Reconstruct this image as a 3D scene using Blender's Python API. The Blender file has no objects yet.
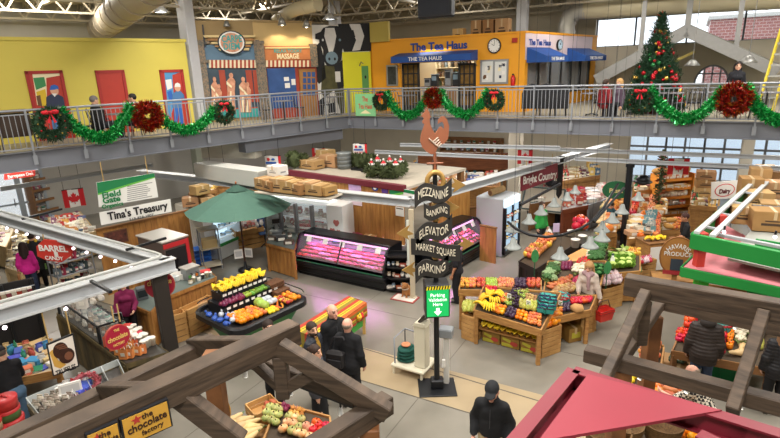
import bpy,math,random
import numpy as np
from mathutils import Vector,Matrix
random.seed(7)
PI=math.pi
C=bpy.context.scene.collection
F_PX=520.0;PITCH=math.atan(150/520);ROLL=math.radians(2.0);EYE=6.0
_fw=Vector((0,math.cos(PITCH),-math.sin(PITCH)));_up=Vector((0,math.sin(PITCH),math.cos(PITCH)));_rt=Vector((1,0,0))
CR=_rt*math.cos(ROLL)-_up*math.sin(ROLL);CU=_rt*math.sin(ROLL)+_up*math.cos(ROLL)
def ray(px,py):return _fw+CR*((px-390)/F_PX)-CU*((py-219)/F_PX)
def P(px,py,z=0.0):
 d=ray(px,py);t=(z-EYE)/d.z
 return Vector((d.x*t,d.y*t,z))
def HZ(px,py,g):
 d=ray(px,py);t=(d.x*g[0]+d.y*g[1])/(d.x**2+d.y**2)
 return EYE+d.z*t
def ONW(A,B,px,py):
 d=ray(px,py);ux,uy=B[0]-A[0],B[1]-A[1];L=math.hypot(ux,uy);ux/=L;uy/=L
 nx,ny=-uy,ux
 t=(A[0]*nx+A[1]*ny)/(d.x*nx+d.y*ny)
 x,y=d.x*t,d.y*t
 return((x-A[0])*ux+(y-A[1])*uy,EYE+d.z*t)
def ANG(A,B):return math.atan2(B[1]-A[1],B[0]-A[0])
cam=bpy.data.cameras.new('camera');co=bpy.data.objects.new('camera',cam);C.objects.link(co)
cam.sensor_width=36;cam.lens=36*F_PX/780;cam.clip_end=300;cam.clip_start=.05
co.matrix_world=Matrix(((CR.x,CU.x,-_fw.x,0),(CR.y,CU.y,-_fw.y,0),(CR.z,CU.z,-_fw.z,EYE),(0,0,0,1)))
bpy.context.scene.camera=co
MATS={}
def mat(name,col,rough=.6,metal=0,emit=0,noise=0,scale=8,stretch=(1,1,1),col2=None,bump=0,alpha=1,trans=0,var=0,ior=1.45):
 if name in MATS:return MATS[name]
 m=bpy.data.materials.new(name);m.use_nodes=True
 n=m.node_tree.nodes;l=m.node_tree.links;b=n['Principled BSDF']
 c=(*col,1)
 b.inputs['Base Color'].default_value=c;b.inputs['Roughness'].default_value=rough;b.inputs['Metallic'].default_value=metal
 b.inputs['IOR'].default_value=ior
 if emit:b.inputs['Emission Color'].default_value=c;b.inputs['Emission Strength'].default_value=emit
 if alpha<1:b.inputs['Alpha'].default_value=alpha
 if trans:b.inputs['Transmission Weight'].default_value=trans
 src=None
 if noise or col2 or bump:
  tc=n.new('ShaderNodeTexCoord');mp=n.new('ShaderNodeMapping');mp.inputs['Scale'].default_value=stretch
  nz=n.new('ShaderNodeTexNoise');nz.inputs['Scale'].default_value=scale;nz.inputs['Detail'].default_value=5
  l.new(tc.outputs['Object'],mp.inputs['Vector']);l.new(mp.outputs['Vector'],nz.inputs['Vector'])
  rp=n.new('ShaderNodeValToRGB');rp.color_ramp.elements[0].position=.32;rp.color_ramp.elements[1].position=.68
  d=col2 if col2 else tuple(x*(1-noise)for x in col)
  rp.color_ramp.elements[0].color=(*d,1);rp.color_ramp.elements[1].color=c
  l.new(nz.outputs['Fac'],rp.inputs['Fac']);src=rp.outputs['Color']
  if bump:
   bp=n.new('ShaderNodeBump');bp.inputs['Strength'].default_value=bump;bp.inputs['Distance'].default_value=.02
   l.new(nz.outputs['Fac'],bp.inputs['Height']);l.new(bp.outputs['Normal'],b.inputs['Normal'])
 if var:
  oi=n.new('ShaderNodeObjectInfo');hs=n.new('ShaderNodeHueSaturation')
  mr=n.new('ShaderNodeMapRange');mr.inputs['To Min'].default_value=1-var;mr.inputs['To Max'].default_value=1+var*.6
  mh=n.new('ShaderNodeMapRange');mh.inputs['To Min'].default_value=.5-var*.09;mh.inputs['To Max'].default_value=.5+var*.09
  l.new(oi.outputs['Random'],mr.inputs['Value']);l.new(oi.outputs['Random'],mh.inputs['Value'])
  l.new(mr.outputs['Result'],hs.inputs['Value']);l.new(mh.outputs['Result'],hs.inputs['Hue'])
  if src:l.new(src,hs.inputs['Color'])
  else:hs.inputs['Color'].default_value=c
  src=hs.outputs['Color']
 if src:
  l.new(src,b.inputs['Base Color'])
  if emit:l.new(src,b.inputs['Emission Color'])
 MATS[name]=m;return m
def hexc(h):
 f=lambda v:v/12.92 if v<=.04045 else((v+.055)/1.055)**2.4
 return tuple(f(int(h[i:i+2],16)/255)for i in(0,2,4))
def mh(name,h,*a,**k):
 if 'col2' in k and isinstance(k['col2'],str):k['col2']=hexc(k['col2'])
 return mat(name,hexc(h),*a,**k)
class MB:
 def __init__(s,xf=None):s.v=[];s.f=[];s.m=[];s.s=[];s.xf=xf
 def add(s,vs,fs,m=0,sm=False,M=None):
  o=len(s.v)
  for v in vs:
   v=Vector(v)
   if M is not None:v=M@v
   if s.xf:v=Vector(s.xf(v))
   s.v.append(tuple(v))
  for f in fs:s.f.append([i+o for i in f]);s.m.append(m);s.s.append(sm)
  return s
 def box(s,x0,y0,z0,x1,y1,z1,m=0,c=0,M=None):
  if x0>x1:x0,x1=x1,x0
  if y0>y1:y0,y1=y1,y0
  if z0>z1:z0,z1=z1,z0
  if not c:
   return s.add([(x0,y0,z0),(x1,y0,z0),(x1,y1,z0),(x0,y1,z0),(x0,y0,z1),(x1,y0,z1),(x1,y1,z1),(x0,y1,z1)],[(3,2,1,0),(4,5,6,7),(0,1,5,4),(1,2,6,5),(2,3,7,6),(3,0,4,7)],m,M=M)
  c=min(c,(x1-x0)*.45,(y1-y0)*.45,(z1-z0)*.45)
  lv=[(z0,c),(z0+c,0),(z1-c,0),(z1,c)];vs=[];fs=[]
  for z,i in lv:
   a,b,d,e=x0+i,x1-i,y0+i,y1-i
   q=c*.6 if i==0 else 0
   vs+=[(a+q,d,z),(b-q,d,z),(b,d+q,z),(b,e-q,z),(b-q,e,z),(a+q,e,z),(a,e-q,z),(a,d+q,z)]
  for k in range(3):
   for i in range(8):fs.append((k*8+i,k*8+(i+1)%8,k*8+8+(i+1)%8,k*8+8+i))
  fs.append(tuple(range(7,-1,-1)));fs.append(tuple(range(24,32)))
  return s.add(vs,fs,m,M=M)
 def bar(s,a,b,w,h,m=0,up=(0,0,1),c=0):
  a=Vector(a);b=Vector(b);d=b-a;L=d.length;x=d.normalized();z=Vector(up);y=z.cross(x)
  if y.length<1e-4:y=Vector((0,1,0)).cross(x)
  y.normalize();z=x.cross(y)
  M=Matrix(((x.x,y.x,z.x,a.x),(x.y,y.y,z.y,a.y),(x.z,y.z,z.z,a.z),(0,0,0,1)))
  return s.box(0,-w/2,-h/2,L,w/2,h/2,m,c,M)
 def tube(s,pts,r,n=8,m=0,caps=True):
  pts=[Vector(p)for p in pts];vs=[];fs=[];N=len(pts)
  rs=r if isinstance(r,(list,tuple))else[r]*N
  t=(pts[1]-pts[0]).normalized();u=t.orthogonal().normalized()
  for i,p in enumerate(pts):
   t2=((pts[min(i+1,N-1)]-pts[max(i-1,0)]));t2=t2.normalized()if t2.length>1e-9 else t
   u=(u-t2*u.dot(t2));u=u.normalized()if u.length>1e-6 else t2.orthogonal().normalized();w=t2.cross(u)
   for k in range(n):
    a=2*PI*k/n;vs.append(p+(u*math.cos(a)+w*math.sin(a))*rs[i])
  for i in range(N-1):
   for k in range(n):fs.append((i*n+k,i*n+(k+1)%n,(i+1)*n+(k+1)%n,(i+1)*n+k))
  s.add(vs,fs,m,True)
  if caps:s.add(vs[:n],[tuple(range(n-1,-1,-1))],m);s.add(vs[-n:],[tuple(range(n))],m)
  return s
 def lathe(s,prof,c=(0,0,0),n=16,m=0,M=None,sm=True,a0=0,a1=2*PI,wob=0):
  vs=[];fs=[];full=abs(a1-a0-2*PI)<1e-6;k=n if full else n+1
  for r,z in prof:
   for i in range(k):
    a=a0+(a1-a0)*i/n;q=r*(1+wob*math.cos(a*5))if wob else r
    vs.append((c[0]+q*math.cos(a),c[1]+q*math.sin(a),c[2]+z))
  for j in range(len(prof)-1):
   for i in range(n):
    i2=(i+1)%k;fs.append((j*k+i,j*k+i2,(j+1)*k+i2,(j+1)*k+i))
  return s.add(vs,fs,m,sm,M)
 def sph(s,c,r,m=0,nu=10,nv=7,M=None,jit=0):
  if not isinstance(r,(tuple,list)):r=(r,r,r)
  vs=[(c[0],c[1],c[2]-r[2])];fs=[]
  for j in range(1,nv):
   t=-PI/2+PI*j/nv
   for i in range(nu):
    a=2*PI*i/nu;q=1+random.uniform(-jit,jit)
    vs.append((c[0]+r[0]*q*math.cos(t)*math.cos(a),c[1]+r[1]*q*math.cos(t)*math.sin(a),c[2]+r[2]*q*math.sin(t)))
  vs.append((c[0],c[1],c[2]+r[2]));e=len(vs)-1
  for i in range(nu):
   fs.append((0,1+(i+1)%nu,1+i));fs.append((e,e-nu+i,e-nu+(i+1)%nu))
  for j in range(nv-2):
   for i in range(nu):fs.append((1+j*nu+i,1+j*nu+(i+1)%nu,1+(j+1)*nu+(i+1)%nu,1+(j+1)*nu+i))
  return s.add(vs,fs,m,True,M)
 def prism(s,poly,t0,t1,m=0,M=None):
  n=len(poly);vs=[(x,y,t0)for x,y in poly]+[(x,y,t1)for x,y in poly]
  fs=[tuple(range(n-1,-1,-1)),tuple(range(n,2*n))]+[(i,(i+1)%n,n+(i+1)%n,n+i)for i in range(n)]
  return s.add(vs,fs,m,M=M)
 def quad(s,a,b,c,d,m=0):return s.add([a,b,c,d],[(0,1,2,3)],m)
 def text(s,body,size,M,m=0,ext=.004,bold=0,align='CENTER',bend=None,spacing=1.0,w=None,font_x=1.0):
  cu=bpy.data.curves.new('t','FONT');cu.body=body;cu.size=size;cu.extrude=ext;cu.offset=bold*size;cu.align_x=align;cu.align_y='CENTER'
  cu.space_character=spacing;cu.resolution_u=3
  o=bpy.data.objects.new('t',cu);me=bpy.data.meshes.new_from_object(o)
  vs=[v.co.copy()for v in me.vertices];fs=[tuple(p.vertices)for p in me.polygons]
  if vs:
   x0=min(v.x for v in vs);x1=max(v.x for v in vs);sx=(w/(x1-x0)if w else font_x)
   for v in vs:v.x*=sx
   if w and align=='CENTER':
    mx=(min(v.x for v in vs)+max(v.x for v in vs))/2
    for v in vs:v.x-=mx
   if bend:vs=[Vector(bend(v))for v in vs]
   s.add(vs,fs,m,M=M)
  bpy.data.objects.remove(o);bpy.data.curves.remove(cu);bpy.data.meshes.remove(me)
  return s
 def mesh(s,name,mats):
  me=bpy.data.meshes.new(name);me.from_pydata(s.v,[],s.f)
  for m in(mats if isinstance(mats,(list,tuple))else[mats]):me.materials.append(m)
  me.polygons.foreach_set('material_index',s.m);me.polygons.foreach_set('use_smooth',s.s);me.update()
  return me
 def build(s,name,mats,parent=None,label=None):
  o=bpy.data.objects.new(name,s.mesh(name,mats));C.objects.link(o)
  if parent:o.parent=parent
  if label:o['label']=label
  return o
def tag(o,label,cat,group=None,kind=None):
 if label:o['label']=label
 if cat:o['category']=cat
 if group:o['group']=group
 if kind:o['kind']=kind
 return o
def root(name,label,cat,loc=(0,0,0),rz=0,group=None):
 o=bpy.data.objects.new(name,None);C.objects.link(o);o.empty_display_size=.1
 o.location=loc;o.rotation_euler=(0,0,rz);return tag(o,label,cat,group)
def thing(mb,name,mats,label,cat,loc=(0,0,0),rz=0,group=None):
 o=mb.build(name,mats);o.location=loc;o.rotation_euler=rz if isinstance(rz,tuple)else(0,0,rz);return tag(o,label,cat,group)
def struct(mb,name,mats,label=None):
 o=mb.build(name,mats);o['kind']='structure'
 if label:o['label']=label
 return o
def kids(o):return[c for c in C.objects if c.parent is o]
def dup(r,loc,rz=0,label=None,group=None,scale=None):
 c=r.copy();C.objects.link(c);c.location=loc;c.rotation_euler=(0,0,rz)if not isinstance(rz,tuple)else rz
 if label:c['label']=label
 if group:c['group']=group
 if scale:c.scale=(scale,)*3 if not isinstance(scale,tuple)else scale
 for k in list(r.children):
  d=k.copy();C.objects.link(d);d.parent=c
  for g in list(k.children):
   e=g.copy();C.objects.link(e);e.parent=d
 return c
def UPR(A,rz):
 x=Vector((math.cos(rz),math.sin(rz),0));z=Vector((0,0,1));n=x.cross(z)
 return Matrix(((x.x,0,n.x,A[0]),(x.y,0,n.y,A[1]),(0,1,0,A[2]),(0,0,0,1)))
LX=Matrix(((1,0,0,0),(0,0,-1,0),(0,1,0,0),(0,0,0,1)))
def LXA(x,y,z):return Matrix.Translation((x,y,z))@LX
# ================================================================== the setting
DZ=4.25
B0=Vector((-1.48,21.02,0));uL=Vector((.723,.691,0));uR=Vector((.867,-.498,0))
nL=Vector((-.691,.723,0));nR=Vector((.498,.867,0))
AL=B0-uL*17;AR=B0+uR*17
floor_m=mh('polished_concrete','8d887e',.26,noise=.16,scale=.55,col2='767268')
band_m=mh('tan_concrete','a89678',.3,noise=.12,scale=.8,col2='98876c')
joint_m=mh('floor_joint','5c564c',.8)
fl=MB();fl.box(-40,-4,-.3,40,60,0,0)
struct(fl,'floor',[floor_m])
def strip(a,b,w,ext,z,m,name):
 a=Vector(a);b=Vector(b);d=(b-a).normalized();n=Vector((-d.y,d.x,0));a=a-d*ext;b=b+d*ext
 s=MB();q=[a,b,b+n*w,a+n*w];s.prism([(p.x,p.y)for p in q],0.001,z,0);struct(s,name,[m])
strip(P(382,387),P(478,416),1.12,14,.004,band_m,'floor_band')
strip(P(440,372),P(540,402),.03,14,.006,joint_m,'floor_joint')
strip(P(382,387),P(478,416),.02,14,.006,joint_m,'floor_joint')
for k in range(-3,4):
 a=P(440,372)+uR*k*3.1;strip(a,a+nR*9,.012,6,.003,joint_m,'floor_joint')
strip(P(330,300),P(330,300)+uR,.012,9,.003,joint_m,'floor_joint')
conc_u=mh('upper_floor_concrete','a79f8c',.6,noise=.12,scale=2);fascia_m=mh('fascia_grey_steel','6e7179',.5,noise=.07,scale=1.5)
def off(A,n,d):return A+n*d
def isect(p,d,q,e):
 t=((q.x-p.x)*e.y-(q.y-p.y)*e.x)/(d.x*e.y-d.y*e.x);return p+d*t
D=10.2
cornD=isect(AL+nL*D,uL,AR+nR*D,uR)
sl=MB();poly=[AL+nL*.04,B0+(nL+nR)*.03,AR+nR*.04,AR+nR*D,cornD,AL+nL*D]
sl.prism([(p.x,p.y)for p in poly],DZ-.2,DZ,0);struct(sl,'slab_upper_floor',[conc_u])
def edge_beam(a,b,n):
 s=MB();s.bar(a+n*.02+Vector((0,0,DZ-.215)),b+n*.02+Vector((0,0,DZ-.215)),.10,.45,0)
 s.bar(a-n*.02+Vector((0,0,DZ+.005)),b-n*.02+Vector((0,0,DZ+.005)),.2,.02,0);s.bar(a-n*.02+Vector((0,0,DZ-.45)),b-n*.02+Vector((0,0,DZ-.45)),.2,.02,0)
 struct(s,'beam_deck_edge',[fascia_m])
edge_beam(AL,B0,nL);edge_beam(B0,AR,nR)
bb=MB();a=B0-uL*4.6+nL*.35;bb.bar(a+Vector((0,0,DZ-.62)),a+uL*4.3+Vector((0,0,DZ-.62)),.5,.5);struct(bb,'beam_under_bend',[fascia_m])
cb=MB();a=P(205,150,3.4);cb.bar((a.x,a.y,3.45),P(258,150,3.4)+Vector((0,0,.05)),.5,.62,0);struct(cb,'beam_concrete',[mh('pale_concrete','b9b4a6',.8,noise=.1)])
wall_m=mh('outer_wall_grey','aaa79f',.8,noise=.1,scale=1);wallw_m=mh('outer_wall_cream','d2cab6',.8,noise=.08,scale=1)
steel_m=mh('painted_steel','aaa69b',.5,noise=.06,scale=3);glass_m=mat('window_glass',(.85,.93,1),.05,alpha=.12);mull_m=mh('mullion_grey','7d8085',.4)
CZ=9.2
wl0,wl1=AL+nL*D-uL*12,cornD;wr0,wr1=cornD,AR+nR*D
def wallstrip(name,a,b,n,rects,m,th=.25):
 s=MB();L=(b-a).length;rz=ANG(a,b);
 for x0,z0,x1,z1 in rects:s.box(x0,0,z0,min(x1,L),th,z1)
 o=struct(s,name,[m]);o.location=a;o.rotation_euler=(0,0,rz);return o
LL=(wl1-wl0).length;LR=(wr1-wr0).length
lx0,_=ONW(wl0,wl1,-45,190);lx1,_=ONW(wl0,wl1,46,190)
wallstrip('wall_left',wl0,wl1,nL,[(0,0,lx0,CZ),(lx0,2.55,lx1,CZ),(lx1,0,LL,CZ)],wall_m)
cx0,_=ONW(wr0,wr1,594,50);cx1=LR;
gx0,_=ONW(wr0,wr1,626,190)
ax0,az0=ONW(wr0,wr1,693,85);ax1,az1=ONW(wr0,wr1,732,64)
CT,CBt=ONW(wr0,wr1,690,13)[1],ONW(wr0,wr1,690,43)[1]
wallstrip('wall_right',wr0,wr1,nR,[(0,0,gx0,CBt),(gx0,0,LR,.25),(gx0,2.9,ax0,CBt),(ax1,2.9,LR,CBt),(ax0,2.9,ax1,4.9),(ax0,az1+.02,ax1,CBt),(0,CBt,cx0,CT),(0,CT,LR,CZ)],wallw_m)
def window_unit(name,a,rz,x0,z0,x1,z1,nx,nz=1,fw=.07):
 f=MB();
 for i in range(nx+1):x=x0+(x1-x0)*i/nx;f.box(x-fw/2,.02,z0,x+fw/2,.14,z1)
 for j in range(nz+1):z=z0+(z1-z0)*j/nz;f.box(x0,.03,z-fw/2,x1,.13,z+fw/2)
 o=struct(f,name,[mull_m]);o.location=a;o.rotation_euler=(0,0,rz)
 g=MB();g.box(x0,.07,z0,x1,.08,z1);h=g.build('pane',[glass_m],o);return o
rzR=ANG(wr0,wr1);rzL=ANG(wl0,wl1)
mx=[ONW(wr0,wr1,px,30)[0]for px in(597,635.5,687.5,744,792)]
for i in range(4):window_unit('window_%d'%(i+1),wr0,rzR,mx[i],CBt,mx[i+1],CT,1)
gs=[ONW(wr0,wr1,px,180)[0]for px in(626,662,700,740,782)]
for i in range(4):window_unit('window_%d'%(i+5),wr0,rzR,gs[i],.25,gs[i+1],2.9,2,3,.09)
f=MB();xc=(ax0+ax1)/2;r=(ax1-ax0)/2;h=az1-4.9
arc=[(xc+r*math.cos(t),4.9+h*math.sin(t))for t in np.linspace(0,PI,15)]
for i in range(14):
 p,q=arc[i],arc[i+1];f.bar((p[0],.08,p[1]),(q[0],.08,q[1]),.16,.09,0,up=(0,1,0))
for x in(-.45,0,.45):f.box(xc+x*r-.03,.04,4.9,xc+x*r+.03,.12,4.9+h*math.sqrt(1-x*x))
f.box(ax0,.04,5.3,ax1,.12,5.36)
o=struct(f,'window_9',[mull_m]);o.location=wr0;o.rotation_euler=(0,0,rzR)
g=MB();g.prism(arc,.06,.07,0,M=LX@Matrix.Translation((0,0,-.13)));g.build('pane',[glass_m],o)
s=MB();outer=[(ax0,4.9)]+[(ax0,az1+.02),(ax1,az1+.02),(ax1,4.9)]
for i in range(14):
 p,q=arc[i],arc[i+1];s.prism([p,(p[0],az1+.02),(q[0],az1+.02),q],-.25,0,0,M=LX)
o=struct(s,'wall_arch_surround',[wallw_m]);o.location=wr0;o.rotation_euler=(0,0,rzR)
for i,(pa,pb)in enumerate([(-44,-8),(-8,19),(19,46)]):
 x0,_=ONW(wl0,wl1,pa,190);x1,_=ONW(wl0,wl1,pb,190)
 f=MB();fw=.1
 for x in(x0+fw/2,x1-fw/2):f.box(x-fw/2,-.02,0,x+fw/2,.1,2.55)
 f.box(x0,-.02,2.4,x1,.1,2.55);f.box(x0,-.02,0,x1,.1,.22);f.box(x0,0,1.0,x1,.08,1.08)
 o=struct(f,'door_%d'%(i+1),[mh('door_grey_metal','9aa3ab',.4)]);o.location=wl0;o.rotation_euler=(0,0,rzL)
 g=MB();g.box(x0+fw,.03,.22,x1-fw,.04,2.4);g.build('pane',[glass_m],o)
 g=MB();g.tube([(x1-.25,-.08,.95),(x1-.25,-.08,1.3)],.02);g.build('handle',[mull_m],o)
bm_=bpy.data.materials.new('red_brick');bm_.use_nodes=True;nn=bm_.node_tree.nodes;br=nn.new('ShaderNodeTexBrick');tc=nn.new('ShaderNodeTexCoord')
br.inputs['Color1'].default_value=(*hexc('b06a62'),1);br.inputs['Color2'].default_value=(*hexc('9c5a56'),1);br.inputs['Mortar'].default_value=(*hexc('c9a8a2'),1);br.inputs['Scale'].default_value=1.6;br.inputs['Mortar Size'].default_value=.03
mp=nn.new('ShaderNodeMapping');mp.inputs['Rotation'].default_value=(PI/2,0,0)
bm_.node_tree.links.new(tc.outputs['Object'],mp.inputs['Vector']);bm_.node_tree.links.new(mp.outputs['Vector'],br.inputs['Vector']);bm_.node_tree.links.new(br.outputs['Color'],nn['Principled BSDF'].inputs['Base Color'])
qa=wr0+nR*9;qb=wr1+nR*9
sx0,sz=ONW(qa,qb,711,20)
bt=root('brick_building','red brick building with flat parapet outside the upper windows','building',qa+uR*sx0,rzR)
b=MB();b.box(0,0,0,16,7,sz);b.build('wall',[bm_],bt)
b=MB();b.box(-.15,-.15,sz,16.15,7.15,sz+.22,0,.03);b.build('parapet',[mh('pale_stone','d8d6d0',.7)],bt)
ceil_m=mh('steel_deck_ceiling','c4bba6',.7,noise=.2,scale=1.2,col2='a79e8a');joist_m=mh('ceiling_joist_cream','bdb39e',.5)
s=MB();cp=[wl0,Vector((wl0.x,-6,0)),Vector((24,-6,0)),wr1+uR*8,wr1+nR*.3+uR*8,cornD+Vector((0,.4,0)),wl0+nL*.3]
s.prism([(p.x,p.y)for p in cp],CZ,CZ+.25,0);struct(s,'ceiling',[ceil_m])
for nm,a,b in(('wall_west',wl0,(wl0.x,-6)),('wall_front',(wl0.x,-6),(24,-6)),('wall_east',(24,-6),wr1+uR*3)):s=MB();s.bar((a[0],a[1],4.6),(b[0],b[1],4.6),.2,9.2);struct(s,nm,[wallw_m])
def joist(a,b,zt,dep,r=.045):
 s=MB();a=Vector((a.x,a.y,0));b=Vector((b.x,b.y,0));L=(b-a).length;n=max(4,int(L/.9));z1=zt-.05;z0=zt-dep
 s.bar(a+Vector((0,0,z1)),b+Vector((0,0,z1)),.14,.07);s.bar(a+Vector((0,0,z0)),b+Vector((0,0,z0)),.14,.07)
 for i in range(n):
  p=a+(b-a)*(i/n);q=a+(b-a)*((i+.5)/n);w=a+(b-a)*((i+1)/n)
  s.bar(p+Vector((0,0,z0)),q+Vector((0,0,z1)),.05,.05);s.bar(q+Vector((0,0,z1)),w+Vector((0,0,z0)),.05,.05)
 return struct(s,'roof_truss',[joist_m])
for i in range(11):
 a=AL-uL*3+uL*i*1.95;joist(a+nL*1.2,a+nL*D,CZ,.55)
for i in range(7):
 a=B0+uR*(1.2+i*2.3);joist(a+nR*1.2,a+nR*D,CZ,.55)
for d in(3.2,6.6,9.4):joist(AL+nL*d-uL*6,isect(AL+nL*d,uL,AR+nR*d,uR),CZ-.12,.7);joist(isect(AL+nL*d,uL,AR+nR*d,uR),AR+nR*d,CZ-.12,.7)
GD=6.2;g0=B0+nR*GD;g1=AR+nR*GD;rzG=ANG(g0,g1)
def G(px,py):s_,z_=ONW(g0,g1,px,py);return(s_,z_)
gb_m=mh('gable_beam_grey','8f8f8d',.5,noise=.08);
g=MB();apx=G(687,31);le=G(596,80);re=G(778,72)
for e,w in((le,.26),(re,.26)):
 g.bar((apx[0],0,apx[1]),(e[0],0,e[1]),.2,.42,0)
g.box(apx[0]-.1,-.02,apx[1],apx[0]+.1,.12,CZ);
for px in(640,735):
 s_,z_=G(px,55);g.box(s_-.08,0,z_,s_+.08,.1,CZ-1)
o=struct(g,'beam_gable',[gb_m]);o.location=g0;o.rotation_euler=(0,0,rzG)
rf=MB();dd=D-GD+.05
for e in(le,re):
 rf.add([(apx[0],.1,apx[1]+.2),(e[0],.1,e[1]+.2),(e[0],dd,e[1]+.2),(apx[0],dd,apx[1]+.2),(apx[0],.1,apx[1]+.28),(e[0],.1,e[1]+.28),(e[0],dd,e[1]+.28),(apx[0],dd,apx[1]+.28)],[(0,1,2,3),(7,6,5,4),(0,4,5,1),(2,6,7,3),(1,5,6,2),(0,3,7,4)])
o=struct(rf,'ceiling_gable_roof',[mh('gable_ceiling','77756f',.7)]);o.location=g0;o.rotation_euler=(0,0,rzG)
for k,t in((1.6,.35),(3.0,.3)):
 g=MB()
 for e in(le,re):g.bar((apx[0],k,apx[1]+.05),(e[0],k,e[1]+.05),.14,.24,0)
 o=struct(g,'beam_gable_inner',[mh('gable_inner_cream','b9b092',.5)]);o.location=g0;o.rotation_euler=(0,0,rzG)
ys=MB();a=G(667,63);b=G(695,50);ys.bar((a[0],1.2,a[1]-.05),(b[0],1.2,b[1]-.05),.1,.1,0)
o=struct(ys,'trim_yellow_strip',[mh('lit_yellow_trim','d8c670',.5)]);o.location=g0;o.rotation_euler=(0,0,rzG)
colw_m=mh('column_white','c9cbd0',.5,noise=.05)
def column(px,py,z,z0,z1,w,m=colw_m,nm='column'):
 p=P(px,py,z);s=MB();s.box(-w/2,-w/2,z0,w/2,w/2,z1,0,.03);s.box(-w/2-.05,-w/2-.05,z0,w/2+.05,w/2+.05,z0+.12,0,.02)
 o=struct(s,nm,[m]);o.location=(p.x,p.y,0);o.rotation_euler=(0,0,rzR);return p
column(200,123.5,DZ,DZ,CZ,.42)
column(340,109,DZ,7.6,CZ,.42)
column(519.5,105.5,DZ,7.2,CZ,.42)
column(203,200,0,0,DZ-.66,.4,mh('column_green_grey','8c9183',.6))
column(514,206,0,0,DZ-.66,.5,mh('column_cream','cfc9ba',.6))
column(738,209,0,0,DZ-.66,.42,mh('column_cream','cfc9ba',.6))
duct_m=mh('galvanised_duct','b9b6ac',.35,metal=.3,noise=.06);ductc_m=mh('duct_cream','c9bf9f',.5)
def duct(pts,r,m,label,seam=True):
 s=MB();s.tube(pts,r,16)
 pts=[Vector(p)for p in pts]
 for a,b in zip(pts[:-1],pts[1:]):
  n=max(1,int((b-a).length/1.5))
  for i in range(n):
   c=a+(b-a)*((i+.5)/n);d=(b-a).normalized()*.03;s.tube([c-d,c+d],r*1.05,16)
 return thing(s,'air_duct',[m],label,'duct')
duct([P(84,44,8.1),P(132,0,8.1),P(160,-26,8.1)],.5,mh('duct_taupe','a79b86',.5,noise=.06),'large taupe round duct slanting over the yellow wall')
def pw(px,py,dn):
 a=AR+nR*dn;s_,z_=ONW(a-uR,a,px,py);q=a-uR+uR*s_;return Vector((q.x,q.y,z_))
duct([pw(584,10,7.5),pw(800,-3,7.5)],.38,ductc_m,'long cream round duct running above the clerestory windows')
duct([pw(567,40,7.5),pw(566,26,7.5),pw(570,16,7.5),pw(578,11,7.5),pw(592,9.5,7.5)],.36,duct_m,'bent silver duct elbow at the left end of the clerestory windows')
a=P(284,16,8.2);duct([P(276,22,8.0),a,P(296,9,8.3),P(318,4,8.35)],.25,ductc_m,'curved cream duct above the massage shop')
# ================================================================== people: one continuous skin surface each, clothing as children
def snet(fn,lo,hi,res):
 lo=np.array(lo);n=np.maximum(3,np.ceil((np.array(hi)-lo)/res).astype(int)+1)
 ax=[lo[i]+res*np.arange(n[i])for i in range(3)]
 X,Y,Z=np.meshgrid(*ax,indexing='ij');V=fn(X,Y,Z)
 V[0]=V[-1]=1;V[:,0]=V[:,-1]=1;V[:,:,0]=V[:,:,-1]=1
 S=V<0;m=np.array(n)-1
 cs=[(i,j,k)for i in(0,1)for j in(0,1)for k in(0,1)]
 sub=lambda A,c:A[c[0]:c[0]+m[0],c[1]:c[1]+m[1],c[2]:c[2]+m[2]]
 acc=np.zeros((*m,3));cnt=np.zeros(m)
 for a in cs:
  for b in cs:
   dd=[b[i]-a[i]for i in range(3)]
   if min(dd)<0 or sum(dd)!=1:continue
   va,vb=sub(V,a),sub(V,b);k=(va<0)!=(vb<0)
   t=np.where(k,va/np.where(k,va-vb,1),0)
   for i in range(3):acc[...,i]+=np.where(k,a[i]+t*dd[i],0)
   cnt+=k
 act=cnt>0;idx=-np.ones(m,int);idx[act]=np.arange(act.sum())
 g=np.argwhere(act);vs=lo+(g+acc[act]/cnt[act][:,None])*res
 fs=[]
 for d in range(3):
  e=[0,0,0];e[d]=1
  A=S[:n[0]-e[0],:n[1]-e[1],:n[2]-e[2]];Bm=S[e[0]:,e[1]:,e[2]:]
  for flip,mask in((0,A&~Bm),(1,~A&Bm)):
   p=np.argwhere(mask);u=[0,0,0];v=[0,0,0];u[(d+1)%3]=1;v[(d+2)%3]=1;u=np.array(u);v=np.array(v)
   p=p[(p[:,(d+1)%3]>0)&(p[:,(d+2)%3]>0)]
   if not len(p):continue
   q=[idx[tuple((p-o).T)]for o in(u*0,u,u+v,v)]
   q=np.stack(q if not flip else q[::-1],1);fs.append(q[(q>=0).all(1)])
 return vs,(np.concatenate(fs)if fs else np.zeros((0,4),int))
def cap_(a,b,ra,rb,sx=1,sy=1):
 a=np.array(a,float);b=np.array(b,float);s=np.array([sx,sy,1.])
 def f(X,Y,Z):
  A=a/s;d=b/s-A;px,py,pz=X/sx-A[0],Y/sy-A[1],Z-A[2]
  h=np.clip((px*d[0]+py*d[1]+pz*d[2])/max(d@d,1e-9),0,1)
  return(np.sqrt((px-h*d[0])**2+(py-h*d[1])**2+(pz-h*d[2])**2)-(ra+(rb-ra)*h))*min(sx,sy,1)
 return f
def ell_(c,r):
 def f(X,Y,Z):
  k=np.sqrt(((X-c[0])/r[0])**2+((Y-c[1])/r[1])**2+((Z-c[2])/r[2])**2);return(k-1)*min(r)
 return f
def un_(fs,k=.02):
 def f(X,Y,Z):
  d=fs[0](X,Y,Z)
  for g in fs[1:]:
   e=g(X,Y,Z);h=np.clip(.5+.5*(e-d)/k,0,1);d=e+(d-e)*h-k*h*(1-h)
  return d
 return f
def infl(g,r):return lambda X,Y,Z:g(X,Y,Z)-r
def sub_(f,g):return lambda X,Y,Z:np.maximum(f(X,Y,Z),-g(X,Y,Z))
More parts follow.
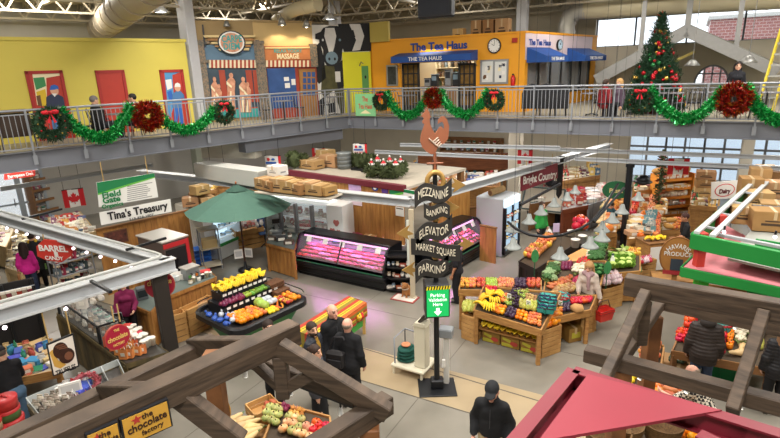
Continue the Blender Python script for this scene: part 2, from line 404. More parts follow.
def clip_(f,*pl):
 def r(X,Y,Z):
  v=f(X,Y,Z)
  for a,b,c,d in pl:v=np.maximum(v,a*X+b*Y+c*Z-d)
  return v
 return r
SKIN=lambda k='light':mh('skin_'+k,{'light':'d9a98e','pink':'dba28c','tan':'b98263','pale':'e3bba4'}[k],.5)
EYEM=mh('eye_dark','2a201c',.3);LIPM=mh('lips','b06a60',.5)
def cloth(name,h,rough=.85,bump=.0):return mh('cloth_'+name,h,rough,noise=.18,scale=14)
_rng=np.random.RandomState(3)
class Fig:pass
def rotm(axis,a):
 return np.array(Matrix.Rotation(a,3,axis))
def human(label,loc,facing,h=1.72,skin='light',top=('jacket','1b1c20'),bot=('trousers','26272c'),hair=('short','3a2a1e'),shoe='1a1a1a',armR=None,armL=None,legs=None,lean=0,yaw=0,nod=0,seat=False,girth=1.0,zoff=0,res=.010,extra=None,group=None,female=False,inner=None):
 """loc: ground point; facing: world heading in degrees; arms: ((elbow),(wrist)) offsets from the shoulder in heights, x outward"""
 sh=.092*(0.93 if female else 1)*girth**.4;hz_=.525;dz=0
 if seat:dz=.265-.525
 pel=np.array([0,0,.525+dz]);RT=rotm('X',-lean)
 def T(p):return RT@(np.array(p,float)+np.array([0,0,dz])-pel)+pel
 pr=[];hips=[(-.05,0,.51+dz),(.05,0,.51+dz)]
 if seat:kn=[(-.075,.25,.275),(.075,.25,.275)];an=[(-.07,.24,.04),(.07,.26,.04)]
 else:kn=[(-.055,.012,.28),(.055,.02,.28)];an=[(-.06,-.02,.042),(.06,.015,.042)]
 if legs:kn=[legs[0][0],legs[1][0]];an=[legs[0][1],legs[1][1]]
 legsB=[];legsC=[]
 for i in(0,1):
  legsB+=[cap_(hips[i],kn[i],.046,.034),cap_(kn[i],an[i],.033,.021)]
  legsC+=[cap_(hips[i],kn[i],.052*girth**.5,.039),cap_(kn[i],an[i],.039,.033)]
 sho=[T((-sh,-.004,.792)),T((sh,-.004,.792))];arms=[];
 for i,a in((0,armL),(1,armR)):
  sx=(-1,1)[i]
  if a is None:a=((.036,-.015,-.165),(.045,.03,-.305))
  e=sho[i]+np.array([a[0][0]*sx,a[0][1],a[0][2]]);w=sho[i]+np.array([a[1][0]*sx,a[1][1],a[1][2]]);arms.append((e,w))
 g=girth
 torso=[cap_(T((0,0,.55)),T((0,0,.735)),.074*g,.083*g**.7,1,.72),cap_(T((-sh*.95,-.004,.790)),T((0,-.008,.822)),.026,.034),cap_(T((sh*.95,-.004,.790)),T((0,-.008,.822)),.026,.034),cap_(T((0,.012*g,.56)),T((0,.01,.62)),.07*g,.068*g,1,.85)]
 if female:torso.append(cap_(T((-.038,.045,.735)),T((.038,.045,.735)),.032,.032))
 pelv=[cap_((-.03,-.012,.515+dz),(.03,-.012,.515+dz),.064*g**.5,.064*g**.5)]
 armB=[];armC=[]
 for i in(0,1):
  e,w=arms[i];armB+=[cap_(sho[i],e,.030,.024),cap_(e,w,.024,.016)]
  q=e+(w-e)*.93;armC+=[cap_(sho[i],e,.033*g**.3,.028),cap_(e,q,.028,.022)]
 R=root('person',label,'person',loc,math.radians(facing-90),group);R.location.z+=zoff
 def mesh(fn,pts,pad,rs,name,mats,mi=None,xf=None):
  P_=np.array(pts);lo=P_.min(0)-pad;hi=P_.max(0)+pad
  vs,fs=snet(fn,lo,hi,rs)
  if xf is not None:vs=xf(vs)
  return vs,fs
 allv=[];allf=[];allm=[];off_=0
 def push(vs,fs,mm):
  nonlocal off_
  allv.append(vs);allf.append(fs+off_);allm.append(mm);off_+=len(vs)
 neck=[cap_(T((0,-.012,.82)),T((0,-.006,.90)),.034,.032)]
 allpts=[T((0,0,.98)),*sho,*[x for a in arms for x in a],*kn,*an,*hips]
 body=un_(torso+pelv+legsB+armB+neck,.022)
 v,f=mesh(body,allpts,.07,.014,'b',None);push(v,f,np.zeros(len(f),int))
 hc=np.array([0,-.006,.875])
 hp=[ell_((0,-.006,.945),(.045,.055,.052)),ell_((0,.010,.910),(.036,.042,.045)),cap_((0,-.008,.87),(0,-.004,.91),.031,.034)]
 f1=un_(hp,.02);f2=un_([f1,cap_((0,.047,.936),(0,.060,.913),.005,.009),cap_((-.013,.046,.888),(.013,.046,.888),.006,.006),ell_((0,.041,.873),(.017,.013,.012)),cap_((-.026,.043,.951),(.026,.043,.951),.006,.006),ell_((-.046,-.004,.924),(.007,.013,.020)),ell_((.046,-.004,.924),(.007,.013,.020))],.008)
 f3=sub_(f2,un_([ell_((-.019,.056,.936),(.010,.008,.006)),ell_((.019,.056,.936),(.010,.008,.006))],.002))
 HR=RT@rotm('Z',yaw)@rotm('X',-nod)
 def HX(vs):return((vs-hc)*1.07)@HR.T+T(hc)
 v,f=mesh(f3,[(-.06,-.07,.84),(.06,.08,1.0)],.012,.0045 if res<=.010 else.0065,'h',None)
 ctr=v[f].mean(1);mm=np.zeros(len(f),int)
 for sx in(-1,1):
  mm[(((ctr[:,0]-.019*sx)/.011)**2+((ctr[:,2]-.936)/.006)**2<1)&(ctr[:,1]>.03)]=1
  mm[(abs(ctr[:,0]-.020*sx)<.013)&(abs(ctr[:,2]-.953)<.0035)&(ctr[:,1]>.03)]=3
 mm[(abs(ctr[:,0])<.017)&(abs(ctr[:,2]-.888)<.005)&(ctr[:,1]>.04)]=2
 push(HX(v),f,mm)
 for i in(0,1):
  e,w=arms[i];d=(w-e)/np.linalg.norm(w-e);sx=(-1,1)[i]
  side=np.array([0,1.,0])-d*d[1];
  if np.linalg.norm(side)<.3:side=np.array([-sx,0,0.])-d*d[0]*-sx
  side/=np.linalg.norm(side);nrm=np.cross(d,side)*(1 if True else 1)
  if nrm[0]*sx>0:nrm=-nrm
  Q=lambda a,b,c:w+d*a+side*b+nrm*c
  hb=[cap_(Q(-.01,0,0),Q(.012,0,0),.015,.015),cap_(Q(.02,.012,0),Q(.046,.014,.002),.011,.010),cap_(Q(.02,0,0),Q(.049,.001,.002),.012,.011),cap_(Q(.02,-.011,0),Q(.045,-.013,.002),.010,.009)]
  hand=un_(hb,.010)
  fg=[]
  for b,L in((.017,.036),(.006,.041),(-.005,.038),(-.015,.029)):
   p0=Q(.048,b,.002);p1=Q(.048+L*.5,b*1.1,.009);p2=Q(.048+L*.82,b*1.1,.009+L*.5)
   fg.append(un_([cap_(p0,p1,.0052,.005),cap_(p1,p2,.005,.0043)],.003))
  t0=Q(.014,.016,.003);t1=Q(.034,.033,.010);t2=Q(.050,.036,.018)
  fg.append(un_([cap_(t0,t1,.007,.006),cap_(t1,t2,.006,.005)],.003))
  def hf(X,Y,Z,hand=hand,fg=fg):
   dd=hand(X,Y,Z)
   for q in fg:
    e_=q(X,Y,Z);hh=np.clip(.5+.5*(e_-dd)/.003,0,1);dd=e_+(dd-e_)*hh-.003*hh*(1-hh)
   return dd
  pts=[Q(-.02,-.03,-.02),Q(-.02,.04,.04),Q(.1,.04,.04),Q(.1,-.03,-.02),Q(-.02,-.03,.04),Q(.1,-.03,.04),Q(.1,.04,-.02),Q(-.02,.04,-.02)]
  v,f=mesh(hf,pts,.006,.0032,'hand',None);push(v,f,np.zeros(len(f),int))
 hcol=hair[1]if hair[0]!='bald' else '6b5a4c'
 me=bpy.data.meshes.new('body');V=np.concatenate(allv)*h;Fc=np.concatenate(allf)
 me.from_pydata(V.tolist(),[],Fc.tolist());
 for m_ in(SKIN(skin),EYEM,LIPM,mh('hair_'+hcol,hcol,.7)):me.materials.append(m_)
 me.polygons.foreach_set('material_index',np.concatenate(allm));me.polygons.foreach_set('use_smooth',[True]*len(Fc));me.update()
 bo=bpy.data.objects.new('body',me);C.objects.link(bo);bo.parent=R
 def part(name,fn,pts,pad,rs,m_,xf=None,label=None,colf=None):
  vs,fs=mesh(fn,pts,pad,rs,name,None,xf=xf)
  me=bpy.data.meshes.new(name);me.from_pydata((vs*h).tolist(),[],fs.tolist());
  ms=m_ if isinstance(m_,list)else[m_]
  for q in ms:me.materials.append(q)
  if colf is not None:me.polygons.foreach_set('material_index',colf(vs[fs].mean(1)))
  me.polygons.foreach_set('use_smooth',[True]*len(fs));me.update()
  o=bpy.data.objects.new(name,me);C.objects.link(o);o.parent=R
  if label:o['label']=label
  return o
 style,colr=top[0],top[1];thick={'jacket':.010,'coat':.012,'puffer':.016,'sweater':.007,'tshirt':.005,'vest':.009}[style]
 hem={'jacket':.47,'coat':.33,'puffer':.45,'sweater':.475,'tshirt':.48,'vest':.48}[style]
 if len(top)>2:hem=top[2]
 tp=list(torso)+[cap_(T((0,-.01,.80)),T((0,-.008,.838)),.048,.040)]
 if hem<.5:
  tp+=[infl(q,.006)for q in pelv]
  if not seat:tp+=[cap_((0,-.006,.56),(0,-.006,max(hem,.3)),.076*g,.084*g,1,.78)]
 if style=='tshirt':
  ac=[cap_(sho[i],sho[i]+(arms[i][0]-sho[i])*.85,.036,.037)for i in(0,1)]
 elif style=='vest':ac=[]
 else:ac=armC
 base=infl(un_(tp+ac,.025),thick)
 if style=='puffer':
  b0=base;base=lambda X,Y,Z:b0(X,Y,Z)-.0028*np.cos(Z*2*PI/.036)
 else:
  b0=base;base=lambda X,Y,Z:b0(X,Y,Z)-.0016*np.sin(Z*95+X*40)*np.cos(Y*60+Z*31)
 n_up=RT@np.array([0,0,1.]);nk=T((0,0,.862));hm=hem+dz
 openf=None
 pl=[(n_up[0],n_up[1],n_up[2],float(n_up@nk))]
 if not seat:pl.append((0,0,-1,-hm))
 fn=clip_(base,*pl)if True else base
 if inner:
  part('sweater',infl(un_(torso,.025),.009),allpts,.09,.012,cloth(inner,inner))
  fb=fn;fwd=RT@np.array([0,1.,0])
  fn=lambda X,Y,Z:np.maximum(fb(X,Y,Z),np.minimum(np.minimum(.030-np.abs(X),(fwd[1]*Y+fwd[2]*(Z-pel[2]))-.03),.9-Z))
 cmat=cloth(colr,colr,.6 if style=='puffer' else.85)
 jo=part({'tshirt':'t_shirt','coat':'coat','puffer':'padded_jacket','vest':'vest'}.get(style,style),fn,allpts,.10,res,cmat)
 if style in('jacket','coat','puffer'):
  part('collar',sub_(clip_(cap_(T((0,-.014,.835)),T((0,-.010,.872)),.052,.047),(n_up[0],n_up[1],n_up[2],float(n_up@T((0,0,.876))))),cap_(T((0,-.014,.80)),T((0,-.008,.90)),.040,.040)),[T((-.07,-.08,.80)),T((.07,.07,.90))],.02,.007,cmat)
  z=MB();
  if not inner:z.tube([T((0,.066*g+thick,.60))*h,T((0,.078*g**.7+thick-.012,.70))*h,T((0,.066+thick,.80))*h],.004,6);z.build('zip',[mh('zip_grey','4a4a4e',.4)],R)
 if bot[0]in('trousers','jeans'):
  fl_=infl(un_(pelv+legsC+[cap_((0,-.004,.53+dz),(0,-.004,.57+dz),.072*g,.07*g,1,.8)],.02),.004)
  b1=fl_;fl_=lambda X,Y,Z:b1(X,Y,Z)-.0008*np.sin(Z*150+X*60+Y*40)
  part(bot[0],clip_(fl_,(0,0,-1,-.028)),[*hips,*kn,*an],.09,res,cloth(bot[1],bot[1]))
 else:
  zl=bot[2]if len(bot)>2 else.1
  part('skirt',clip_(infl(un_([cap_((0,0,.55),(0,.0,zl+.04),.08,.098,1,.85)],.02),.006),(0,0,-1,-zl)),[(0,0,.6),(-.1,-.1,zl),(.1,.1,zl)],.06,res,cloth(bot[1],bot[1]))
 for i in(0,1):
  a=np.array(an[i]);kd=np.array(an[i])-np.array(kn[i]);z0=a[2]-.042
  part('shoe',un_([clip_(cap_((a[0],a[1]-.025,z0+.02),(a[0]*1.05,a[1]+.085,z0+.014),.024,.020),(0,0,-1,-z0-.001)),cap_(a,(a[0],a[1],z0+.03),.028,.028)],.012),[a,(a[0],a[1]+.1,z0)],.05,.009,[mh('shoe_'+shoe,shoe,.45),mh('shoe_sole','c9c6c0',.6)],colf=lambda c,z0=z0:(c[:,2]<z0+.008).astype(int))
 hs=hair[0];hm_=mh('hair_'+hair[1],hair[1],.65,noise=.35,scale=40)
 cr=infl(ell_((0,-.008,.946),(.046,.056,.053)),.005)
 face=un_([ell_((0,.06,.925),(.044,.055,.042)),cap_((0,.03,.90),(0,.05,.86),.05,.05)],.02)
 hb=[(-.09,-.1,.80),(.09,.09,1.01)]
 low=(0,0,-1,-.905)
 if hs=='short':part('hair',clip_(sub_(cr,face),low,(0,.0,-1,-.90)),hb,.01,.006,hm_,HX)
 elif hs=='long':
  part('hair',sub_(un_([infl(cr,.004),cap_((-.035,-.025,.93),(-.045,-.03,.80),.028,.026),cap_((.035,-.025,.93),(.045,-.03,.80),.028,.026),cap_((0,-.045,.93),(0,-.055,.77),.045,.040)],.02),face),[(-.09,-.11,.70),(.09,.09,1.01)],.01,.0065,hm_,HX)
 elif hs=='ponytail':
  part('hair',un_([clip_(sub_(cr,face),low),ell_((0,-.068,.95),(.018,.016,.018)),cap_((0,-.075,.945),(0,-.075,.86),.017,.009)],.008),[(-.09,-.12,.80),(.09,.09,1.01)],.01,.006,hm_,HX)
 elif hs=='cap':
  part('hair',clip_(sub_(infl(cr,-.002),face),low),hb,.01,.006,mh('hair_5a5048','5a5048',.7),HX)
  part('cap',un_([clip_(infl(ell_((0,-.006,.953),(.047,.057,.052)),.007),(0,0,-1,-.952)),clip_(ell_((0,.062,.957),(.042,.048,.010)),(0,-1,0,-.03))],.006),[(-.08,-.09,.93),(.08,.12,1.03)],.01,.006,cloth(hair[1],hair[1]),HX)
 elif hs=='bald':
  part('hair',clip_(sub_(sub_(infl(cr,-.0035),face),ell_((0,-.005,.985),(.07,.075,.045))),low),hb,.01,.0055,mh('hair_8a7a6c','8a7a6c',.8),HX)
 elif hs=='curly':
  c0=infl(ell_((0,-.012,.952),(.058,.064,.06)),.004);c1=lambda X,Y,Z:c0(X,Y,Z)-.004*np.sin(X*190)*np.sin(Y*190)*np.sin(Z*190)
  part('hair',clip_(sub_(c1,face),(0,0,-1,-.885)),[(-.1,-.12,.84),(.1,.1,1.05)],.01,.006,hm_,HX)
 R['_h']=h;del R['_h']
 out=Fig();out.root=R;out.T=T;out.h=h;out.sho=sho;out.arms=arms;out.part=part;out.HX=HX
 def world(p):
  m=Matrix.Rotation(math.radians(facing-90),4,'Z');return Vector(loc)+Vector((0,0,zoff))+m@(Vector(p)*h)
 out.world=world;out.facing=facing
 return out
 # ================================================================== upper floor: railing, garlands, shops
rail_m=mh('rail_grey','8b8f96',.4,metal=.2)
DEF=Vector((0,0,0))
def railing(a,b,n,label,nposts):
 r=root('railing',label,'railing',a,ANG(a,b));L=(b-a).length
 s=MB();s.tube([(0,-.05,DZ+1.05),(L,-.05,DZ+1.05)],.03,10);s.build('handrail',[rail_m],r)
 st=L/nposts
 for i in range(nposts+1):
  x=i*st;s=MB();s.box(x-.025,-.1,DZ-.3,x+.025,-.055,DZ+1.05,0,.006);s.box(x-.05,-.105,DZ-.34,x+.05,-.09,DZ-.1,0);s.build('post',[rail_m],r)
  if i==nposts:break
  s=MB();s.bar((x+.03,-.05,DZ+.09),(x+st-.03,-.05,DZ+.09),.03,.03);s.bar((x+.03,-.05,DZ+.95),(x+st-.03,-.05,DZ+.95),.03,.03)
  k=int(st/.115)
  for j in range(1,k):xx=x+st*j/k;s.box(xx-.008,-.058,DZ+.09,xx+.008,-.042,DZ+.95)
  s.build('baluster_panel',[rail_m],r)
 return r
railing(AL+uL*1.5,B0,nL,'grey steel railing along the left arm of the upper floor, before the yellow wall',13)
railing(B0+uR*.05,AR,nR,'grey steel railing along the right arm of the upper floor, before the orange tea shop',14)
tin_g=mh('tinsel_green','1a9c46',.25,metal=.3,noise=.6,scale=30);tin_r=mh('tinsel_red','c02a1e',.25,metal=.3,noise=.5,scale=30);tin_o=mh('tinsel_gold','e09030',.22,metal=.6,noise=.5,scale=30)
fir_m=mh('fir_green','24482a',.7,noise=.5,scale=30);bow_m=mh('bow_red','d01a2a',.5,noise=.15,scale=12);baub_r=mh('bauble_red','b41a26',.2,metal=.4);baub_g=mh('bauble_gold','cfa84e',.2,metal=.6)
def needles(s,c,t,r,n,ln,w,ms=(0,)):
 t=Vector(t).normalized();u=t.orthogonal().normalized();v=t.cross(u)
 for _ in range(n):
  a=random.uniform(0,2*PI);d=(u*math.cos(a)+v*math.sin(a)+t*random.uniform(-.6,.6)).normalized();p=Vector(c)+d*r*random.uniform(.2,.7)+t*random.uniform(-.05,.05)
  q=p+d*ln*random.uniform(.6,1.1);x=d.cross(Vector((random.uniform(-1,1),random.uniform(-1,1),random.uniform(-1,1))));
  if x.length<1e-3:continue
  x=x.normalized()*w;s.add([p-x,p+x,q+x*.6,q-x*.6],[(0,1,2,3)],random.choice(ms))
OUT=.16
def railpt(px,py,left):
 a,b,n,u=(AL,B0,nL,uL)if left else(B0,AR,nR,uR)
 a=a-n*OUT;b=b-n*OUT;s_,z_=ONW(a,b,px,py);q=a+u*s_;return Vector((q.x,q.y,z_))
def garland(pts,left,label):
 p=[railpt(x,y,left)for x,y in pts];o=p[0]
 cs=[]
 for i in range(len(p)-1):
  p0,p1,p2,p3=p[max(i-1,0)],p[i],p[i+1],p[min(i+2,len(p)-1)]
  for k in range(12):
   t=k/12;cs.append(.5*((2*p1)+(p2-p0)*t+(2*p0-5*p1+4*p2-p3)*t*t+(3*p1-p0-3*p2+p3)*t**3))
 cs.append(p[-1]);s=MB();cs=[c-o for c in cs]
 s.tube(cs,.09,7)
 for i in range(len(cs)-1):
  n=int(60*(cs[i+1]-cs[i]).length/.12)
  for _ in range(1):needles(s,(cs[i]+cs[i+1])/2,cs[i+1]-cs[i],.14,max(30,n),.13,.016,(0,0,1))
 thing(s,'garland',[tin_g,mh('tinsel_light_green','3cc060',.2,metal=.4)],label,'garland',o)
garland([(60,110),(72,125),(88,134),(103,138),(115,132),(124,118),(131,106)],True,'green tinsel garland between the bow wreath and the red tinsel wreath, yellow wall behind')
garland([(152,106),(166,122),(180,129),(194,129),(206,120),(215,108)],True,'green tinsel garland right of the red tinsel wreath at the yellow wall')
garland([(386,92),(391,103),(403,115),(415,113),(426,100),(431,91)],False,'green tinsel garland left of the red wreath under the tea shop awning')
garland([(440,90),(447,104),(459,113),(470,114),(482,103),(489,91)],False,'green tinsel garland right of the red wreath under the tea shop awning')
garland([(650,89),(658,103),(670,113),(683,119),(700,114),(714,102),(724,90)],False,'green tinsel garland between the tall Christmas tree and the gold-red wreath')
garland([(746,86),(754,103),(764,114),(778,120),(795,124)],False,'green tinsel garland right of the standing woman in black')
def wreath(px,py,ry,kind,left,label):
 c=railpt(px,py,left);n=nL if left else nR;u=uL if left else uR
 c=c-n*.06;dist=(c-Vector((0,0,EYE))).length;R=ry*dist/F_PX*(.5 if kind=='red' else.58)
 r=root('wreath',label,'wreath',c,ANG((0,0),u),'wreaths on the railing');del r['group']
 s=MB();pts=[(R*math.cos(t),0,R*math.sin(t))for t in np.linspace(0,2*PI,25)]
 s.tube(pts,R*.32,7,0,False);ms=(0,1,0,1,2)if kind=='red' else(0,)
 for i in range(24):
  a=Vector(pts[i]);b=Vector(pts[i+1]);needles(s,(a+b)/2,b-a,R*.4,110 if kind=='red' else 70,R*.6 if kind=='red' else R*.42,.014,ms)
 s.build('ring',[tin_r,mh('tinsel_dark_red','5a1410',.3,metal=.4),tin_o]if kind=='red' else[fir_m],r)
 if kind!='red':
  for i in range(11):
   t=2*PI*i/11+.2;m=[baub_r,baub_g][i%2]
   MB().sph((R*math.cos(t),-R*.28,R*math.sin(t)),R*.085,0,8,6).build('bauble',[m],r)
  b=MB()
  for sx in(-1,1):
   b.sph((sx*R*.34,-R*.35,R*1.0),(R*.34,R*.14,R*.2),0,9,6);b.prism([(0,0),(sx*R*.34,-R*.8),(sx*R*.16,-R*.9)],-.01,.01,0,M=LXA(0,-R*.36,R*.98))
  b.sph((0,-R*.42,R*1.0),R*.14,0,8,6);b.build('bow',[bow_m],r)
 return r
wreath(51,124,17,'green',True,'green fir wreath with red bow and baubles, leftmost on the railing')
wreath(147,116,17,'red',True,'red and gold tinsel wreath on the railing before the yellow wall')
wreath(223,112,13,'green',True,'green fir wreath with red bow on the railing below the massage shop')
wreath(382,101,11,'green',False,'green fir wreath with red bow beside the green tea shop sign')
wreath(434,98,12.5,'red',False,'red and gold tinsel wreath on the railing under the tea shop awning')
wreath(495,100,12,'green',False,'green fir wreath with red bow below the bulletin board')
wreath(640,100,14,'green',False,'green fir wreath with red bow below the tall Christmas tree')
wreath(734,99,17,'red',False,'large red and gold tinsel wreath below the standing woman in black')
class Face:
 def __init__(s,A,B):s.A=Vector(A);s.B=Vector(B);s.rz=ANG(A,B)
 def p(s,px,py):return ONW(s.A,s.B,px,py)
 def poly(s,mb,pts,y0,y1,m=0):
  q=[s.p(*a)for a in pts]
  ar=sum(q[i][0]*q[(i+1)%len(q)][1]-q[(i+1)%len(q)][0]*q[i][1]for i in range(len(q)))
  if ar<0:q=q[::-1]
  return mb.prism(q,y0,y1,m,M=LX)
 def rect(s,mb,x0,y0,x1,y1,d0,d1,m=0):
  a=s.p(x0,(y0+y1)/2)[0];b=s.p(x1,(y0+y1)/2)[0];za=s.p((x0+x1)/2,y1)[1];zb=s.p((x0+x1)/2,y0)[1]
  return mb.box(a,-d1,za,b,-d0,zb,m)
 def ell(s,mb,cx,cy,rx,ry,d0,d1,m=0,n=20):
  a=s.p(cx-rx,cy)[0];b=s.p(cx+rx,cy)[0];c0=s.p(cx,cy);t=s.p(cx,cy-ry)[1]-c0[1]
  return mb.prism([((a+b)/2+(b-a)/2*math.cos(k),c0[1]+t*math.sin(k))for k in np.linspace(0,2*PI,n,endpoint=False)],d0,d1,m,M=LX)
 def text(s,mb,body,cx,cy,wpx,hpx,d,m=0,bold=0,bend=None):
  a=s.p(cx-wpx/2,cy)[0];b=s.p(cx+wpx/2,cy)[0];c=s.p(cx,cy);hh=s.p(cx,cy-hpx/2)[1]-s.p(cx,cy+hpx/2)[1]
  return mb.text(body,hh*1.35,LXA((a+b)/2,-d,c[1]),m,.004,bold,w=abs(b-a),bend=bend)
 def build(s,mb,name,mats,parent=None,label=None):
  o=mb.build(name,mats,parent,label)
  if not parent:o.location=s.A;o.rotation_euler=(0,0,s.rz)
  return o
 def root(s,name,label,cat):return root(name,label,cat,(s.A.x,s.A.y,s.A.z),s.rz)
def G0(v):return Vector((v.x,v.y,0))
ym=mh('yellow_paint','d2c257',.6,noise=.05,scale=1.2);red_m=mh('door_red','b5392c',.5,noise=.06);redf_m=mh('door_frame_red','a32c28',.5)
ya=G0(P(45,140.5,DZ));dO=(ya-AL).dot(nL);YA=AL-uL*1+nL*dO
yl=ONW(YA,YA+uL,190,80)[0];YB=YA+uL*yl;YF=Face(YA,YB)
yz=YF.p(100,38)[1]
s=MB();s.box(0,0,DZ,yl,.2,yz);s.box(yl-.2,.2,DZ,yl,4.5,yz);s.box(0,-.04,yz-.1,yl+.03,.24,yz,0)
o=YF.build(s,'wall_yellow',[ym]);o['kind']='structure'
skinp=mh('painted_skin','d6a183',.6);navy=mh('painted_navy','2d3550',.6);blue_p=mh('painted_blue','2d62b8',.6);green_p=mh('painted_green','3f8a55',.6);cream_p=mh('painted_cream','e8dcb8',.6);yel_p=mh('painted_yellow','d8b52e',.6);brown_p=mh('painted_brown','6a4a30',.6);white_p=mh('painted_white','e8e6e2',.6);sky_p=mh('painted_sky','4f8fc0',.6);denim_p=mh('painted_denim','4a76a8',.6);black_p=mh('painted_black','1c1c20',.5)
MURM=[redf_m,red_m,skinp,navy,blue_p,green_p,cream_p,yel_p,brown_p,white_p,sky_p,denim_p,black_p]
def ydoor(n,x0,y0,x1,fig=None):
 a,_=YF.p(x0,y0+25);b,_=YF.p(x1,y0+25);z=YF.p((x0+x1)/2,y0)[1]
 f=MB();w=.09
 f.box(a,-.05,DZ,a+w,0,z);f.box(b-w,-.05,DZ,b,0,z);f.box(a,-.05,z-w,b,0,z)
 o=YF.build(f,'door_%d'%n,[redf_m]);o['kind']='structure'
 d=MB();d.box(a+w,-.02,DZ,b-w,0,z-w,1)
 d.build('door_leaf',MURM,o)
 g=MB()
 if fig:fig(g,YF);g.build('painted_mural',MURM,o)
 else:g.sph((b-w-.1,-.06,DZ+1),.035,0);g.build('knob',[mh('brass','b08c48',.3,metal=.8)],o)
def fig1(g,F):
 F.poly(g,[(32,73),(61,71),(63,75),(46,78),(47,105),(37,105)],.021,.024,6);F.poly(g,[(33,78),(44,77),(46,86),(36,90)],.025,.028,5);F.poly(g,[(36,92),(45,89),(48,106),(39,106)],.025,.029,7);F.poly(g,[(36,96),(40,95),(42,106),(38,106)],.03,.033,8)
 F.poly(g,[(46,97),(51,94),(57,94),(63,97),(65,107),(64,118),(50,119),(46,107)],.03,.036,3);F.ell(g,54,90.5,4.2,5,.037,.042,2);F.poly(g,[(49.5,89),(50.5,85.5),(54,84.6),(57.5,86),(58.5,89)],.042,.046,4);F.poly(g,[(49,89),(56,88.3),(55,89.6),(49.5,90)],.046,.049,4);F.poly(g,[(51,118),(64,118),(65,138),(54,138)],.03,.035,11)
 F.poly(g,[(51.5,93.5),(56.5,93.5),(54.5,97)],.043,.046,9)
def fig3(g,F):
 F.poly(g,[(164,72),(183,71),(172,75),(174,104),(170,118),(168,112)],.021,.024,10);F.poly(g,[(165,80),(171,79),(172,88),(167,90)],.025,.028,9);F.poly(g,[(167,92),(171,90),(173,99),(169,101)],.025,.028,4)
 F.poly(g,[(172,94),(176,91),(180,91),(186,97),(185,99),(181,98),(182,108),(172,108)],.03,.036,11);F.ell(g,177,87.5,3.1,4,.037,.042,2);F.poly(g,[(173.8,87),(174.6,83.6),(177,82.6),(179.6,84),(180,87)],.042,.046,9);F.poly(g,[(173.5,108),(182,108),(183,124),(179,124),(178,113),(177,124),(174,124)],.03,.035,4)
ydoor(4,29.5,70.5,67,fig1);ydoor(5,99,70,128);ydoor(6,162.5,69.5,186,fig3)
c0=G0(P(201,123.2,DZ));c1=G0(P(262,119.6,DZ));c2=G0(P(318,115.2,DZ));c3=G0(P(372,111.2,DZ))
tan_m=mh('tan_stucco','a38a5f',.7,noise=.08,scale=2);tanl_m=mh('light_tan_stucco','c9ad78',.7,noise=.06,scale=2);bg_blue=mh('mural_slate_blue','5f7f98',.6,noise=.2,scale=2);bg_dk=mh('mural_dark_slate','3c4e5c',.6,noise=.35,scale=3)
red_t=mh('terracotta_red','a8442e',.6,noise=.15,scale=4);stone_m=mh('carved_stone','9a8066',.7,noise=.5,scale=18,col2='4d5a5a');peach_p=mh('painted_peach','dba385',.6,noise=.2,scale=6,col2='b87a5c');stripe_w=mh('awning_cream','e2d3b4',.6);teal_p=mh('painted_teal','39a09c',.5);brick_p=mh('brick_sign_orange','c07848',.6,noise=.15,scale=5);winblue=mh('shop_window_blue','3f5f9a',.25,noise=.3,scale=2);wood_d=mh('door_oak','a8773e',.5,noise=.2,scale=6);gold_p=mh('pale_gold','d6bd84',.5)
CM=[tan_m,bg_blue,bg_dk,red_t,stone_m,peach_p,stripe_w,teal_p,brick_p,winblue,wood_d,gold_p,black_p,white_p,cream_p,tanl_m]
F1=Face(c0,c1);F2=Face(c1,c2);F3=Face(c2,c3)
zt1=F1.p(262,20)[1];L1=(c1-c0).length;L2=(c2-c1).length
s=MB();s.box(0,0,DZ,L1,.2,zt1,0);s.box(0,.2,DZ,.2,3,zt1,0);o=F1.build(s,'wall_massage_left',CM);o['kind']='structure'
s=MB();s.box(0,0,DZ,L2,.2,zt1,15);s.box(-.02,-.03,zt1-.08,L2+.02,.22,zt1,0);o=F2.build(s,'wall_massage_right',CM);o['kind']='structure'
r=F1.root('painted_shop_front','slate blue and terracotta painted front of the massage shop, left half with statues','shop front')
g=MB();F1.rect(g,203,44,262,118,0,.03,1);F1.rect(g,205,67,262,112,.03,.045,2);g.build('panel',CM,r)
g=MB()
for x,w in((205,7),(260,6)):
 F1.rect(g,x-w/2,40,x+w/2,120,.045,.13,4);F1.rect(g,x-w/2-1,41,x+w/2+1,44,.045,.17,4);F1.rect(g,x-w/2-1,60,x+w/2+1,63,.045,.17,4);g.build('pillar',CM,r);g=MB()
g=MB()
for i in range(24):
 x=209+i*2.05;F1.poly(g,[(x,60),(x+2.05,60),(x+2.2,68),(x+.1,68)],.05,.13,3 if i%2 else 6)
g.build('striped_valance',CM,r)
g=MB()
for a in(223.5,250,257):
 F1.rect(g,a-3,70,a+3,102,.046,.08,3);g.build('red_curtain',CM,r);g=MB()
for cx,y0,y1,w in((214.5,77,112,7),(219,84,112,6),(231,73,112,9),(243,77,112,8),(247.5,82,112,7)):
 g=MB();F1.ell(g,cx,y0+2.4,w*.24,2.6,.09,.12,5,10);F1.poly(g,[(cx-w*.16,y0+4.6),(cx+w*.2,y0+4.6),(cx+w*.48,y0+8),(cx+w*.42,y0+18),(cx+w*.52,y1),(cx-w*.5,y1),(cx-w*.4,y0+18),(cx-w*.46,y0+8)],.09,.11,5);F1.poly(g,[(cx-w*.5,y0+8),(cx+w*.1,y0+13),(cx+w*.05,y0+15),(cx-w*.5,y0+11)],.111,.125,14);F1.poly(g,[(cx-w*.1,y0+18),(cx+w*.05,y0+18),(cx+w*.1,y1),(cx-w*.2,y1)],.111,.12,14)
 g.build('painted_statue',CM,r)
g=MB();F1.rect(g,208,108,258,118,.05,.07,7);F1.rect(g,208,108,258,109.3,.07,.08,3);g.build('base_panel',CM,r)
r=F1.root('winged_sign','round teal and cream sign with striped wings over the massage shop','sign')
g=MB()
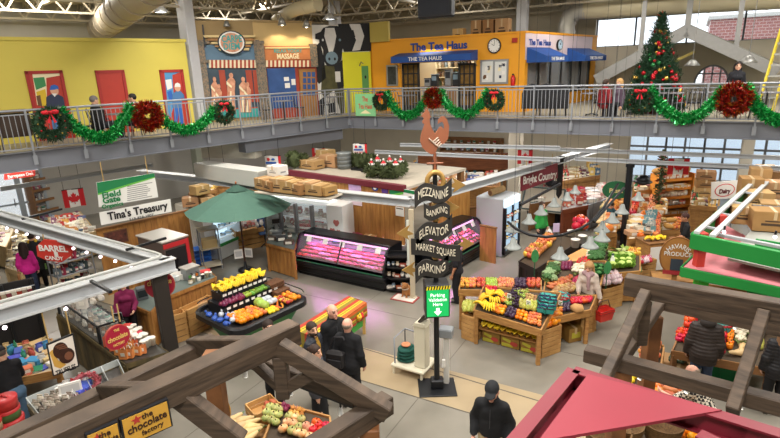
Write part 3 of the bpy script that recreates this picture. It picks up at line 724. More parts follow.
for i in range(5):
 y=36.5+i*3.2;d=i*4.2
 F1.poly(g,[(203+d*.9,y-1+i*.2),(228,y-1.2),(228,y+1.2),(204.4+d*.9,y+1.3)],.14,.19,10 if i%2 else 11);F1.poly(g,[(233,y-1.2),(255-d*.35,y-1),(254.6-d*.35,y+1.2),(233,y+1.2)],.14,.19,10 if i%2 else 11)
F1.poly(g,[(202,25),(203.5,25),(206,46),(204,46)],.14,.18,12)
g.build('wing',CM,r)
g=MB();F1.ell(g,231.5,43,14,12.2,.17,.21,12);F1.ell(g,231.5,43,12.6,11,.21,.23,13);F1.ell(g,231.5,43,11,9.6,.23,.24,5);g.build('disc',CM,r)
g=MB();F1.text(g,'CARPE',231.5,39.5,20,7,.25,7,.03);F1.text(g,'DIEM',231.5,47,16,6.5,.25,7,.03);g.build('lettering',CM,r)
r=F2.root('painted_shop_front','terracotta painted front of the massage shop, right half with door and window','shop front')
g=MB();F2.rect(g,263,46,317,118,0,.03,3);F2.rect(g,268,68,296,108,.03,.05,9);g.build('panel',CM,r)
g=MB();F2.rect(g,264,48,309,60,.05,.12,8);F2.rect(g,264,47,309,48.6,.05,.14,11);g.build('sign_board',CM,r)
g=MB();F2.text(g,'RELAX TODAY',287,51.2,28,4,.125,7,.02);F2.text(g,'MASSAGE',287,56.6,22,5.2,.125,14,.03);g.build('lettering',CM,r)
g=MB();F2.rect(g,309,44,316,67,.04,.15,4);g.build('pillar',CM,r);g=MB();F2.rect(g,258,42,266,120,.05,.16,4);g.build('pillar',CM,r)
g=MB()
for i in range(25):
 x=265+i*2.04;F2.poly(g,[(x,60.5),(x+2.04,60.5),(x+2.04,67),(x,67)],.05,.13,3 if i%2 else 6)
g.build('striped_valance',CM,r)
for x,y,w,h in((283.5,77,5,4),(284.5,83,5,5),(291,79,4,6)):
 g=MB();F2.rect(g,x,y,x+w,y+h,.051,.055,13);g.build('notice',CM,r)
g=MB();F2.rect(g,300,69,316,116,.03,.09,10);
for i in range(3):
 for j in range(4):F2.rect(g,302.2+i*4.4,72+j*6.2,305.4+i*4.4,76.8+j*6.2,.09,.10,9)
g.build('french_door',CM,r)
lampm=mh('lamp_metal','8f8f8c',.35,metal=.5);bulb_m=mat('lamp_glow',(1,.9,.72),.4,emit=6)
for px,py,k in((278,30,'left'),(302,32,'right')):
 s_,z_=F2.p(px,py-3);q=c1+(c2-c1).normalized()*s_;n=Vector((math.sin(F2.rz),-math.cos(F2.rz),0))
 r=root('gooseneck_lamp','grey gooseneck lamp over the massage sign, the '+k+' one','lamp',Vector((q.x,q.y,z_)),F2.rz)
 s=MB();s.tube([(0,0,.25),(0,-.15,.42),(0,-.38,.42),(0,-.48,.28)],.02,6);s.build('arm',[lampm],r)
 s=MB();s.lathe([(.04,.3),(.09,.26),(.17,.02),(.15,.02),(.06,.22)],(0,-.48,0),14);s.build('shade',[lampm],r)
 MB().sph((0,-.48,.06),.06,0,8,6).build('bulb',[bulb_m],r)
 l=bpy.data.lights.new('spot','SPOT');l.energy=60;l.color=(1,.82,.55);l.spot_size=2.2;l.shadow_soft_size=.1
 lo_=bpy.data.objects.new('spot',l);C.objects.link(lo_);lo_.location=Vector((q.x,q.y,z_))+n*.48;lo_.rotation_euler=(0,0,0)
zt3=F3.p(340,25)[1];L3=(c3-c2).length
s=MB();s.box(0,0,DZ,L3,.2,zt3,1);o=F3.build(s,'wall_cow_mural',[black_p,mh('mural_white','dcdad4',.6)]);o['kind']='structure'
r=F3.root('cow_mural','black and white cow painted on the wall beside the massage shop','mural')
CW=[mh('cow_black','17181c',.6),mh('cow_white','d8d6d2',.6,noise=.1,scale=5),mh('cow_grey_blue','6f8796',.6),mh('lime_paint','e0dd2c',.6),mh('olive_dark','54512c',.6,noise=.5,scale=4),mh('mural_door_green','5d9a58',.6)]
g=MB();
F3.poly(g,[(319,34),(323,28),(329,26),(337,26),(344,30),(346,40),(342,50),(341,60),(336,66),(327,66),(323,60),(323,50),(319,42)],.02,.03,0);F3.poly(g,[(338,24),(371,23),(371,51),(344,52),(340,40)],.005,.012,0);F3.poly(g,[(349,24),(360,24),(364,36),(360,50),(352,51),(356,40)],.013,.018,1)
F3.poly(g,[(315.5,46),(320,42),(324,60),(326,78),(319,84),(316,80)],.006,.014,0);F3.poly(g,[(322,66),(343,60),(344,115),(333,115),(321,92)],.006,.014,4);F3.poly(g,[(324,98),(334,90),(341,115),(324,115)],.015,.02,1);F3.poly(g,[(328,104),(335,102),(336,112),(329,113)],.021,.025,0);F3.poly(g,[(317,102),(325,96),(326,115),(317,115)],.014,.02,0);F3.poly(g,[(334,66),(343,60),(344,86),(338,90)],.015,.02,0)
F3.poly(g,[(344,31),(353,30),(355,37),(349,41),(344,38)],.032,.04,0);F3.poly(g,[(320,32),(315,34),(315,39),(320,40)],.032,.04,0)
g.build('cow_body',CW,r)
g=MB();F3.poly(g,[(325,28),(334,28),(336,36),(334,47),(332,54),(329,54),(327,46),(324,36)],.031,.035,1);F3.ell(g,331.5,58,6.2,6.6,.031,.036,2,16);F3.ell(g,329,59,1.1,1.6,.037,.04,0,8);F3.ell(g,334.5,59,1.1,1.6,.037,.04,0,8);F3.ell(g,322.5,40,1,1.3,.031,.04,1,8);F3.ell(g,339.5,40,1.2,1.4,.031,.04,2,8)
g.build('cow_face',CW,r)
r=F3.root('lime_doorway','lime yellow recess with a green door right of the cow mural','doorway')
g=MB();F3.rect(g,343.5,52,371,112,.012,.05,3);g.build('recess',CW,r)
g=MB();F3.rect(g,361.5,66,368,93,.05,.07,5);F3.ell(g,364.7,77,.9,1.6,.071,.08,0,10);g.build('green_door',CW,r)
g=MB();g.tube([(F3.p(359,66)[0],-.05,F3.p(359,66)[1]),(F3.p(359,62)[0],-.2,F3.p(359,62)[1]),(F3.p(360.5,63)[0],-.28,F3.p(360,64)[1])],.02,6);g.build('lamp_arm',[lampm],r)
g=MB();F3.rect(g,335,71.5,340,82,.03,.05,1);F3.build(g,'notice_board',CW);o=bpy.data.objects[g and 'notice_board'];tag(o,'small white notice on the cow mural','notice')
t0=G0(P(371.5,111,DZ));t1=G0(P(523,112,DZ));T1=Face(t0,t1);uT=(t1-t0).normalized();nT=Vector((-uT.y,uT.x,0))
_a=wr0-nR*.35;_s=ONW(_a,_a+uR,593,97)[0];t2=_a+uR*_s;t2.z=0;W6=(t2-t1).length;T2=Face(t1,t2);ztT=T1.p(450,35.5)[1];LT=(t1-t0).length
or_m=mh('orange_paint','eba121',.55,noise=.05,scale=1.5);pink_m=mh('pale_pink_paint','e3cfd3',.6);bluea=mh('awning_blue','1d4f9c',.6,noise=.15,scale=3);blue_l=mh('lettering_blue','1c3f8a',.5);pan_b=mh('door_black_frame','23211f',.4);pane_w=mh('door_pane_amber','8a6a3a',.2,noise=.4,scale=6);roofm=mh('shop_roof_grey','8d8a80',.8)
TM=[or_m,pink_m,bluea,blue_l,pan_b,pane_w,white_p,black_p,mh('frame_silver','9a9c9e',.35,metal=.4),mh('board_pale','d8d9d6',.6),brown_p,cream_p]
ox0,_=T1.p(401,85);ox1,_=T1.p(476,85);oz=T1.p(440,62)[1]
s=MB();s.box(0,0,DZ,ox0,.18,ztT,0);s.box(ox1,0,DZ,LT,.18,ztT,0);s.box(ox0,0,oz,ox1,.18,ztT,0);s.box(-.02,-.05,ztT-.07,LT+.03,.2,ztT,0);s.box(0,.18,DZ,.18,6.5,ztT,0);s.box(ox0-.2,2.2,DZ,ox1+.2,2.35,oz+.3,11)
o=T1.build(s,'wall_tea_shop_front',TM);o['kind']='structure'
s=MB();s.prism([(0.2,.2),(LT-.2,.2),(LT-.2+(t2-t1).dot(uT),(t2-t1).dot(nT)),(.2,6.5)],ztT-.3,ztT-.2,0);o=T1.build(s,'ceiling_tea_shop_roof',[roofm]);o['kind']='structure'
w20=T2.p(529,75)[0];w21=T2.p(588,75)[0];zW=T2.p(556,59)[1];zW=max(zW,DZ+1.9)
s=MB();s.box(0,0,zW,W6-.6,.18,ztT,1);s.box(0,0,DZ,.25,.18,zW,0);s.box(W6-.6,0,DZ,W6,.18,ztT,0);s.box(.25,0,DZ,W6-.6,.18,DZ+.5,0);s.box(-.03,-.03,ztT-.08,W6,.2,ztT,0)
o=T2.build(s,'wall_tea_shop_side',TM);o['kind']='structure'
for i,(x0,x1,k)in enumerate(((402,419,'left'),(458,475,'right'))):
 r=T1.root('french_door','black framed glazed door at the %s end of the tea shop counter'%k,'door');a=T1.p(x0,85)[0];b=T1.p(x1,85)[0];z=T1.p((x0+x1)/2,63)[1]
 g=MB();w=.08;g.box(a,.02,DZ,a+w,.1,z);g.box(b-w,.02,DZ,b,.1,z);g.box(a,.02,z-w,b,.1,z);g.box(a,.02,DZ,b,.1,DZ+.25)
 for j in range(1,4):zz=DZ+.25+(z-DZ-.25)*j/4;g.box(a,.03,zz-.025,b,.09,zz+.025)
 for j in(1,2):x=a+(b-a)*j/3;g.box(x-.02,.03,DZ,x+.02,.09,z)
 g.build('frame',[pan_b],r);g=MB();g.box(a+.05,.06,DZ+.2,b-.05,.065,z-.05);g.build('pane',[pane_w],r)
r=T1.root('shop_counter','tea shop serving counter with white front between the two black doors','counter');a=T1.p(421,90)[0];b=T1.p(457,90)[0]
g=MB();g.box(a,.1,DZ,b,.7,DZ+.95,0,.02);g.build('body',[mh('counter_white','c9c4ba',.5)],r);g=MB();g.box(a-.05,.02,DZ+.95,b+.05,.75,DZ+1.0,0,.01);g.build('top',[brown_p],r)
for j in range(3):
 g=MB();g.box(a+.06+j*(b-a)/3,.08,DZ+.12,a+(j+1)*(b-a)/3-.06,.1,DZ+.85,0,.01);g.build('panel',[mh('counter_panel','8f6a48',.5)],r)
sh=T1.root('wall_shelf','pale shelf unit of tea tins behind the tea shop counter','shelf')
g=MB();
for j in range(4):g.box(a-.1,1.75,DZ+.9+j*.4,b+.1,2.15,DZ+.93+j*.4)
g.box(a-.1,1.75,DZ,a-.05,2.15,DZ+2.2);g.box(b+.05,1.75,DZ,b+.1,2.15,DZ+2.2);g.build('boards',[cream_p],sh)
tins=[mh('tin_%d'%i,h,.4,var=.2)for i,h in enumerate(('4a5a44','9a8a70','c9c0ae','5a3a2c','8a9aa8','2c2a2a'))]
tin=None;Mx=Matrix.Translation((t0.x,t0.y,0))@Matrix.Rotation(T1.rz,4,'Z')
tinp=[]
for m in tins:
 s=MB();s.lathe([(0,0),(.07,0),(.07,.2),(.055,.215),(.055,.24),(0,.24)],n=10);tinp.append(s.mesh('tea_tin',[m]))
def single(me,name,label,cat,loc,rz=0,group=None,scale=1):
 o=bpy.data.objects.new(name,me);C.objects.link(o);o.location=loc;o.rotation_euler=(0,0,rz)if not isinstance(rz,tuple)else rz
 o.scale=(scale,)*3 if not isinstance(scale,tuple)else scale
 return tag(o,label,cat,group)
for j in range(3):
 for i in range(11):
  single(tinp[random.randrange(6)],'tea_tin','tea tin on a shelf behind the tea shop counter','tin',Mx@Vector((a+.05+i*(b-a)/10.5,1.95,DZ+.93+j*.4)),0,'tea tins behind the counter')
for i,x in enumerate((.12,.35,.8,1.05)):
 s=MB();hh=(.3,.45,.62,.5)[i];s.box(-.13,-.13,0,.13,.13,hh,0,.02);s.box(-.1,-.135,hh*.5,.1,-.12,hh*.9,1);s.box(-.14,-.14,hh,.14,.14,hh+.03,1,.01)
 thing(s,'counter_machine',[[mh('machine_steel','a9adb3',.3,metal=.5),mh('machine_dark','3a3d42',.3)],[mh('machine_black','303236',.3),mh('machine_glass','8aa0b0',.1)]][i%2],('pale blue-grey till on the left end of the tea counter','dark brewing machine left on the tea counter','tall steel coffee machine on the tea counter','dark coffee grinder right of the coffee machine on the tea counter')[i],'machine',Mx@Vector((a+(b-a)*min(.9,x*.85),.4,DZ+1.0)),T1.rz)
l=bpy.data.lights.new('shop_fill_light','AREA');l.size=2.5;l.energy=90;l.color=(1,.93,.82);o=bpy.data.objects.new('shop_fill_light',l);C.objects.link(o);o.location=Mx@Vector(((a+b)/2,1.1,DZ+2.45))  # added fill lamp, brightens the dark inside of the tea shop
def awning(F,q,label,dep,txt=None,tq=None):
 """q: top-left, top-right, front-left, front-right as pixels on the shop plane (front heights only)"""
 r=F.root('awning',label,'awning');(xa,za),(xb,zb)=F.p(*q[0]),F.p(*q[1]);zt=(za+zb)/2;zf=q[2];
 g=MB();g.add([(xa,-.02,zt),(xb,-.02,zt),(xb,-dep,zf+.24),(xa,-dep,zf+.24),(xb,-.02,zf+.24),(xa,-.02,zf+.24)],[(0,3,2,1),(0,5,3),(1,2,4)],0);g.build('canopy',[bluea],r)
 g=MB();g.box(xa,-dep-.01,zf,xb,-dep+.005,zf+.24);g.box(xa,-dep,zf,xa+.015,-.02,zf+.24);g.box(xb-.015,-dep,zf,xb,-.02,zf+.24);g.build('valance',[bluea],r)
 if txt:g=MB();g.text(txt,.2,LXA(xa+(xb-xa)*tq[0],-dep-.015,zf+.12),0,.004,.02,w=(xb-xa)*tq[1]);g.build('lettering',[white_p],r)
 g=MB()
 for x in(xa+.03,xb-.03):g.tube([(x,-dep+.02,zf+.1),(x,-.02,zf-.2)],.012,5)
 g.build('frame',[rail_m],r);return r
awning(T1,((399,54),(478,49),T1.p(436,62.5)[1]+.03),'large blue awning over the tea shop counter',.75,'THE TEA HAUS',(.44,.42))
zz=T2.p(538,47.5)[1]
def awn2(s0,s1,label):
 r=T2.root('awning',label,'awning');zt,zf,dep=zz,zz-.55,.8
 g=MB();g.add([(s0,-.02,zt),(s1,-.02,zt),(s1,-dep,zf+.22),(s0,-dep,zf+.22),(s1,-.02,zf+.22),(s0,-.02,zf+.22)],[(0,3,2,1),(0,5,3),(1,2,4)],0);g.build('canopy',[bluea],r)
 g=MB();g.box(s0,-dep-.01,zf,s1,-dep+.005,zf+.22);g.box(s0,-dep,zf,s0+.015,-.02,zf+.22);g.box(s1-.015,-dep,zf,s1,-.02,zf+.22);g.build('valance',[bluea],r)
 g=MB();g.text('THE TEA HAUS',.17,LXA((s0+s1)/2,-dep-.015,zf+.11),0,.004,.02,w=(s1-s0)*.6);g.build('lettering',[white_p],r)
sA=T2.p(524.5,50)[0];sB=T2.p(549,50)[0];sC=T2.p(567,50)[0];sD=min(W6-.1,T2.p(589,50)[0])
awn2(max(.1,sA),sB,'blue awning on the side wall of the tea shop, the one nearer its corner');awn2(sC,sD,'blue awning on the side wall of the tea shop, the one farther from its corner')
r=T1.root('shop_sign','blue shop name lettering on the orange front wall','sign');g=MB();T1.text(g,'The Tea Haus',439,46.3,57,8,.02,3,.035);g.build('lettering',TM,r)
r=T2.root('shop_sign','blue shop name lettering on a pale panel of the side wall','sign');g=MB();T2.rect(g,525,34,551,47,.01,.03,1);g.build('panel',TM,r);g=MB();T2.text(g,'The Tea Haus',539,42.8,22,6,.04,3,.035);g.build('lettering',TM,r)
def clock(F,px,py,rx,ry,label,dial):
 r=F.root('wall_clock',label,'clock');g=MB();F.ell(g,px,py,rx,ry,.02,.08,7,24);g.build('rim',TM,r);g=MB();F.ell(g,px,py,rx*.84,ry*.84,.08,.085,0,24);g.build('dial',[dial],r)
 c=F.p(px,py);R=F.p(px,py-ry)[1]-c[1];g=MB();g.bar((c[0],-.09,c[1]),(c[0]-R*.35,-.09,c[1]+R*.25),.01,.03,0,up=(0,1,0));g.bar((c[0],-.09,c[1]),(c[0]+R*.1,-.09,c[1]+R*.65),.01,.02,0,up=(0,1,0));g.build('hands',[black_p],r)
 g=MB()
 for k in range(12):t=k*PI/6;g.box(c[0]+R*.7*math.cos(t)-.012,-.09,c[1]+R*.7*math.sin(t)-.012,c[0]+R*.7*math.cos(t)+.012,-.086,c[1]+R*.7*math.sin(t)+.012)
 g.build('numerals',[black_p],r)
clock(T1,494.7,45.8,6.6,7.8,'round black rimmed wall clock on the orange front',white_p);clock(T2,558.5,45,2.6,5.6,'round wall clock with blue dial on the side wall of the tea shop',mh('dial_blue','b8d4ea',.4))
r=T1.root('bulletin_board','silver two-door glazed bulletin board with pinned papers on the orange wall','board');g=MB();T1.rect(g,480.5,59.5,508.5,84,.0,.06,8);g.build('frame',TM,r)
for x0,x1 in((482.5,493.3),(495.3,506.8)):
 g=MB();T1.rect(g,x0,61.5,x1,82,.06,.065,9);g.build('board',TM,r)
 for _ in range(7):
  x=random.uniform(x0+.4,x1-3.4);y=random.uniform(62,77);g=MB();T1.rect(g,x,y,x+random.uniform(2,3.2),y+random.uniform(2.5,4.5),.066,.069,0);g.build('pinned_paper',[random.choice([white_p,cream_p,brown_p,navy])],r)
r=T1.root('framed_poster','dark framed poster left of the tea shop awning','poster');g=MB();T1.rect(g,387,65,398,86,0,.05,8);g.build('frame',TM,r);g=MB();T1.rect(g,388.5,66.5,396.5,84.5,.05,.055,0);g.build('print',[mh('poster_dark','40443f',.5,noise=.6,scale=9)],r)
r=T1.root('fire_extinguisher','red fire extinguisher hung on the orange corner of the tea shop','extinguisher');c=T1.p(513.5,81);g=MB();g.lathe([(0,-.22),(.075,-.22),(.08,-.18),(.08,.12),(.05,.19),(.02,.21),(0,.21)],(c[0],-.1,c[1]),12);g.build('cylinder',[mh('extinguisher_red','c81e1e',.3)],r);g=MB();g.box(c[0]-.03,-.13,c[1]+.21,c[0]+.03,-.07,c[1]+.27);g.tube([(c[0]+.03,-.1,c[1]+.24),(c[0]+.1,-.12,c[1]+.1),(c[0]+.09,-.12,c[1]-.1)],.012,5);g.build('valve',[black_p],r)
g=MB();T1.rect(g,512.5,38,517.5,42.5,0,.09,0);o=T1.build(g,'alarm_box',[mh('alarm_red','a8281e',.4)]);tag(o,'small dark red fire alarm box above the extinguisher','alarm')
r=T2.root('shop_window','row of tall side windows of the tea shop with goods behind','window')
g=MB()
for k in range(7):x=.25+(W6-.85)*k/6;g.box(x-.04,.03,DZ+.5,x+.04,.15,zW)
g.box(.25,.03,DZ+.5,W6-.6,.15,DZ+.58);g.build('frame',[pan_b],r);g=MB();g.box(.25,.08,DZ+.55,W6-.6,.085,zW);g.build('pane',[glass_m],r)
g=MB();g.box(.3,.9,DZ+.2,W6-.7,1.0,zW+.2);o=T2.build(g,'wall_tea_shop_inner',[brown_p]);o['kind']='structure'
ys=MB();T1.rect(ys,371.5,22,390,42,.0,.15,0);o=T1.build(ys,'wall_olive_block',[mh('olive_paint','b3a04e',.6)]);o['kind']='structure'
card=[mh('cardboard_%d'%i,h,.85,noise=.12,scale=5,var=.15)for i,h in enumerate(('b08a5c','a27a4c','c29c6c'))];tape=mh('parcel_tape','c8b088',.4);ink=mh('box_print_dark','4a3a2c',.8)
def cbox(w,d,h,mi=0,printed=True):
 s=MB();s.box(-w/2,-d/2,0,w/2,d/2,h,0,.012);s.box(-.03,-d/2-.003,h*.6,.03,d/2+.003,h+.003,1);
 if printed:s.box(-w*.3,-d/2-.004,h*.3,w*.3,-d/2,h*.42,2);s.box(-w*.22,-d/2-.004,h*.5,w*.22,-d/2,h*.56,2);s.box(w/2,-d*.25,h*.3,w/2+.004,d*.25,h*.45,2)
 return s,[card[mi],tape,ink]
def put_box(loc,rz,w,d,h,label,group=None,mi=0):
 s,m=cbox(w,d,h,mi);return thing(s,'cardboard_box',m,label,'box',loc,rz,group)
for i,(x0,x1,y0)in enumerate(((470,480.5,17),(482,493,16.5),(494.5,508,16.5))):
 xa=ONW(t0+nT*.7,t1+nT*.7,x0,28);xb=ONW(t0+nT*.7,t1+nT*.7,x1,28);q=t0+nT*1.0+uT*((xa[0]+xb[0])/2);w=xb[0]-xa[0]
 put_box((q.x,q.y,ztT-.2),T1.rz,w*.97,.5,.75,('left','middle','right')[i]+' brown carton of the three on the orange tea shop roof',None,i%3)
q=t0+nT*1.0+uT*T1.p(447,30)[0]*1.04;put_box((q.x,q.y,ztT-.2),T1.rz,.45,.4,.5,'small brown carton on the tea shop roof left of the three tall ones',None,2)
q=P(436,4,7.4);s=MB();s.box(-.42,-.12,-.1,.42,.12,1.8,0,.03);s.box(-.36,-.13,-.03,.36,-.12,1.7,1);s.tube([(-.3,0,1.8),(-.3,0,2.1)],.015,5);s.tube([(.3,0,1.8),(.3,0,2.1)],.015,5)
thing(s,'hanging_loudspeaker',[mh('speaker_black','15161a',.6),mh('speaker_grille','22242a',.9)],'black box hanging from the ceiling above the tea shop lettering','loudspeaker',(q.x,q.y,7.2),T1.rz)
c=railpt(365.5,105,False);r=root('railing_sign','pale green sign with red lettering hung on the railing, left of the tea shop','sign',c,rzR);w=.46;h=.42
g=MB();g.box(-w,-.02,-h,w,.0,h,0,.01);g.build('board',[mh('sign_green','7fc28a',.6)],r);g=MB();g.text('The\nTea Haus',.27,LXA(0,-.025,.08),0,.003,.01,w=.62);g.build('lettering',[mh('sign_red','c8382e',.5)],r)
g=MB();g.prism([(-.25,-.02),(.25,-.02),(0,.12)],0,.004,0,M=LXA(0,-.021,-.3));g.build('arrow',[mh('sign_cream','e3dcae',.6)],r)
q=P(652,113,DZ);r=root('christmas_tree','tall Christmas tree with red and gold ornaments on the upper floor','tree',q,0)
dist=(q-Vector((0,0,EYE))).length;Ht=HZ(652,16,q)-DZ;Rb=.92
s=MB()
for k in range(26):
 t=k/25;z=.35+(Ht-.45)*t;R=Rb*(1-t)**.85+.05
 n=max(5,int(22*(1-t))+4)
 for i in range(n):
  a=2*PI*i/n+k*.7;d=Vector((math.cos(a),math.sin(a),-.28));p=Vector((0,0,z+.1));e=p+d*R*random.uniform(.85,1.08)
  s.tube([p,e],[.02,.006],4);m_=max(3,int(R*9))
  for j in range(1,m_+1):needles(s,p+(e-p)*(j/m_),d,.05,12,.13,.012)
s.build('branches',[mh('tree_green','1f4a2c',.7,noise=.5,scale=20)],r)
MB().tube([(0,0,.05),(0,0,Ht*.9)],[.07,.02],8).build('trunk',[brown_p],r)
MB().lathe([(0,0),(.3,0),(.26,.3),(0,.3)],n=12).build('base',[mh('tree_skirt_red','8a1a20',.6)],r)
for k in range(96):
 t=random.random()**1.25*.96;z=.3+(Ht-.5)*t;R=(Rb*(1-t)**.85+.05)*1.02;a=random.uniform(PI*.95,PI*2.05);m=[baub_r,baub_r,baub_g,mh('bauble_green','2f7a44',.2,metal=.4)][k%4]
 MB().sph((R*math.cos(a),R*math.sin(a),z-.12),random.uniform(.045,.085),0,7,5).build('bauble',[m],r)
s=MB();
for k in range(5):a=PI/2+k*2*PI/5;s.add([(0,-.05,0),(.07*math.cos(a-.6),0,.07*math.sin(a-.6)),(.2*math.cos(a),0,.2*math.sin(a)),(.07*math.cos(a+.6),0,.07*math.sin(a+.6))],[(0,1,2),(0,2,3)])
o=s.build('star',[mh('star_red_gold','a8482a',.3,metal=.4)],r);o.location=(0,0,Ht-.02)
blk=mh('black_metal','1d1e22',.4);
def bistro_chair():
 s=root('bistro_chair','x','chair');g=MB();g.lathe([(0,.44),(.2,.44),(.205,.46),(.2,.475),(0,.475)],n=14);g.build('seat',[blk],s)
 for a in(.8,2.35,3.95,5.5):
  MB().tube([(.15*math.cos(a),.15*math.sin(a),.45),(.22*math.cos(a),.22*math.sin(a),0)],.011,6).build('leg',[blk],s)
 g=MB();g.tube([(-.18,.1,.45),(-.2,.2,.7),(-.14,.24,.9),(0,.25,.95),(.14,.24,.9),(.2,.2,.7),(.18,.1,.45)],.012,6);g.tube([(-.12,.2,.5),(-.06,.23,.75),(0,.235,.92)],.008,5);g.tube([(.12,.2,.5),(.06,.23,.75),(0,.235,.92)],.008,5);g.build('backrest',[blk],s);return s
def bistro_table(w=.35):
 s=root('bistro_table','x','table');g=MB();g.lathe([(0,.72),(w,.72),(w+.01,.735),(w,.75),(0,.75)],n=20);g.build('tabletop',[mh('table_grey','77757a',.4)],s)
 MB().lathe([(.025,.03),(.025,.72)],n=8).build('pole',[blk],s);g=MB()
 for k in range(4):a=k*PI/2+.4;g.tube([(0,0,.06),(.28*math.cos(a),.28*math.sin(a),.015)],.016,6)
 g.build('base',[blk],s);return s
bc=bistro_chair();bt=bistro_table()
def up(px,dn,left=True):
 a,n,u=(AL,nL,uL)if left else(B0,nR,uR);a=a+n*dn;s_,_=ONW(a,a+u,px,110);q=a+u*s_;return Vector((q.x,q.y,DZ))
usedc=usedt=False
def chair_at(p,rz,label):
 global usedc
 if not usedc:bc.location=p;bc.rotation_euler=(0,0,rz);bc['label']=label;usedc=True;return bc
 return dup(bc,p,rz,label)
def table_at(p,label):
 global usedt
 if not usedt:bt.location=p;bt['label']=label;usedt=True;return bt
 return dup(bt,p,0,label)
for px,dn,rz,l in((112,1.0,2.2,'black bistro chair between the two seated men in black'),(86,.75,-.6,'black bistro chair left of the man in black before the yellow wall'),(268,.9,.5,'black bistro chair on the deck below the massage shop, left one'),(300,.7,1.9,'black bistro chair on the deck below the massage shop door'),(324,.9,-1,'black bistro chair on the deck below the cow mural'),(396,.8,.3,'black bistro chair before the dark framed poster'),(418,.7,2.5,'black bistro chair before the left tea shop door')):chair_at(up(px,dn,px<345),rz,l)
for px,dn,l in((118,.75,'grey round bistro table between the two seated men in black'),(284,.8,'grey round bistro table below the massage shop'),(335,1.0,'grey round bistro table below the cow mural'),(407,.9,'grey round bistro table before the tea shop')):table_at(up(px,dn,px<345),l)
for px,dn,l in((592,1.5,'grey round bistro table left of the Christmas tree'),(670,1.3,'grey round bistro table right of the Christmas tree'),(700,1.6,'grey round bistro table before the arched window'),(765,1.2,'grey round bistro table beside the yellow ladder')):table_at(up(px,dn,False),l)
for px,dn,rz,l in((600,1.2,1,'black bistro chair left of the Christmas tree'),(628,1.0,2,'black bistro chair close before the Christmas tree'),(676,.9,.4,'black bistro chair right of the Christmas tree'),(692,1.1,3,'black bistro chair before the arched window'),(712,.9,1,'black bistro chair left of the standing woman in black'),(756,.8,2.6,'black bistro chair right of the standing woman in black')):chair_at(up(px,dn,False),rz,l)
for px,w,l in((532,.32,'high black padded chair by the orange corner of the tea shop'),(546,.36,'high black padded chair below the side awning of the tea shop'),(558,.3,'high black padded chair farthest right of the three by the tea shop')):
 p=up(px,.75,False);r=root('padded_chair',l,'chair',p,rzR+random.uniform(-.3,.3));
 g=MB();g.box(-w,-.25,.3,w,.3,.5,0,.08);g.build('seat',[blk],r);g=MB();g.prism([(-w,.3),(w,.3),(w*1.02,.8),(w*.7,1.05),(0,1.12),(-w*.7,1.05),(-w*1.02,.8)],-.1,.1,0,M=LXA(0,-.22,0));g.build('backrest',[blk],r)
 for sx in(-1,1):
  for sy in(-1,1):MB().tube([(sx*w*.8,sy*.2,.3),(sx*w*.85,sy*.22,0)],.015,6).build('leg',[blk],r)
p=up(10,.8);r=root('tall_table','dark tall table at the far left end of the upper floor','table',p,rzL);g=MB();g.box(-.4,-.35,.98,.4,.35,1.04,0,.01);g.build('tabletop',[brown_p],r)
for sx in(-1,1):
 for sy in(-1,1):MB().tube([(sx*.33,sy*.28,.98),(sx*.38,sy*.33,0)],.025,6).build('leg',[mh('dark_wood','3a2c22',.5)],r)
g=MB();g.box(-.34,-.27,.35,.34,.27,.95,0,.02);g.build('cabinet',[mh('dark_wood','3a2c22',.5)],r)
FL=math.degrees(ANG((0,0),uL))
f=human('seated man in black coat with grey hair before the yellow wall',up(96,.65),FL,1.74,top=('coat','17181c'),bot=('trousers','1d1e24'),hair=('short','6a6460'),seat=True,yaw=.2,res=.013,girth=1.5)
f=human('seated man in black coat with dark hair behind the red tinsel wreath',up(134,.7),FL+150,1.74,top=('coat','17181c'),bot=('trousers','1d1e24'),hair=('short','1e1a18'),seat=True,res=.013,girth=1.5)
for px,rz,l in((96,FL,'bistro chair under the seated grey-haired man in black'),(134,FL+150,'bistro chair under the seated dark-haired man in black')):chair_at(up(px,.65 if px<100 else.7),math.radians(rz+90),l)
f=human('woman in black top with dark hair standing above the gold-red wreath',up(732,1.0,False),-115,1.6,top=('jacket','1a1b22'),bot=('trousers','15161a'),hair=('long','211a18'),female=True,res=.013)
f=human('seated woman with blonde hair and plum jacket left of the Christmas tree',up(617,1.0,False),200,1.62,top=('jacket','5a4a5a'),bot=('trousers','26262c'),hair=('long','c49a62'),seat=True,female=True,res=.014)
chair_at(up(617,1.0,False),math.radians(290),'bistro chair under the seated blonde woman in plum')
f=human('seated person in red jacket left of the Christmas tree',up(604,.7,False),30,1.62,top=('jacket','8a2028'),bot=('trousers','26262c'),hair=('short','3a2a22'),seat=True,res=.014)
chair_at(up(604,.7,False),math.radians(120),'bistro chair under the seated person in red')
a=up(764,2.0,False);r=root('step_ladder','yellow ladder leaning right of the standing woman in black','ladder',a,rzR)
for sx in(-.2,.2):g=MB();g.bar((sx,0,0),(sx+.35,.55,2.5),.05,.08);g.build('rail',[mh('ladder_yellow','d8c23a',.5)],r)
for k in range(7):t=(k+.7)/8;g=MB();g.bar((-.2+.35*t,.55*t,2.5*t),(.2+.35*t,.55*t,2.5*t),.03,.05);g.build('rung',[mh('ladder_steel','9a9a94',.4)],r)
def highbay(px,py,dist,label):
 p=Vector((0,0,EYE))+ray(px,py).normalized()*dist;z=p.z;r=root('pendant_lamp',label,'lamp',p);g=MB();g.lathe([(.05,.22),(.1,.2),(.26,.02),(.25,0),(.08,.16)],n=16);g.build('shade',[lampm],r)
 MB().lathe([(0,.03),(.2,.03),(.1,.09),(0,.1)],n=14).build('bulb',[mat('cool_glow',(.85,.92,1),.4,emit=9)],r);MB().tube([(0,0,.2),(0,0,CZ-z)],.012,5).build('rod',[lampm],r)
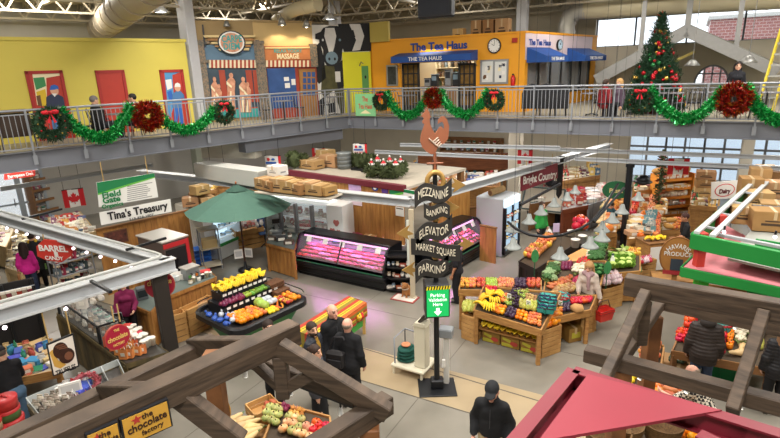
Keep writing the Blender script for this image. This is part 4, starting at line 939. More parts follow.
highbay(161,13,19,'glowing pendant lamp above the yellow wall');highbay(330,20,19,'glowing pendant lamp above the cow mural');highbay(692,66,22,'small pendant lamp inside the gable before the arched window');highbay(748,63,20,'small pendant lamp inside the gable, right of the standing woman')
g=MB();g.lathe([(.03,.2),(.07,.18),(.13,.02),(.12,0)],n=12);s_,z_=F1.p(234,27);q=c0+(c1-c0).normalized()*s_;thing(g,'spot_lamp',[lampm],'small grey lamp above the winged sign','lamp',Vector((q.x,q.y,z_))-nR*.35)
# ================================================================== produce kinds and display stands
_pm={}
def pmesh(kind):
 if kind in _pm:return _pm[kind]
 s=MB();V=.22
 def fruit(prof,n=10,**k):s.lathe(prof,n=n,**k)
 def ball(r,f=.95):return[(r*math.sin(t)*(1),r*f*(1-math.cos(t)))for t in np.linspace(0,PI,8)]
 def apple(r):return[(0,.14*r),(.4*r,.02*r),(.85*r,.45*r),(r,1.0*r),(.85*r,1.55*r),(.45*r,1.75*r),(.12*r,1.6*r),(0,1.55*r)]
 A={'red_apple':('a8202a','c8603a'),'green_apple':('8fae3a','a8c050'),'yellow_apple':('d8b440','c8722e'),'pink_apple':('c8484a','dca060'),'orange':('f08a14',None),'mandarin':('f0941e',None),'peach':('e0904a','c8583a'),'tomato':('d02a1c',None),'lemon':('ecd02c',None),'lime':('6a9a34',None),'pear':('c8c060','a8b050'),'plum':('3a2540',None),'beet':('6a2040',None),'onion':('c88a44',None),'red_onion':('7a2a4e',None),'potato':('b08a56',None),'turnip':('e4d8d4','b88aa0'),'radish':('b02a50',None),'mango':('e8a038','c8582c'),'melon':('8cae42','a8c45c'),'avocado':('34402a',None)}
 if kind in A:
  c,c2=A[kind];m=[mh('fruit_'+kind,c,.35,col2=c2,noise=.12,scale=12,var=V),mh('stalk','4a3a22',.7)]
  if kind in('pear',):fruit([(0,0),(.034,.01),(.042,.04),(.032,.075),(.018,.1),(0,.108)])
  elif kind in('lemon','potato','mango','avocado','lime'):s.sph((0,0,.036),(.052 if kind!='mango' else.06,.036,.036),0,10,7,jit=.03 if kind=='potato' else 0)
  elif 'apple' in kind or kind in('tomato','peach'):fruit(apple(.04));s.tube([(0,0,.062),(.006,0,.082)],.004,4,1)
  elif 'onion' in kind or kind in('turnip','beet','radish'):fruit([(0,.004),(.03,.012),(.043,.04),(.03,.068),(.008,.08),(.004,.1),(0,.1)])
  elif kind=='melon':fruit(ball(.075))
  else:fruit(ball(.04))
 elif kind in('banana','banana_green'):
  m=[mh('fruit_'+kind,'e8c020' if kind=='banana' else 'c8c23a',.45,noise=.08,scale=10,var=.12),mh('stalk','4a3a22',.7)]
  for k in range(5):
   a=(k-2)*.2;pts=[]
   for t in np.linspace(0,1,7):pts.append((math.sin(a)*.03+.16*(t-.5)*1.1,(k-2)*.03*(.6+t*.6),.03+.055*math.sin(t*PI)+.01*abs(k-2)))
   s.tube(pts,[.006,.014,.018,.019,.018,.013,.005],6)
  s.tube([(-.09,0,.035),(-.115,0,.05)],[.014,.009],6,1)
 elif kind in('green_grapes','black_grapes','red_grapes'):
  m=[mh('fruit_'+kind,{'green_grapes':'a8bc5a','black_grapes':'38223e','red_grapes':'7a2c48'}[kind],.3,var=V),mh('stalk','4a3a22',.7)]
  for k in range(26):
   t=random.random();s.sph((-.08+.16*t,random.uniform(-1,1)*.05*(1-t*.6),.02+random.random()*.045*(1-t*.5)),.015,0,6,5)
  s.tube([(-.09,0,.05),(-.12,0,.06)],.004,4,1)
 elif kind in('broccoli','cauliflower','kale','romanesco'):
  hc={'broccoli':('3f6a34','9ab06a'),'cauliflower':('ece2c8','a8be7a'),'kale':('35622f','4a7a3a'),'romanesco':('8fa878','9ab06a')}[kind]
  m=[mh('veg_'+kind,hc[0],.7,noise=.3,scale=30,var=.18),mh('veg_stem_'+kind,hc[1],.6)]
  s.tube([(0,0,0),(0,0,.06)],[.03,.035],8,1)
  for k in range(16):
   a=k*2.4;r=.062*math.sqrt(k/16);s.sph((r*math.cos(a),r*math.sin(a),.085+.035*(1-(r/.065)**2)),.026,0,7,5,jit=.12)
  for k in range(5):a=k*2*PI/5;s.add([(0,0,.01),(.06*math.cos(a-.4),.06*math.sin(a-.4),.04),(.095*math.cos(a),.095*math.sin(a),.085),(.06*math.cos(a+.4),.06*math.sin(a+.4),.04)],[(0,1,2,3)],1)
 elif kind in('lettuce','cabbage','red_cabbage','celery','leek','spinach','herbs'):
  hc={'lettuce':('8fbc4a','b8d070'),'cabbage':('a8c07c','c8d4a0'),'red_cabbage':('6a3a5e','8a5a7a'),'celery':('8fae4c','c4d08c'),'leek':('5f8a42','dfe4c4'),'spinach':('2f6a32','3f7a3a'),'herbs':('3a7a34','4f8a3f')}[kind]
  m=[mh('veg_'+kind,hc[0],.6,noise=.25,scale=14,var=.18),mh('veg_in_'+kind,hc[1],.6,var=.1)]
  if kind in('celery','leek'):
   for k in range(7):a=k*.9;s.tube([(-.14,.014*math.cos(a),.03+.014*math.sin(a)),(.02,.02*math.cos(a),.032+.02*math.sin(a))],.011,5,1)
   for k in range(12):y=random.uniform(-.05,.05);s.add([(0,y*.3,.03),(.06,y-.02,.05),(.15,y*1.4,.04+random.uniform(0,.05)),(.07,y+.025,.06)],[(0,1,2,3)],0)
  else:
   s.sph((0,0,.055),(.055,.055,.05),1,9,6)
   for ring,(n,R,z,h)in enumerate(((6,.055,.0,.09),(7,.075,0,.075),(8,.09,0,.05))):
    for k in range(n):
     a=2*PI*k/n+ring*.4;c,d=math.cos(a),math.sin(a);w=.036;j=random.uniform(-.01,.012)
     s.add([(c*.02-d*w*.3,d*.02+c*w*.3,z),(c*.02+d*w*.3,d*.02-c*w*.3,z),(c*R-d*-w,d*R+c*-w,h*.6),(c*R-d*w,d*R+c*w,h*.6),(c*(R+.012)-d*w*.7,d*(R+.012)+c*w*.7,h+j),(c*(R+.012)+d*w*.7,d*(R+.012)-c*w*.7,h-j)],[(0,1,2,3),(3,2,5,4)],0,True)
 elif kind in('red_pepper','yellow_pepper','green_pepper','orange_pepper'):
  m=[mh('veg_'+kind,{'red_pepper':'c41e1c','yellow_pepper':'ecc22a','green_pepper':'3a7a2c','orange_pepper':'e87a1e'}[kind],.25,var=.15),mh('stalk_green','4a7a34',.6)]
  fruit([(0,.0),(.03,.004),(.038,.03),(.044,.065),(.036,.088),(.014,.08),(0,.078)],wob=.07);s.tube([(0,0,.078),(.006,0,.105)],.007,5,1)
 elif kind in('carrot','sweet_potato','parsnip','zucchini','eggplant','cucumber','corn','squash'):
  hc,L,r={'carrot':('e8822a',.19,.017),'sweet_potato':('b8683a',.16,.036),'parsnip':('e6d8b0',.2,.02),'zucchini':('35592c',.19,.024),'eggplant':('2c1830',.19,.04),'cucumber':('3a6a30',.22,.022),'corn':('e0cf68',.18,.027),'squash':('e2c48c',.24,.045)}[kind]
  m=[mh('veg_'+kind,hc,.45,noise=.12,scale=14,var=.18),mh('stalk_green','4a7a34',.6)]
  rs=[.25,.8,1,.95,.8,.7,.35]if kind!='squash' else[.4,1.15,1.3,1.05,.75,.7,.4]
  s.tube([(-L/2+L*t,.012*math.sin(t*3),r)for t in np.linspace(0,1,7)],[r*q for q in rs],8,0);s.tube([(L/2,0,r),(L/2+.03,0,r*1.2)],[.008,.005],5,1)
 elif kind in('pumpkin','green_squash','orange_squash'):
  m=[mh('veg_'+kind,{'pumpkin':'d8842c','green_squash':'5f8238','orange_squash':'d07038'}[kind],.45,noise=.3,scale=9,col2={'pumpkin':'c06a20','green_squash':'d0c078','orange_squash':'e4c49a'}[kind],var=.2),mh('stalk','4a3a22',.7)]
  vs=[];fs=[];n=20
  for j in range(9):
   t=PI*j/8
   for i in range(n):a=2*PI*i/n;q=1-.10*abs(math.sin(a*4));vs.append((.085*math.sin(t)*q*math.cos(a)+.0,.085*math.sin(t)*q*math.sin(a),.062-.058*math.cos(t)*(1 if j not in(0,8)else.8)))
  for j in range(8):
   for i in range(n):fs.append((j*n+i,j*n+(i+1)%n,(j+1)*n+(i+1)%n,(j+1)*n+i))
  s.add(vs,fs,0,True);s.tube([(0,0,.10),(.012,0,.14)],[.012,.008],6,1)
 elif kind.startswith('punnet'):
  hc={'punnet_blue':'2c3560','punnet_red':'b8242c','punnet_black':'241a2a'}[kind]
  m=[mh('punnet_teal','2f8f86',.4,var=.1),mh('berry_'+kind,hc,.4,noise=.5,scale=60),mh('punnet_film','cfdde0',.15,alpha=.35)]
  s.add([(-.05,-.05,0),(.05,-.05,0),(.05,.05,0),(-.05,.05,0),(-.06,-.06,.07),(.06,-.06,.07),(.06,.06,.07),(-.06,.06,.07)],[(3,2,1,0),(0,1,5,4),(1,2,6,5),(2,3,7,6),(3,0,4,7)],0)
  for i in range(4):
   for j in range(4):s.sph((-.042+.028*i,-.042+.028*j,.068+random.uniform(0,.008)),.016,1,6,5)
  s.box(-.045,-.03,.088,.045,.03,.089,0)
 elif kind=='pineapple':
  m=[mh('pineapple_skin','b8862c',.6,noise=.5,scale=40,bump=.6),mh('pineapple_leaf','4f7a3a',.5)]
  fruit([(0,0),(.05,.01),(.066,.06),(.068,.12),(.055,.18),(.02,.2),(0,.2)],14)
  for k in range(22):a=k*2.4;r=.05*(1-k/30);h=.11+.006*k;c,d=math.cos(a),math.sin(a);s.add([(c*.012-d*.012,d*.012+c*.012,.19),(c*.012+d*.012,d*.012-c*.012,.19),(c*r,d*r,.19+h)],[(0,1,2)],1)
 elif kind=='bread_loaf':
  m=[mh('bread_crust','c08a4a',.7,noise=.25,scale=10,var=.15),mh('bread_score','e4c898',.8)];s.sph((0,0,.045),(.12,.06,.05),0,12,8)
  for k in(-1,0,1):s.bar((k*.05-.012,-.03,.092-.012*abs(k)),(k*.05+.012,.03,.092-.012*abs(k)),.012,.006,1)
 elif kind=='egg_box':
  m=[mh('egg_box_grey','b8b4a8',.8,var=.1)];s.box(-.15,-.05,0,.15,.05,.035,0,.01);s.box(-.145,-.045,.035,.145,.045,.065,0,.02)
 else:raise KeyError(kind)
 _pm[kind]=s.mesh(kind,m);return _pm[kind]
PDISP={'punnet_blue':'berry_punnet','punnet_red':'berry_punnet','punnet_black':'berry_punnet','banana':'banana_bunch','banana_green':'banana_bunch','green_grapes':'grape_bunch','black_grapes':'grape_bunch','red_grapes':'grape_bunch'}
PSP={'banana':.17,'banana_green':.17,'green_grapes':.13,'black_grapes':.13,'red_grapes':.13,'broccoli':.17,'cauliflower':.17,'kale':.18,'romanesco':.17,'lettuce':.19,'cabbage':.19,'red_cabbage':.19,'spinach':.18,'herbs':.17,'celery':.17,'leek':.17,'melon':.15,'pumpkin':.18,'green_squash':.18,'orange_squash':.18,'carrot':.11,'sweet_potato':.12,'parsnip':.12,'zucchini':.12,'eggplant':.13,'cucumber':.12,'corn':.12,'squash':.16,'pineapple':.15,'bread_loaf':.2,'egg_box':.22}
NPROD=[0]
class Surf:
 """a plane carrying goods: three points; at(px,py) meets it with the view, loc(a,b) is local"""
 def __init__(s,p0,p1,p2):s.p0=Vector(p0);s.n=(Vector(p1)-s.p0).cross(Vector(p2)-s.p0).normalized();s.n=s.n if s.n.z>0 else-s.n
 def at(s,px,py):
  d=ray(px,py);o=Vector((0,0,EYE));t=(s.p0-o).dot(s.n)/d.dot(s.n);return o+d*t
 def tilt(s):return s.n.to_track_quat('Z','Y')
class Flat(Surf):
 def __init__(s,z):s.p0=Vector((0,0,z));s.n=Vector((0,0,1))
def pile(sf,kind,quad,where,size=1.0,layers=1,maxn=44,fill=1.0,rot=None,cat=None):
 """quad: 4 px corners (front-left, front-right, back-right, back-left); where: end of the label"""
 kinds=kind if isinstance(kind,(list,tuple))else[kind]
 if len(quad)==2:(x0,y0),(x1,y1)=quad;quad=((x0,y1),(x1,y1),(x1,y0),(x0,y0))
 q=[sf.at(*p)for p in quad];w=(q[1]-q[0]).length;d=(q[3]-q[0]).length
 sp=max(PSP.get(k,.088)for k in kinds)*size*fill*.84
 nx=max(1,round(w/sp));ny=max(1,round(d/sp))
 while nx*ny*layers>maxn:sp*=1.06;size*=1.06;nx=max(1,round(w/sp));ny=max(1,round(d/sp))
 words={}
 for L in range(layers):
  for j in range(ny-L):
   for i in range(nx-L):
    u=(i+.5+L*.5)/nx;v=(j+.5+L*.5)/ny;k=random.choice(kinds);nm=PDISP.get(k,k)
    p=q[0]*(1-u)*(1-v)+q[1]*u*(1-v)+q[2]*u*v+q[3]*(1-u)*v;j_=.12*sp
    p=p+Vector((random.uniform(-j_,j_),random.uniform(-j_,j_),L*sp*.55))+sf.n*.004
    e=random.uniform(0,6.28)if rot is None else rot+random.uniform(-.35,.35)
    tl=random.uniform(-.35,.35)if k not in('broccoli','cauliflower','lettuce','cabbage','punnet_blue','punnet_red','punnet_black','banana','pineapple')else random.uniform(-.1,.1)
    single(pmesh(k),nm,k.replace('_',' ').replace('punnet','berry punnet').replace('banana green','greenish banana')+(' bunch ' if 'banana' in k or 'grapes' in k else ' ')+where,(cat or nm.split('_')[-1]if nm not in('grape_bunch','banana_bunch','berry_punnet')else nm.replace('_',' ')),p,(tl,tl*.5,e),k.replace('_',' ')+' '+where,size*random.uniform(1.12,1.32));NPROD[0]+=1
wood_st=mh('stand_wood','b98a4e',.6,noise=.22,scale=4,stretch=(1,1,8),col2='96683a');wood_dk=mh('stand_wood_dark','8a6038',.6,noise=.25,scale=4,stretch=(1,1,8));liner=mh('dark_liner','4a3c2c',.7);plank_l=mh('plank_light','c79a5e',.6,noise=.2,scale=3,col2='a87a44')
def quad_slab(s,q,t,m=0):
 up_=Vector((0,0,t));vs=[p-up_ for p in q]+list(q);s.add(vs,[(3,2,1,0),(4,5,6,7),(0,1,5,4),(1,2,6,5),(2,3,7,6),(3,0,4,7)],m)
def stand(name,label,cat,quad,zs,skirt='boards',rim=.07,mats=None,legs=True,open_front=False):
 """table with four px corners (fl, fr, br, bl) at the given heights"""
 q=[P(*p,z)for p,z in zip(quad,zs)];o=Vector((q[0].x,q[0].y,0));r=root(name,label,cat,o);ql=[p-o for p in q]
 wm=(mats or[wood_st,liner])
 s=MB();quad_slab(s,ql,.05);s.build('top',[wm[1]],r)
 for i in range(4):
  a,b=ql[i],ql[(i+1)%4];s=MB();s.bar(a-Vector((0,0,.045)),b-Vector((0,0,.045)),.03,.09+rim);s.build('rim_board',[wm[0]],r)
 if skirt=='boards':
  for i in((1,2,3)if open_front else(0,1,2,3)):
   a,b=ql[i],ql[(i+1)%4];n=max(2,int((b-a).length/.14));s=MB();c=(ql[0]+ql[1]+ql[2]+ql[3])/4
   for k in range(n):
    p=a+(b-a)*(k/n);e=a+(b-a)*((k+.94)/n);ins=.06
    p=p+(Vector((c.x,c.y,0))-Vector((p.x,p.y,0))).normalized()*ins;e=e+(Vector((c.x,c.y,0))-Vector((e.x,e.y,0))).normalized()*ins
    zt=(p.z+e.z)/2-.06;dv=(Vector((e.x,e.y,0))-Vector((p.x,p.y,0)));nv=Vector((-dv.y,dv.x,0)).normalized()*.02
    s.add([(p.x,p.y,.04),(e.x,e.y,.04),(e.x+nv.x,e.y+nv.y,.04),(p.x+nv.x,p.y+nv.y,.04),(p.x,p.y,zt),(e.x,e.y,zt),(e.x+nv.x,e.y+nv.y,zt),(p.x+nv.x,p.y+nv.y,zt)],[(3,2,1,0),(4,5,6,7),(0,1,5,4),(1,2,6,5),(2,3,7,6),(3,0,4,7)])
   s.build('plank_panel',[wm[0]],r)
 if legs:
  c=(ql[0]+ql[1]+ql[2]+ql[3])/4
  for p in ql:
   e=p+(Vector((c.x,c.y,p.z))-p).normalized()*.05;s=MB();s.box(e.x-.04,e.y-.04,0,e.x+.04,e.y+.04,e.z-.05,0,.005);s.build('leg',[wm[0]],r)
 sf=Surf(q[0],q[1],q[3]);sf.root=r;sf.q=q;return sf
def crate(name,label,px0,px1,dep,h,base=0,slats=5,m=None,group=None,rise=0):
 """slatted wooden crate; px0, px1 = front bottom corners"""
 a=P(*px0,base);b=P(*px1,base);rz=ANG(a,b);w=(b-a).length;r=root(name,label,'crate',a,rz,group);m=m or plank_l
 for nm,(x0,y0,x1,y1)in{'front':(0,0,w,.02),'back':(0,dep-.02,w,dep),'left_side':(0,0,.02,dep),'right_side':(w-.02,0,w,dep)}.items():
  s=MB()
  for k in range(slats):
   z=h*k/slats+.004;s.box(x0,y0,z,x1,y1,z+h/slats*.88,0,.004)
  s.build('slat_side',[m],r)
 s=MB();s.box(.02,.02,.02 if h<.4 else h-.14,w-.02,dep-.02,.04 if h<.4 else h-.12);s.build('bottom',[m],r)
 for x in(.03,w-.03):
  for y in(.03,dep-.03):s=MB();s.box(x-.02,y-.02,0,x+.02,y+.02,h);s.build('corner_post',[m],r)
 return r
def rot2(A,B,dx,dy,z=0):
 u=(Vector((B[0]-A[0],B[1]-A[1],0))).normalized();n=Vector((-u.y,u.x,0));return Vector((A[0],A[1],0))+u*dx+n*dy+Vector((0,0,z))
def price_card(p,rz,label,h=.1,col=None,stick=.12,w=.09):
 r=root('price_card',label,'price card',p,rz);s=MB();s.box(-w/2,-.004,stick,w/2,.004,stick+h);s.build('card',[col or white_p],r);s=MB();s.tube([(0,0,-.02),(0,0,stick+.02)],.004,5);s.build('stick',[black_p],r)
 s=MB();s.box(-w*.35,-.006,stick+h*.55,w*.35,-.004,stick+h*.75);s.box(-w*.25,-.006,stick+h*.2,w*.25,-.004,stick+h*.4);s.build('print',[mh('print_green','2f6a3a',.6)],r);return r
 # ================================================================== main produce stand
DIRT=None
main=stand('produce_stand','long wooden produce stand with bananas and oranges, its corner toward the sign post','stand',((474,311),(541,331),(561,294),(484,287)),(.80,.80,1.12,1.12),skirt=None)
A=P(474,341);Bq=P(541,359);ru=ANG(A,Bq);wM=(Bq-A).length
def part_world(r,s,name,mats):
 o=s.build(name,mats);o.parent=r;o.location=-Vector(r.location);return o
s=MB()
a=rot2(A,Bq,.1,.0,.36);b=rot2(A,Bq,wM-.02,.0,.36);c=rot2(A,Bq,wM-.02,.5,.46);d=rot2(A,Bq,.1,.5,.46);quad_slab(s,[a,b,c,d],.03);part_world(main.root,s,'lower_shelf',[wood_st])
s=MB();a=rot2(A,Bq,.05,.6,0);b=rot2(A,Bq,wM,.6,0);s.bar(a+Vector((0,0,.4)),b+Vector((0,0,.4)),.03,.78);part_world(main.root,s,'back_panel',[wood_dk])
for i in range(9):
 p=rot2(A,Bq,.2+i*(wM-.35)/8,.2,.43);single(pmesh('banana_green'),'banana_bunch','banana bunch on the lower shelf of the main produce stand, above the cartons','banana bunch',p,(.0,.2,ru+1.4+random.uniform(-.2,.2)),'banana bunches on the lower shelf',1.5)
 p=rot2(A,Bq,.25+i*(wM-.4)/8,.04,.385);single(pmesh('banana'),'banana_bunch','banana bunch on the lower shelf of the main produce stand, above the cartons','banana bunch',p,(.0,.2,ru+1.4+random.uniform(-.3,.3)),'banana bunches on the lower shelf',1.35)
bcard=mh('banana_carton','9a7436',.7,noise=.15,scale=6);bcg=mh('carton_yellow_green','b8b03a',.6);bcr=mh('carton_oval_red','b8463a',.6)
for i,k in enumerate(('left','middle','right')):
 p=rot2(A,Bq,.14+(i+.5)*(wM-.2)/3,.3,0);s=MB();w=(wM-.3)/3*.5;s.box(-w,-.2,0,w,.2,.27,0,.01);s.box(-w-.008,-.208,.17,w+.008,.208,.275,0,.006);s.box(-w*.9,-.212,.03,w*.3,-.2,.10,1);s.prism([(w*.45+.09*math.cos(t),.12+.05*math.sin(t))for t in np.linspace(0,2*PI,14,endpoint=False)],.209,.214,2,M=LX);s.prism([(-w*.8,.18),(w*.1,.12),(w*.1,.2),(-w*.8,.24)],.209,.213,1,M=LX)
 thing(s,'banana_carton',[bcard,bcg,bcr],k+' one of the three brown fruit cartons under the banana shelf','box',p,ru)
crate('slatted_crate','slatted wooden crate tower at the left end of the banana stand',(461,338),(474,343),.42,.62,slats=6)
crate('slatted_crate','slatted wooden crate tower heaped with oranges, at the front corner of the produce stand',(541,359),(560.5,352),.5,.66,slats=6)
crate('slatted_crate','slatted wooden crate tower at the right end of the tomato wing',(580,337),(596,331),.45,.64,slats=6)
T=Flat(.62);pile(T,'pear',((462,305),(475,313)),'heaped on the left crate tower of the banana stand',1.05,2,30)
T=Flat(.66);pile(T,'orange',((543,331),(560,323.5),(556,316),(541,322)),'in the heap on the corner crate of the produce stand',1.15,2,34)
wing=stand('produce_stand','right wing of the produce stand with tomatoes and a paper bag','stand',((553,319),(590,311),(596,297),(560,296)),(.80,.80,.86,.95),skirt=None)
p=P(571,339);s,mm=cbox(.34,.3,.34);s.box(-.1,-.152,.1,.12,-.15,.24,2);thing(s,'fruit_carton',[bcard,tape,bcg],'brown fruit carton on the floor under the tomato wing','box',p,.3)
w_='on the main produce stand'
pile(main,'banana',((476,309.5),(492,314),(503,296),(486,293)),'in the large yellow heap at the left of the main stand',1.25,1,22)
pile(main,'mango',((499,302),(507,304),(507,296),(500,295)),'in the small pile beside the banana heap on the main stand',1.0,1,16)
pile(main,'mandarin',((492,313),(503,316),(506,308),(496,305)),'at the front edge between bananas and plums on the main stand',1.0,1,20)
pile(main,'green_grapes',((505,306),(513,308),(513,299),(506,297)),'beside a white price card in the middle of the main stand',1.0,1,8)
pile(main,'black_grapes',((512,306),(520,308),(520,290),(512,289)),'in the tall dark pile in the middle of the main stand',1.0,1,16)
pile(main,'plum',((504,317),(514,320),(518,311),(509,308)),'dark blue, at the front edge left of the mandarins on the main stand',1.0,1,24)
pile(main,'pear',((519,309),(536,313),(537,305),(520,302)),'in the pale yellow pile behind the front mandarins on the main stand',1.0,1,26)
pile(main,'green_grapes',((517,298),(526,299),(526,291),(517,290)),'at the back behind the dark grapes on the main stand',1.0,1,8)
pile(main,'potato',((525,304),(536,306),(537,297),(526,295)),'small and brown behind the pale pears on the main stand',.8,1,18)
pile(main,'orange',((515,320),(526,323),(528,314),(518,311)),'at the front edge in the middle of the main stand',1.0,1,24)
pile(main,'peach',((527,324),(540,328),(541,316),(530,314)),'at the front right corner of the main stand',1.0,1,24)
pile(main,['punnet_blue','punnet_black'],((539,313),(551,315),(556,299),(540,297)),'in the teal block at the right of the main stand',1.15,1,24)
pile(wing,['punnet_blue','punnet_red'],((556,304),(566,304),(566,298),(561,297)),'at the back of the tomato wing',1.1,1,8)
pile(wing,'mango',((553,318),(561,316),(562,309),(554,310)),'at the left front of the tomato wing',1.2,1,10)
pile(wing,'plum',((562,313),(569,312),(570,305),(563,305)),'dark, left of the brown paper bag on the tomato wing',1.1,1,12)
pile(wing,'tomato',((571,306),(591,303),(592,299),(572,300)),'red, along the back of the tomato wing before the woman',1.15,1,24)
s=MB();s.lathe([(0,0),(.13,0),(.15,.06),(.13,.12),(.05,.15),(0,.15)],n=10,wob=.1);thing(s,'paper_bag',[mh('paper_bag_brown','b98c58',.8,noise=.2,scale=8)],'brown paper bag on the tomato wing, left of the woman','bag',wing.at(577,311),.4)
trays=stand('tray_table','table of apple trays at the left back of the main produce stand','table',((459,291),(541,292),(541,281),(462,279)),(.98,1.05,1.1,1.02),skirt=None)
for x0,x1,k,wh in((461,469,'yellow_apple','in the tray at the far left of the tray table'),(469,476,'peach','in the second tray from the left of the tray table'),(477,485,'red_apple','in the third tray of the tray table, between peaches and green apples'),(486,497,'green_apple','in the tray in the middle left of the tray table'),(498,514,'pink_apple','in the long tray in the middle of the tray table'),(515,526,'plum','in the dark tray of the tray table'),(527,540,'red_apple','in the right end tray of the tray table')):
 pile(trays,k,((x0,288.5),(x1,289),(x1,281),(x0,280)),wh,1.12,1,22)
pile(main,'tomato',((485,292.5),(497,294),(497,289),(486,287)),'orange red, behind the bananas at the top of the slope',1.1,1,18)
for px,py,sf,l in((509,303,main,'white price card among the green grapes of the main stand'),(528,310,main,'white price card in the pale pears of the main stand'),(560,310,wing,'white price card at the left of the tomato wing')):price_card(sf.at(px,py),ru,l)
inner=stand('produce_stand','inner produce stand of carrots, potatoes and onions behind the berry punnets','stand',((543,298),(598,296),(606,262),(548,262)),(.92,.85,1.05,1.1))
pile(inner,['broccoli','romanesco'],((543,284),(556,284),(560,267),(548,268)),'grey green, at the back left of the inner stand behind the plum tray',1.2,1,12)
pile(inner,'sweet_potato',((548,290),(570,284),(572,277),(552,283)),'in the orange band of the inner stand',1.0,1,18)
pile(inner,'potato',((551,296),(574,293),(578,284),(556,289)),'in the pale band above the berry punnets on the inner stand',1.0,1,32)
pile(inner,'red_onion',((560,271),(571,271),(573,264),(562,264)),'in the purple pile at the back of the inner stand',1.0,1,18)
pile(inner,'radish',((572,288),(580,287),(580,279),(574,280)),'in the pink pile beside the woman on the inner stand',.9,1,16)
pile(inner,'cauliflower',((571,277),(584,277),(586,268),(574,268)),'white, in the middle of the inner stand behind the woman',1.05,1,9)
pile(inner,'red_pepper',((576,267),(586,267),(587,262),(579,262)),'at the far edge of the inner stand, beside the cauliflower',1.1,1,12)
pile(inner,'yellow_pepper',((586,272),(591,272),(592,267),(587,267)),'in the small pile behind the woman with the scarf',1.1,1,6)
pile(inner,'spinach',((590,278),(603,277),(603,268),(592,268)),'dark green, right of the woman with the scarf',1.1,1,10)
s=Flat(.64);crate('slatted_crate','large slatted crate of turnips right of the woman with the scarf',(601,312),(622,306),.5,.6,slats=5)
pile(s,'turnip',((602,288),(621,284),(618,277),(603,279)),'pale, heaped in the large crate right of the woman',1.15,2,36)
p=P(590,281,.95);
veg=stand('produce_stand','green vegetable stand with broccoli and leaf lettuce, behind the woman with the scarf','stand',((592,276),(640,272),(640,256),(596,248)),(.85,.85,1.0,1.1))
pile(veg,'broccoli',((588,266),(602,264),(606,249),(594,248)),'dark green, on the vegetable stand behind the red peppers',1.5,1,14)
pile(veg,'lettuce',((608,271),(634,268),(632,257),(612,257)),'light green, in the large heap under the black post',1.4,1,18)
pile(veg,'celery',((612,258),(628,256),(626,250),(614,250)),'on the upper edge of the vegetable stand at the black post',1.2,1,8)
pile(veg,'red_pepper',((582,268),(589,266),(589,260),(583,261)),'between the white cauliflower and the broccoli',1.2,1,8)
pile(veg,'cauliflower',((586,263),(594,262),(594,255),(588,255)),'white, left of the dark broccoli',1.1,1,5)
pile(veg,'yellow_apple',((628,256),(640,256),(640,250),(629,250)),'in the yellow green tub right of the black post',1.1,1,14)
crate('slatted_crate','wooden crate of cabbages left of the brown timber end',(628,283),(643,281),.4,.3,base=.35,slats=3)
pile(Flat(.66),'romanesco',((626,276),(640,274),(637,269),(627,270)),'pale green, in the crate left of the brown timber end',1.1,1,10)
crate('slatted_crate','upright slatted crate of pink radishes in front of the oval wooden sign',(633,280),(655,277),.4,.55,slats=4)
pile(Flat(.56),['radish','turnip'],((634,266),(652,263),(650,259),(635,261)),'in the upright crate in front of the oval sign',1.1,1,24)
pile(Flat(.9),'herbs',((591,247),(600,246),(599,241),(592,242)),'in the blue tub at the head of the vegetable stand',1.3,1,6)
s=MB();s.lathe([(0,0),(.2,0),(.26,.16),(.24,.16),(.18,.02)],n=16);thing(s,'plastic_tub',[mh('tub_blue','2f5fb0',.4)],'blue plastic tub of herbs at the head of the vegetable stand','tub',Flat(.72).at(595,252),0)
for i,(px,py)in enumerate(((571,238),(575,247),(582,243))):
 s=MB();s.lathe([(0,0),(.1,0),(.12,.22),(.13,.22),(.13,.24),(0,.24)],n=14);thing(s,'white_tub',[mh('tub_white','e6e2da',.5)],('white tub beside the red apples at the curved black rail','white tub with a lid left of the dark broccoli','white tub behind the sloping orange plank')[i],'tub',P(px,py,.9))
pile(Flat(1.0),'tomato',((573,232),(587,230),(586,223),(575,224)),'bright red, heaped behind the curved black rail',1.3,2,24)
s=MB();a=P(566,262,1.0);b=P(592,248,1.1);s.bar(a,b,.34,.04,0);thing(MB().bar((0,0,0),b-a,.34,.04,0,c=.005),'shelf_plank',[mh('plank_orange','d09248',.5,noise=.1)],'sloping orange plank beside the broccoli on the vegetable stand','plank',a)
p=inner.at(635/1.0-12,262);s=MB();s.lathe([(0,0),(.05,0),(.055,.02),(.055,.2),(.03,.25),(.03,.3),(0,.3)],n=12);s.lathe([(0,.3),(.035,.3),(.035,.34),(0,.34)],n=12,m=1);thing(s,'spray_bottle',[mh('bottle_white','dfe3d8',.3),mh('cap_dark_green','2a4a3a',.4)],'white spray bottle with dark cap among the lettuces','bottle',veg.at(612,266))
def leaf_plaque(px,py0,py1,label,g):
 z1=HZ(px,py1,g);r=root('leaf_price_sign',label,'price sign',Vector((g.x,g.y,0)),0);s=MB();s.tube([(0,0,.8),(0,0,z1)],.012,6);s.build('stick',[mh('sign_dark_green','22543c',.5)],r)
 s=MB();s.prism([(.09*math.cos(t),.16*math.sin(t))for t in np.linspace(0,2*PI,16,endpoint=False)],-.01,.01,0,M=LXA(0,0,z1));s.build('plaque',[mh('sign_bright_green','3f8a52',.5)],r)
leaf_plaque(534,270,256,'green oval price sign on a stick above the plum tray',P(534,278,1.05));leaf_plaque(609,290,268,'green price sign on a stick beside the turnip crate',P(606,285,.9))
q=[P(520,263,.75),P(560,262,.72),P(585,236,.9),P(545,236,.9)]
cnt=stand('display_counter','black curved produce counter with a heap of red and yellow apples','counter',((519,262),(536,270),(582,240),(556,234)),(.62,.62,.95,.95),mats=[mh('counter_black_brown','2e2520',.45,noise=.15),liner])
pile(cnt,['pink_apple','yellow_apple','peach'],((522,257),(536,261),(556,241),(546,237)),'heaped on the black curved counter',1.5,2,70)
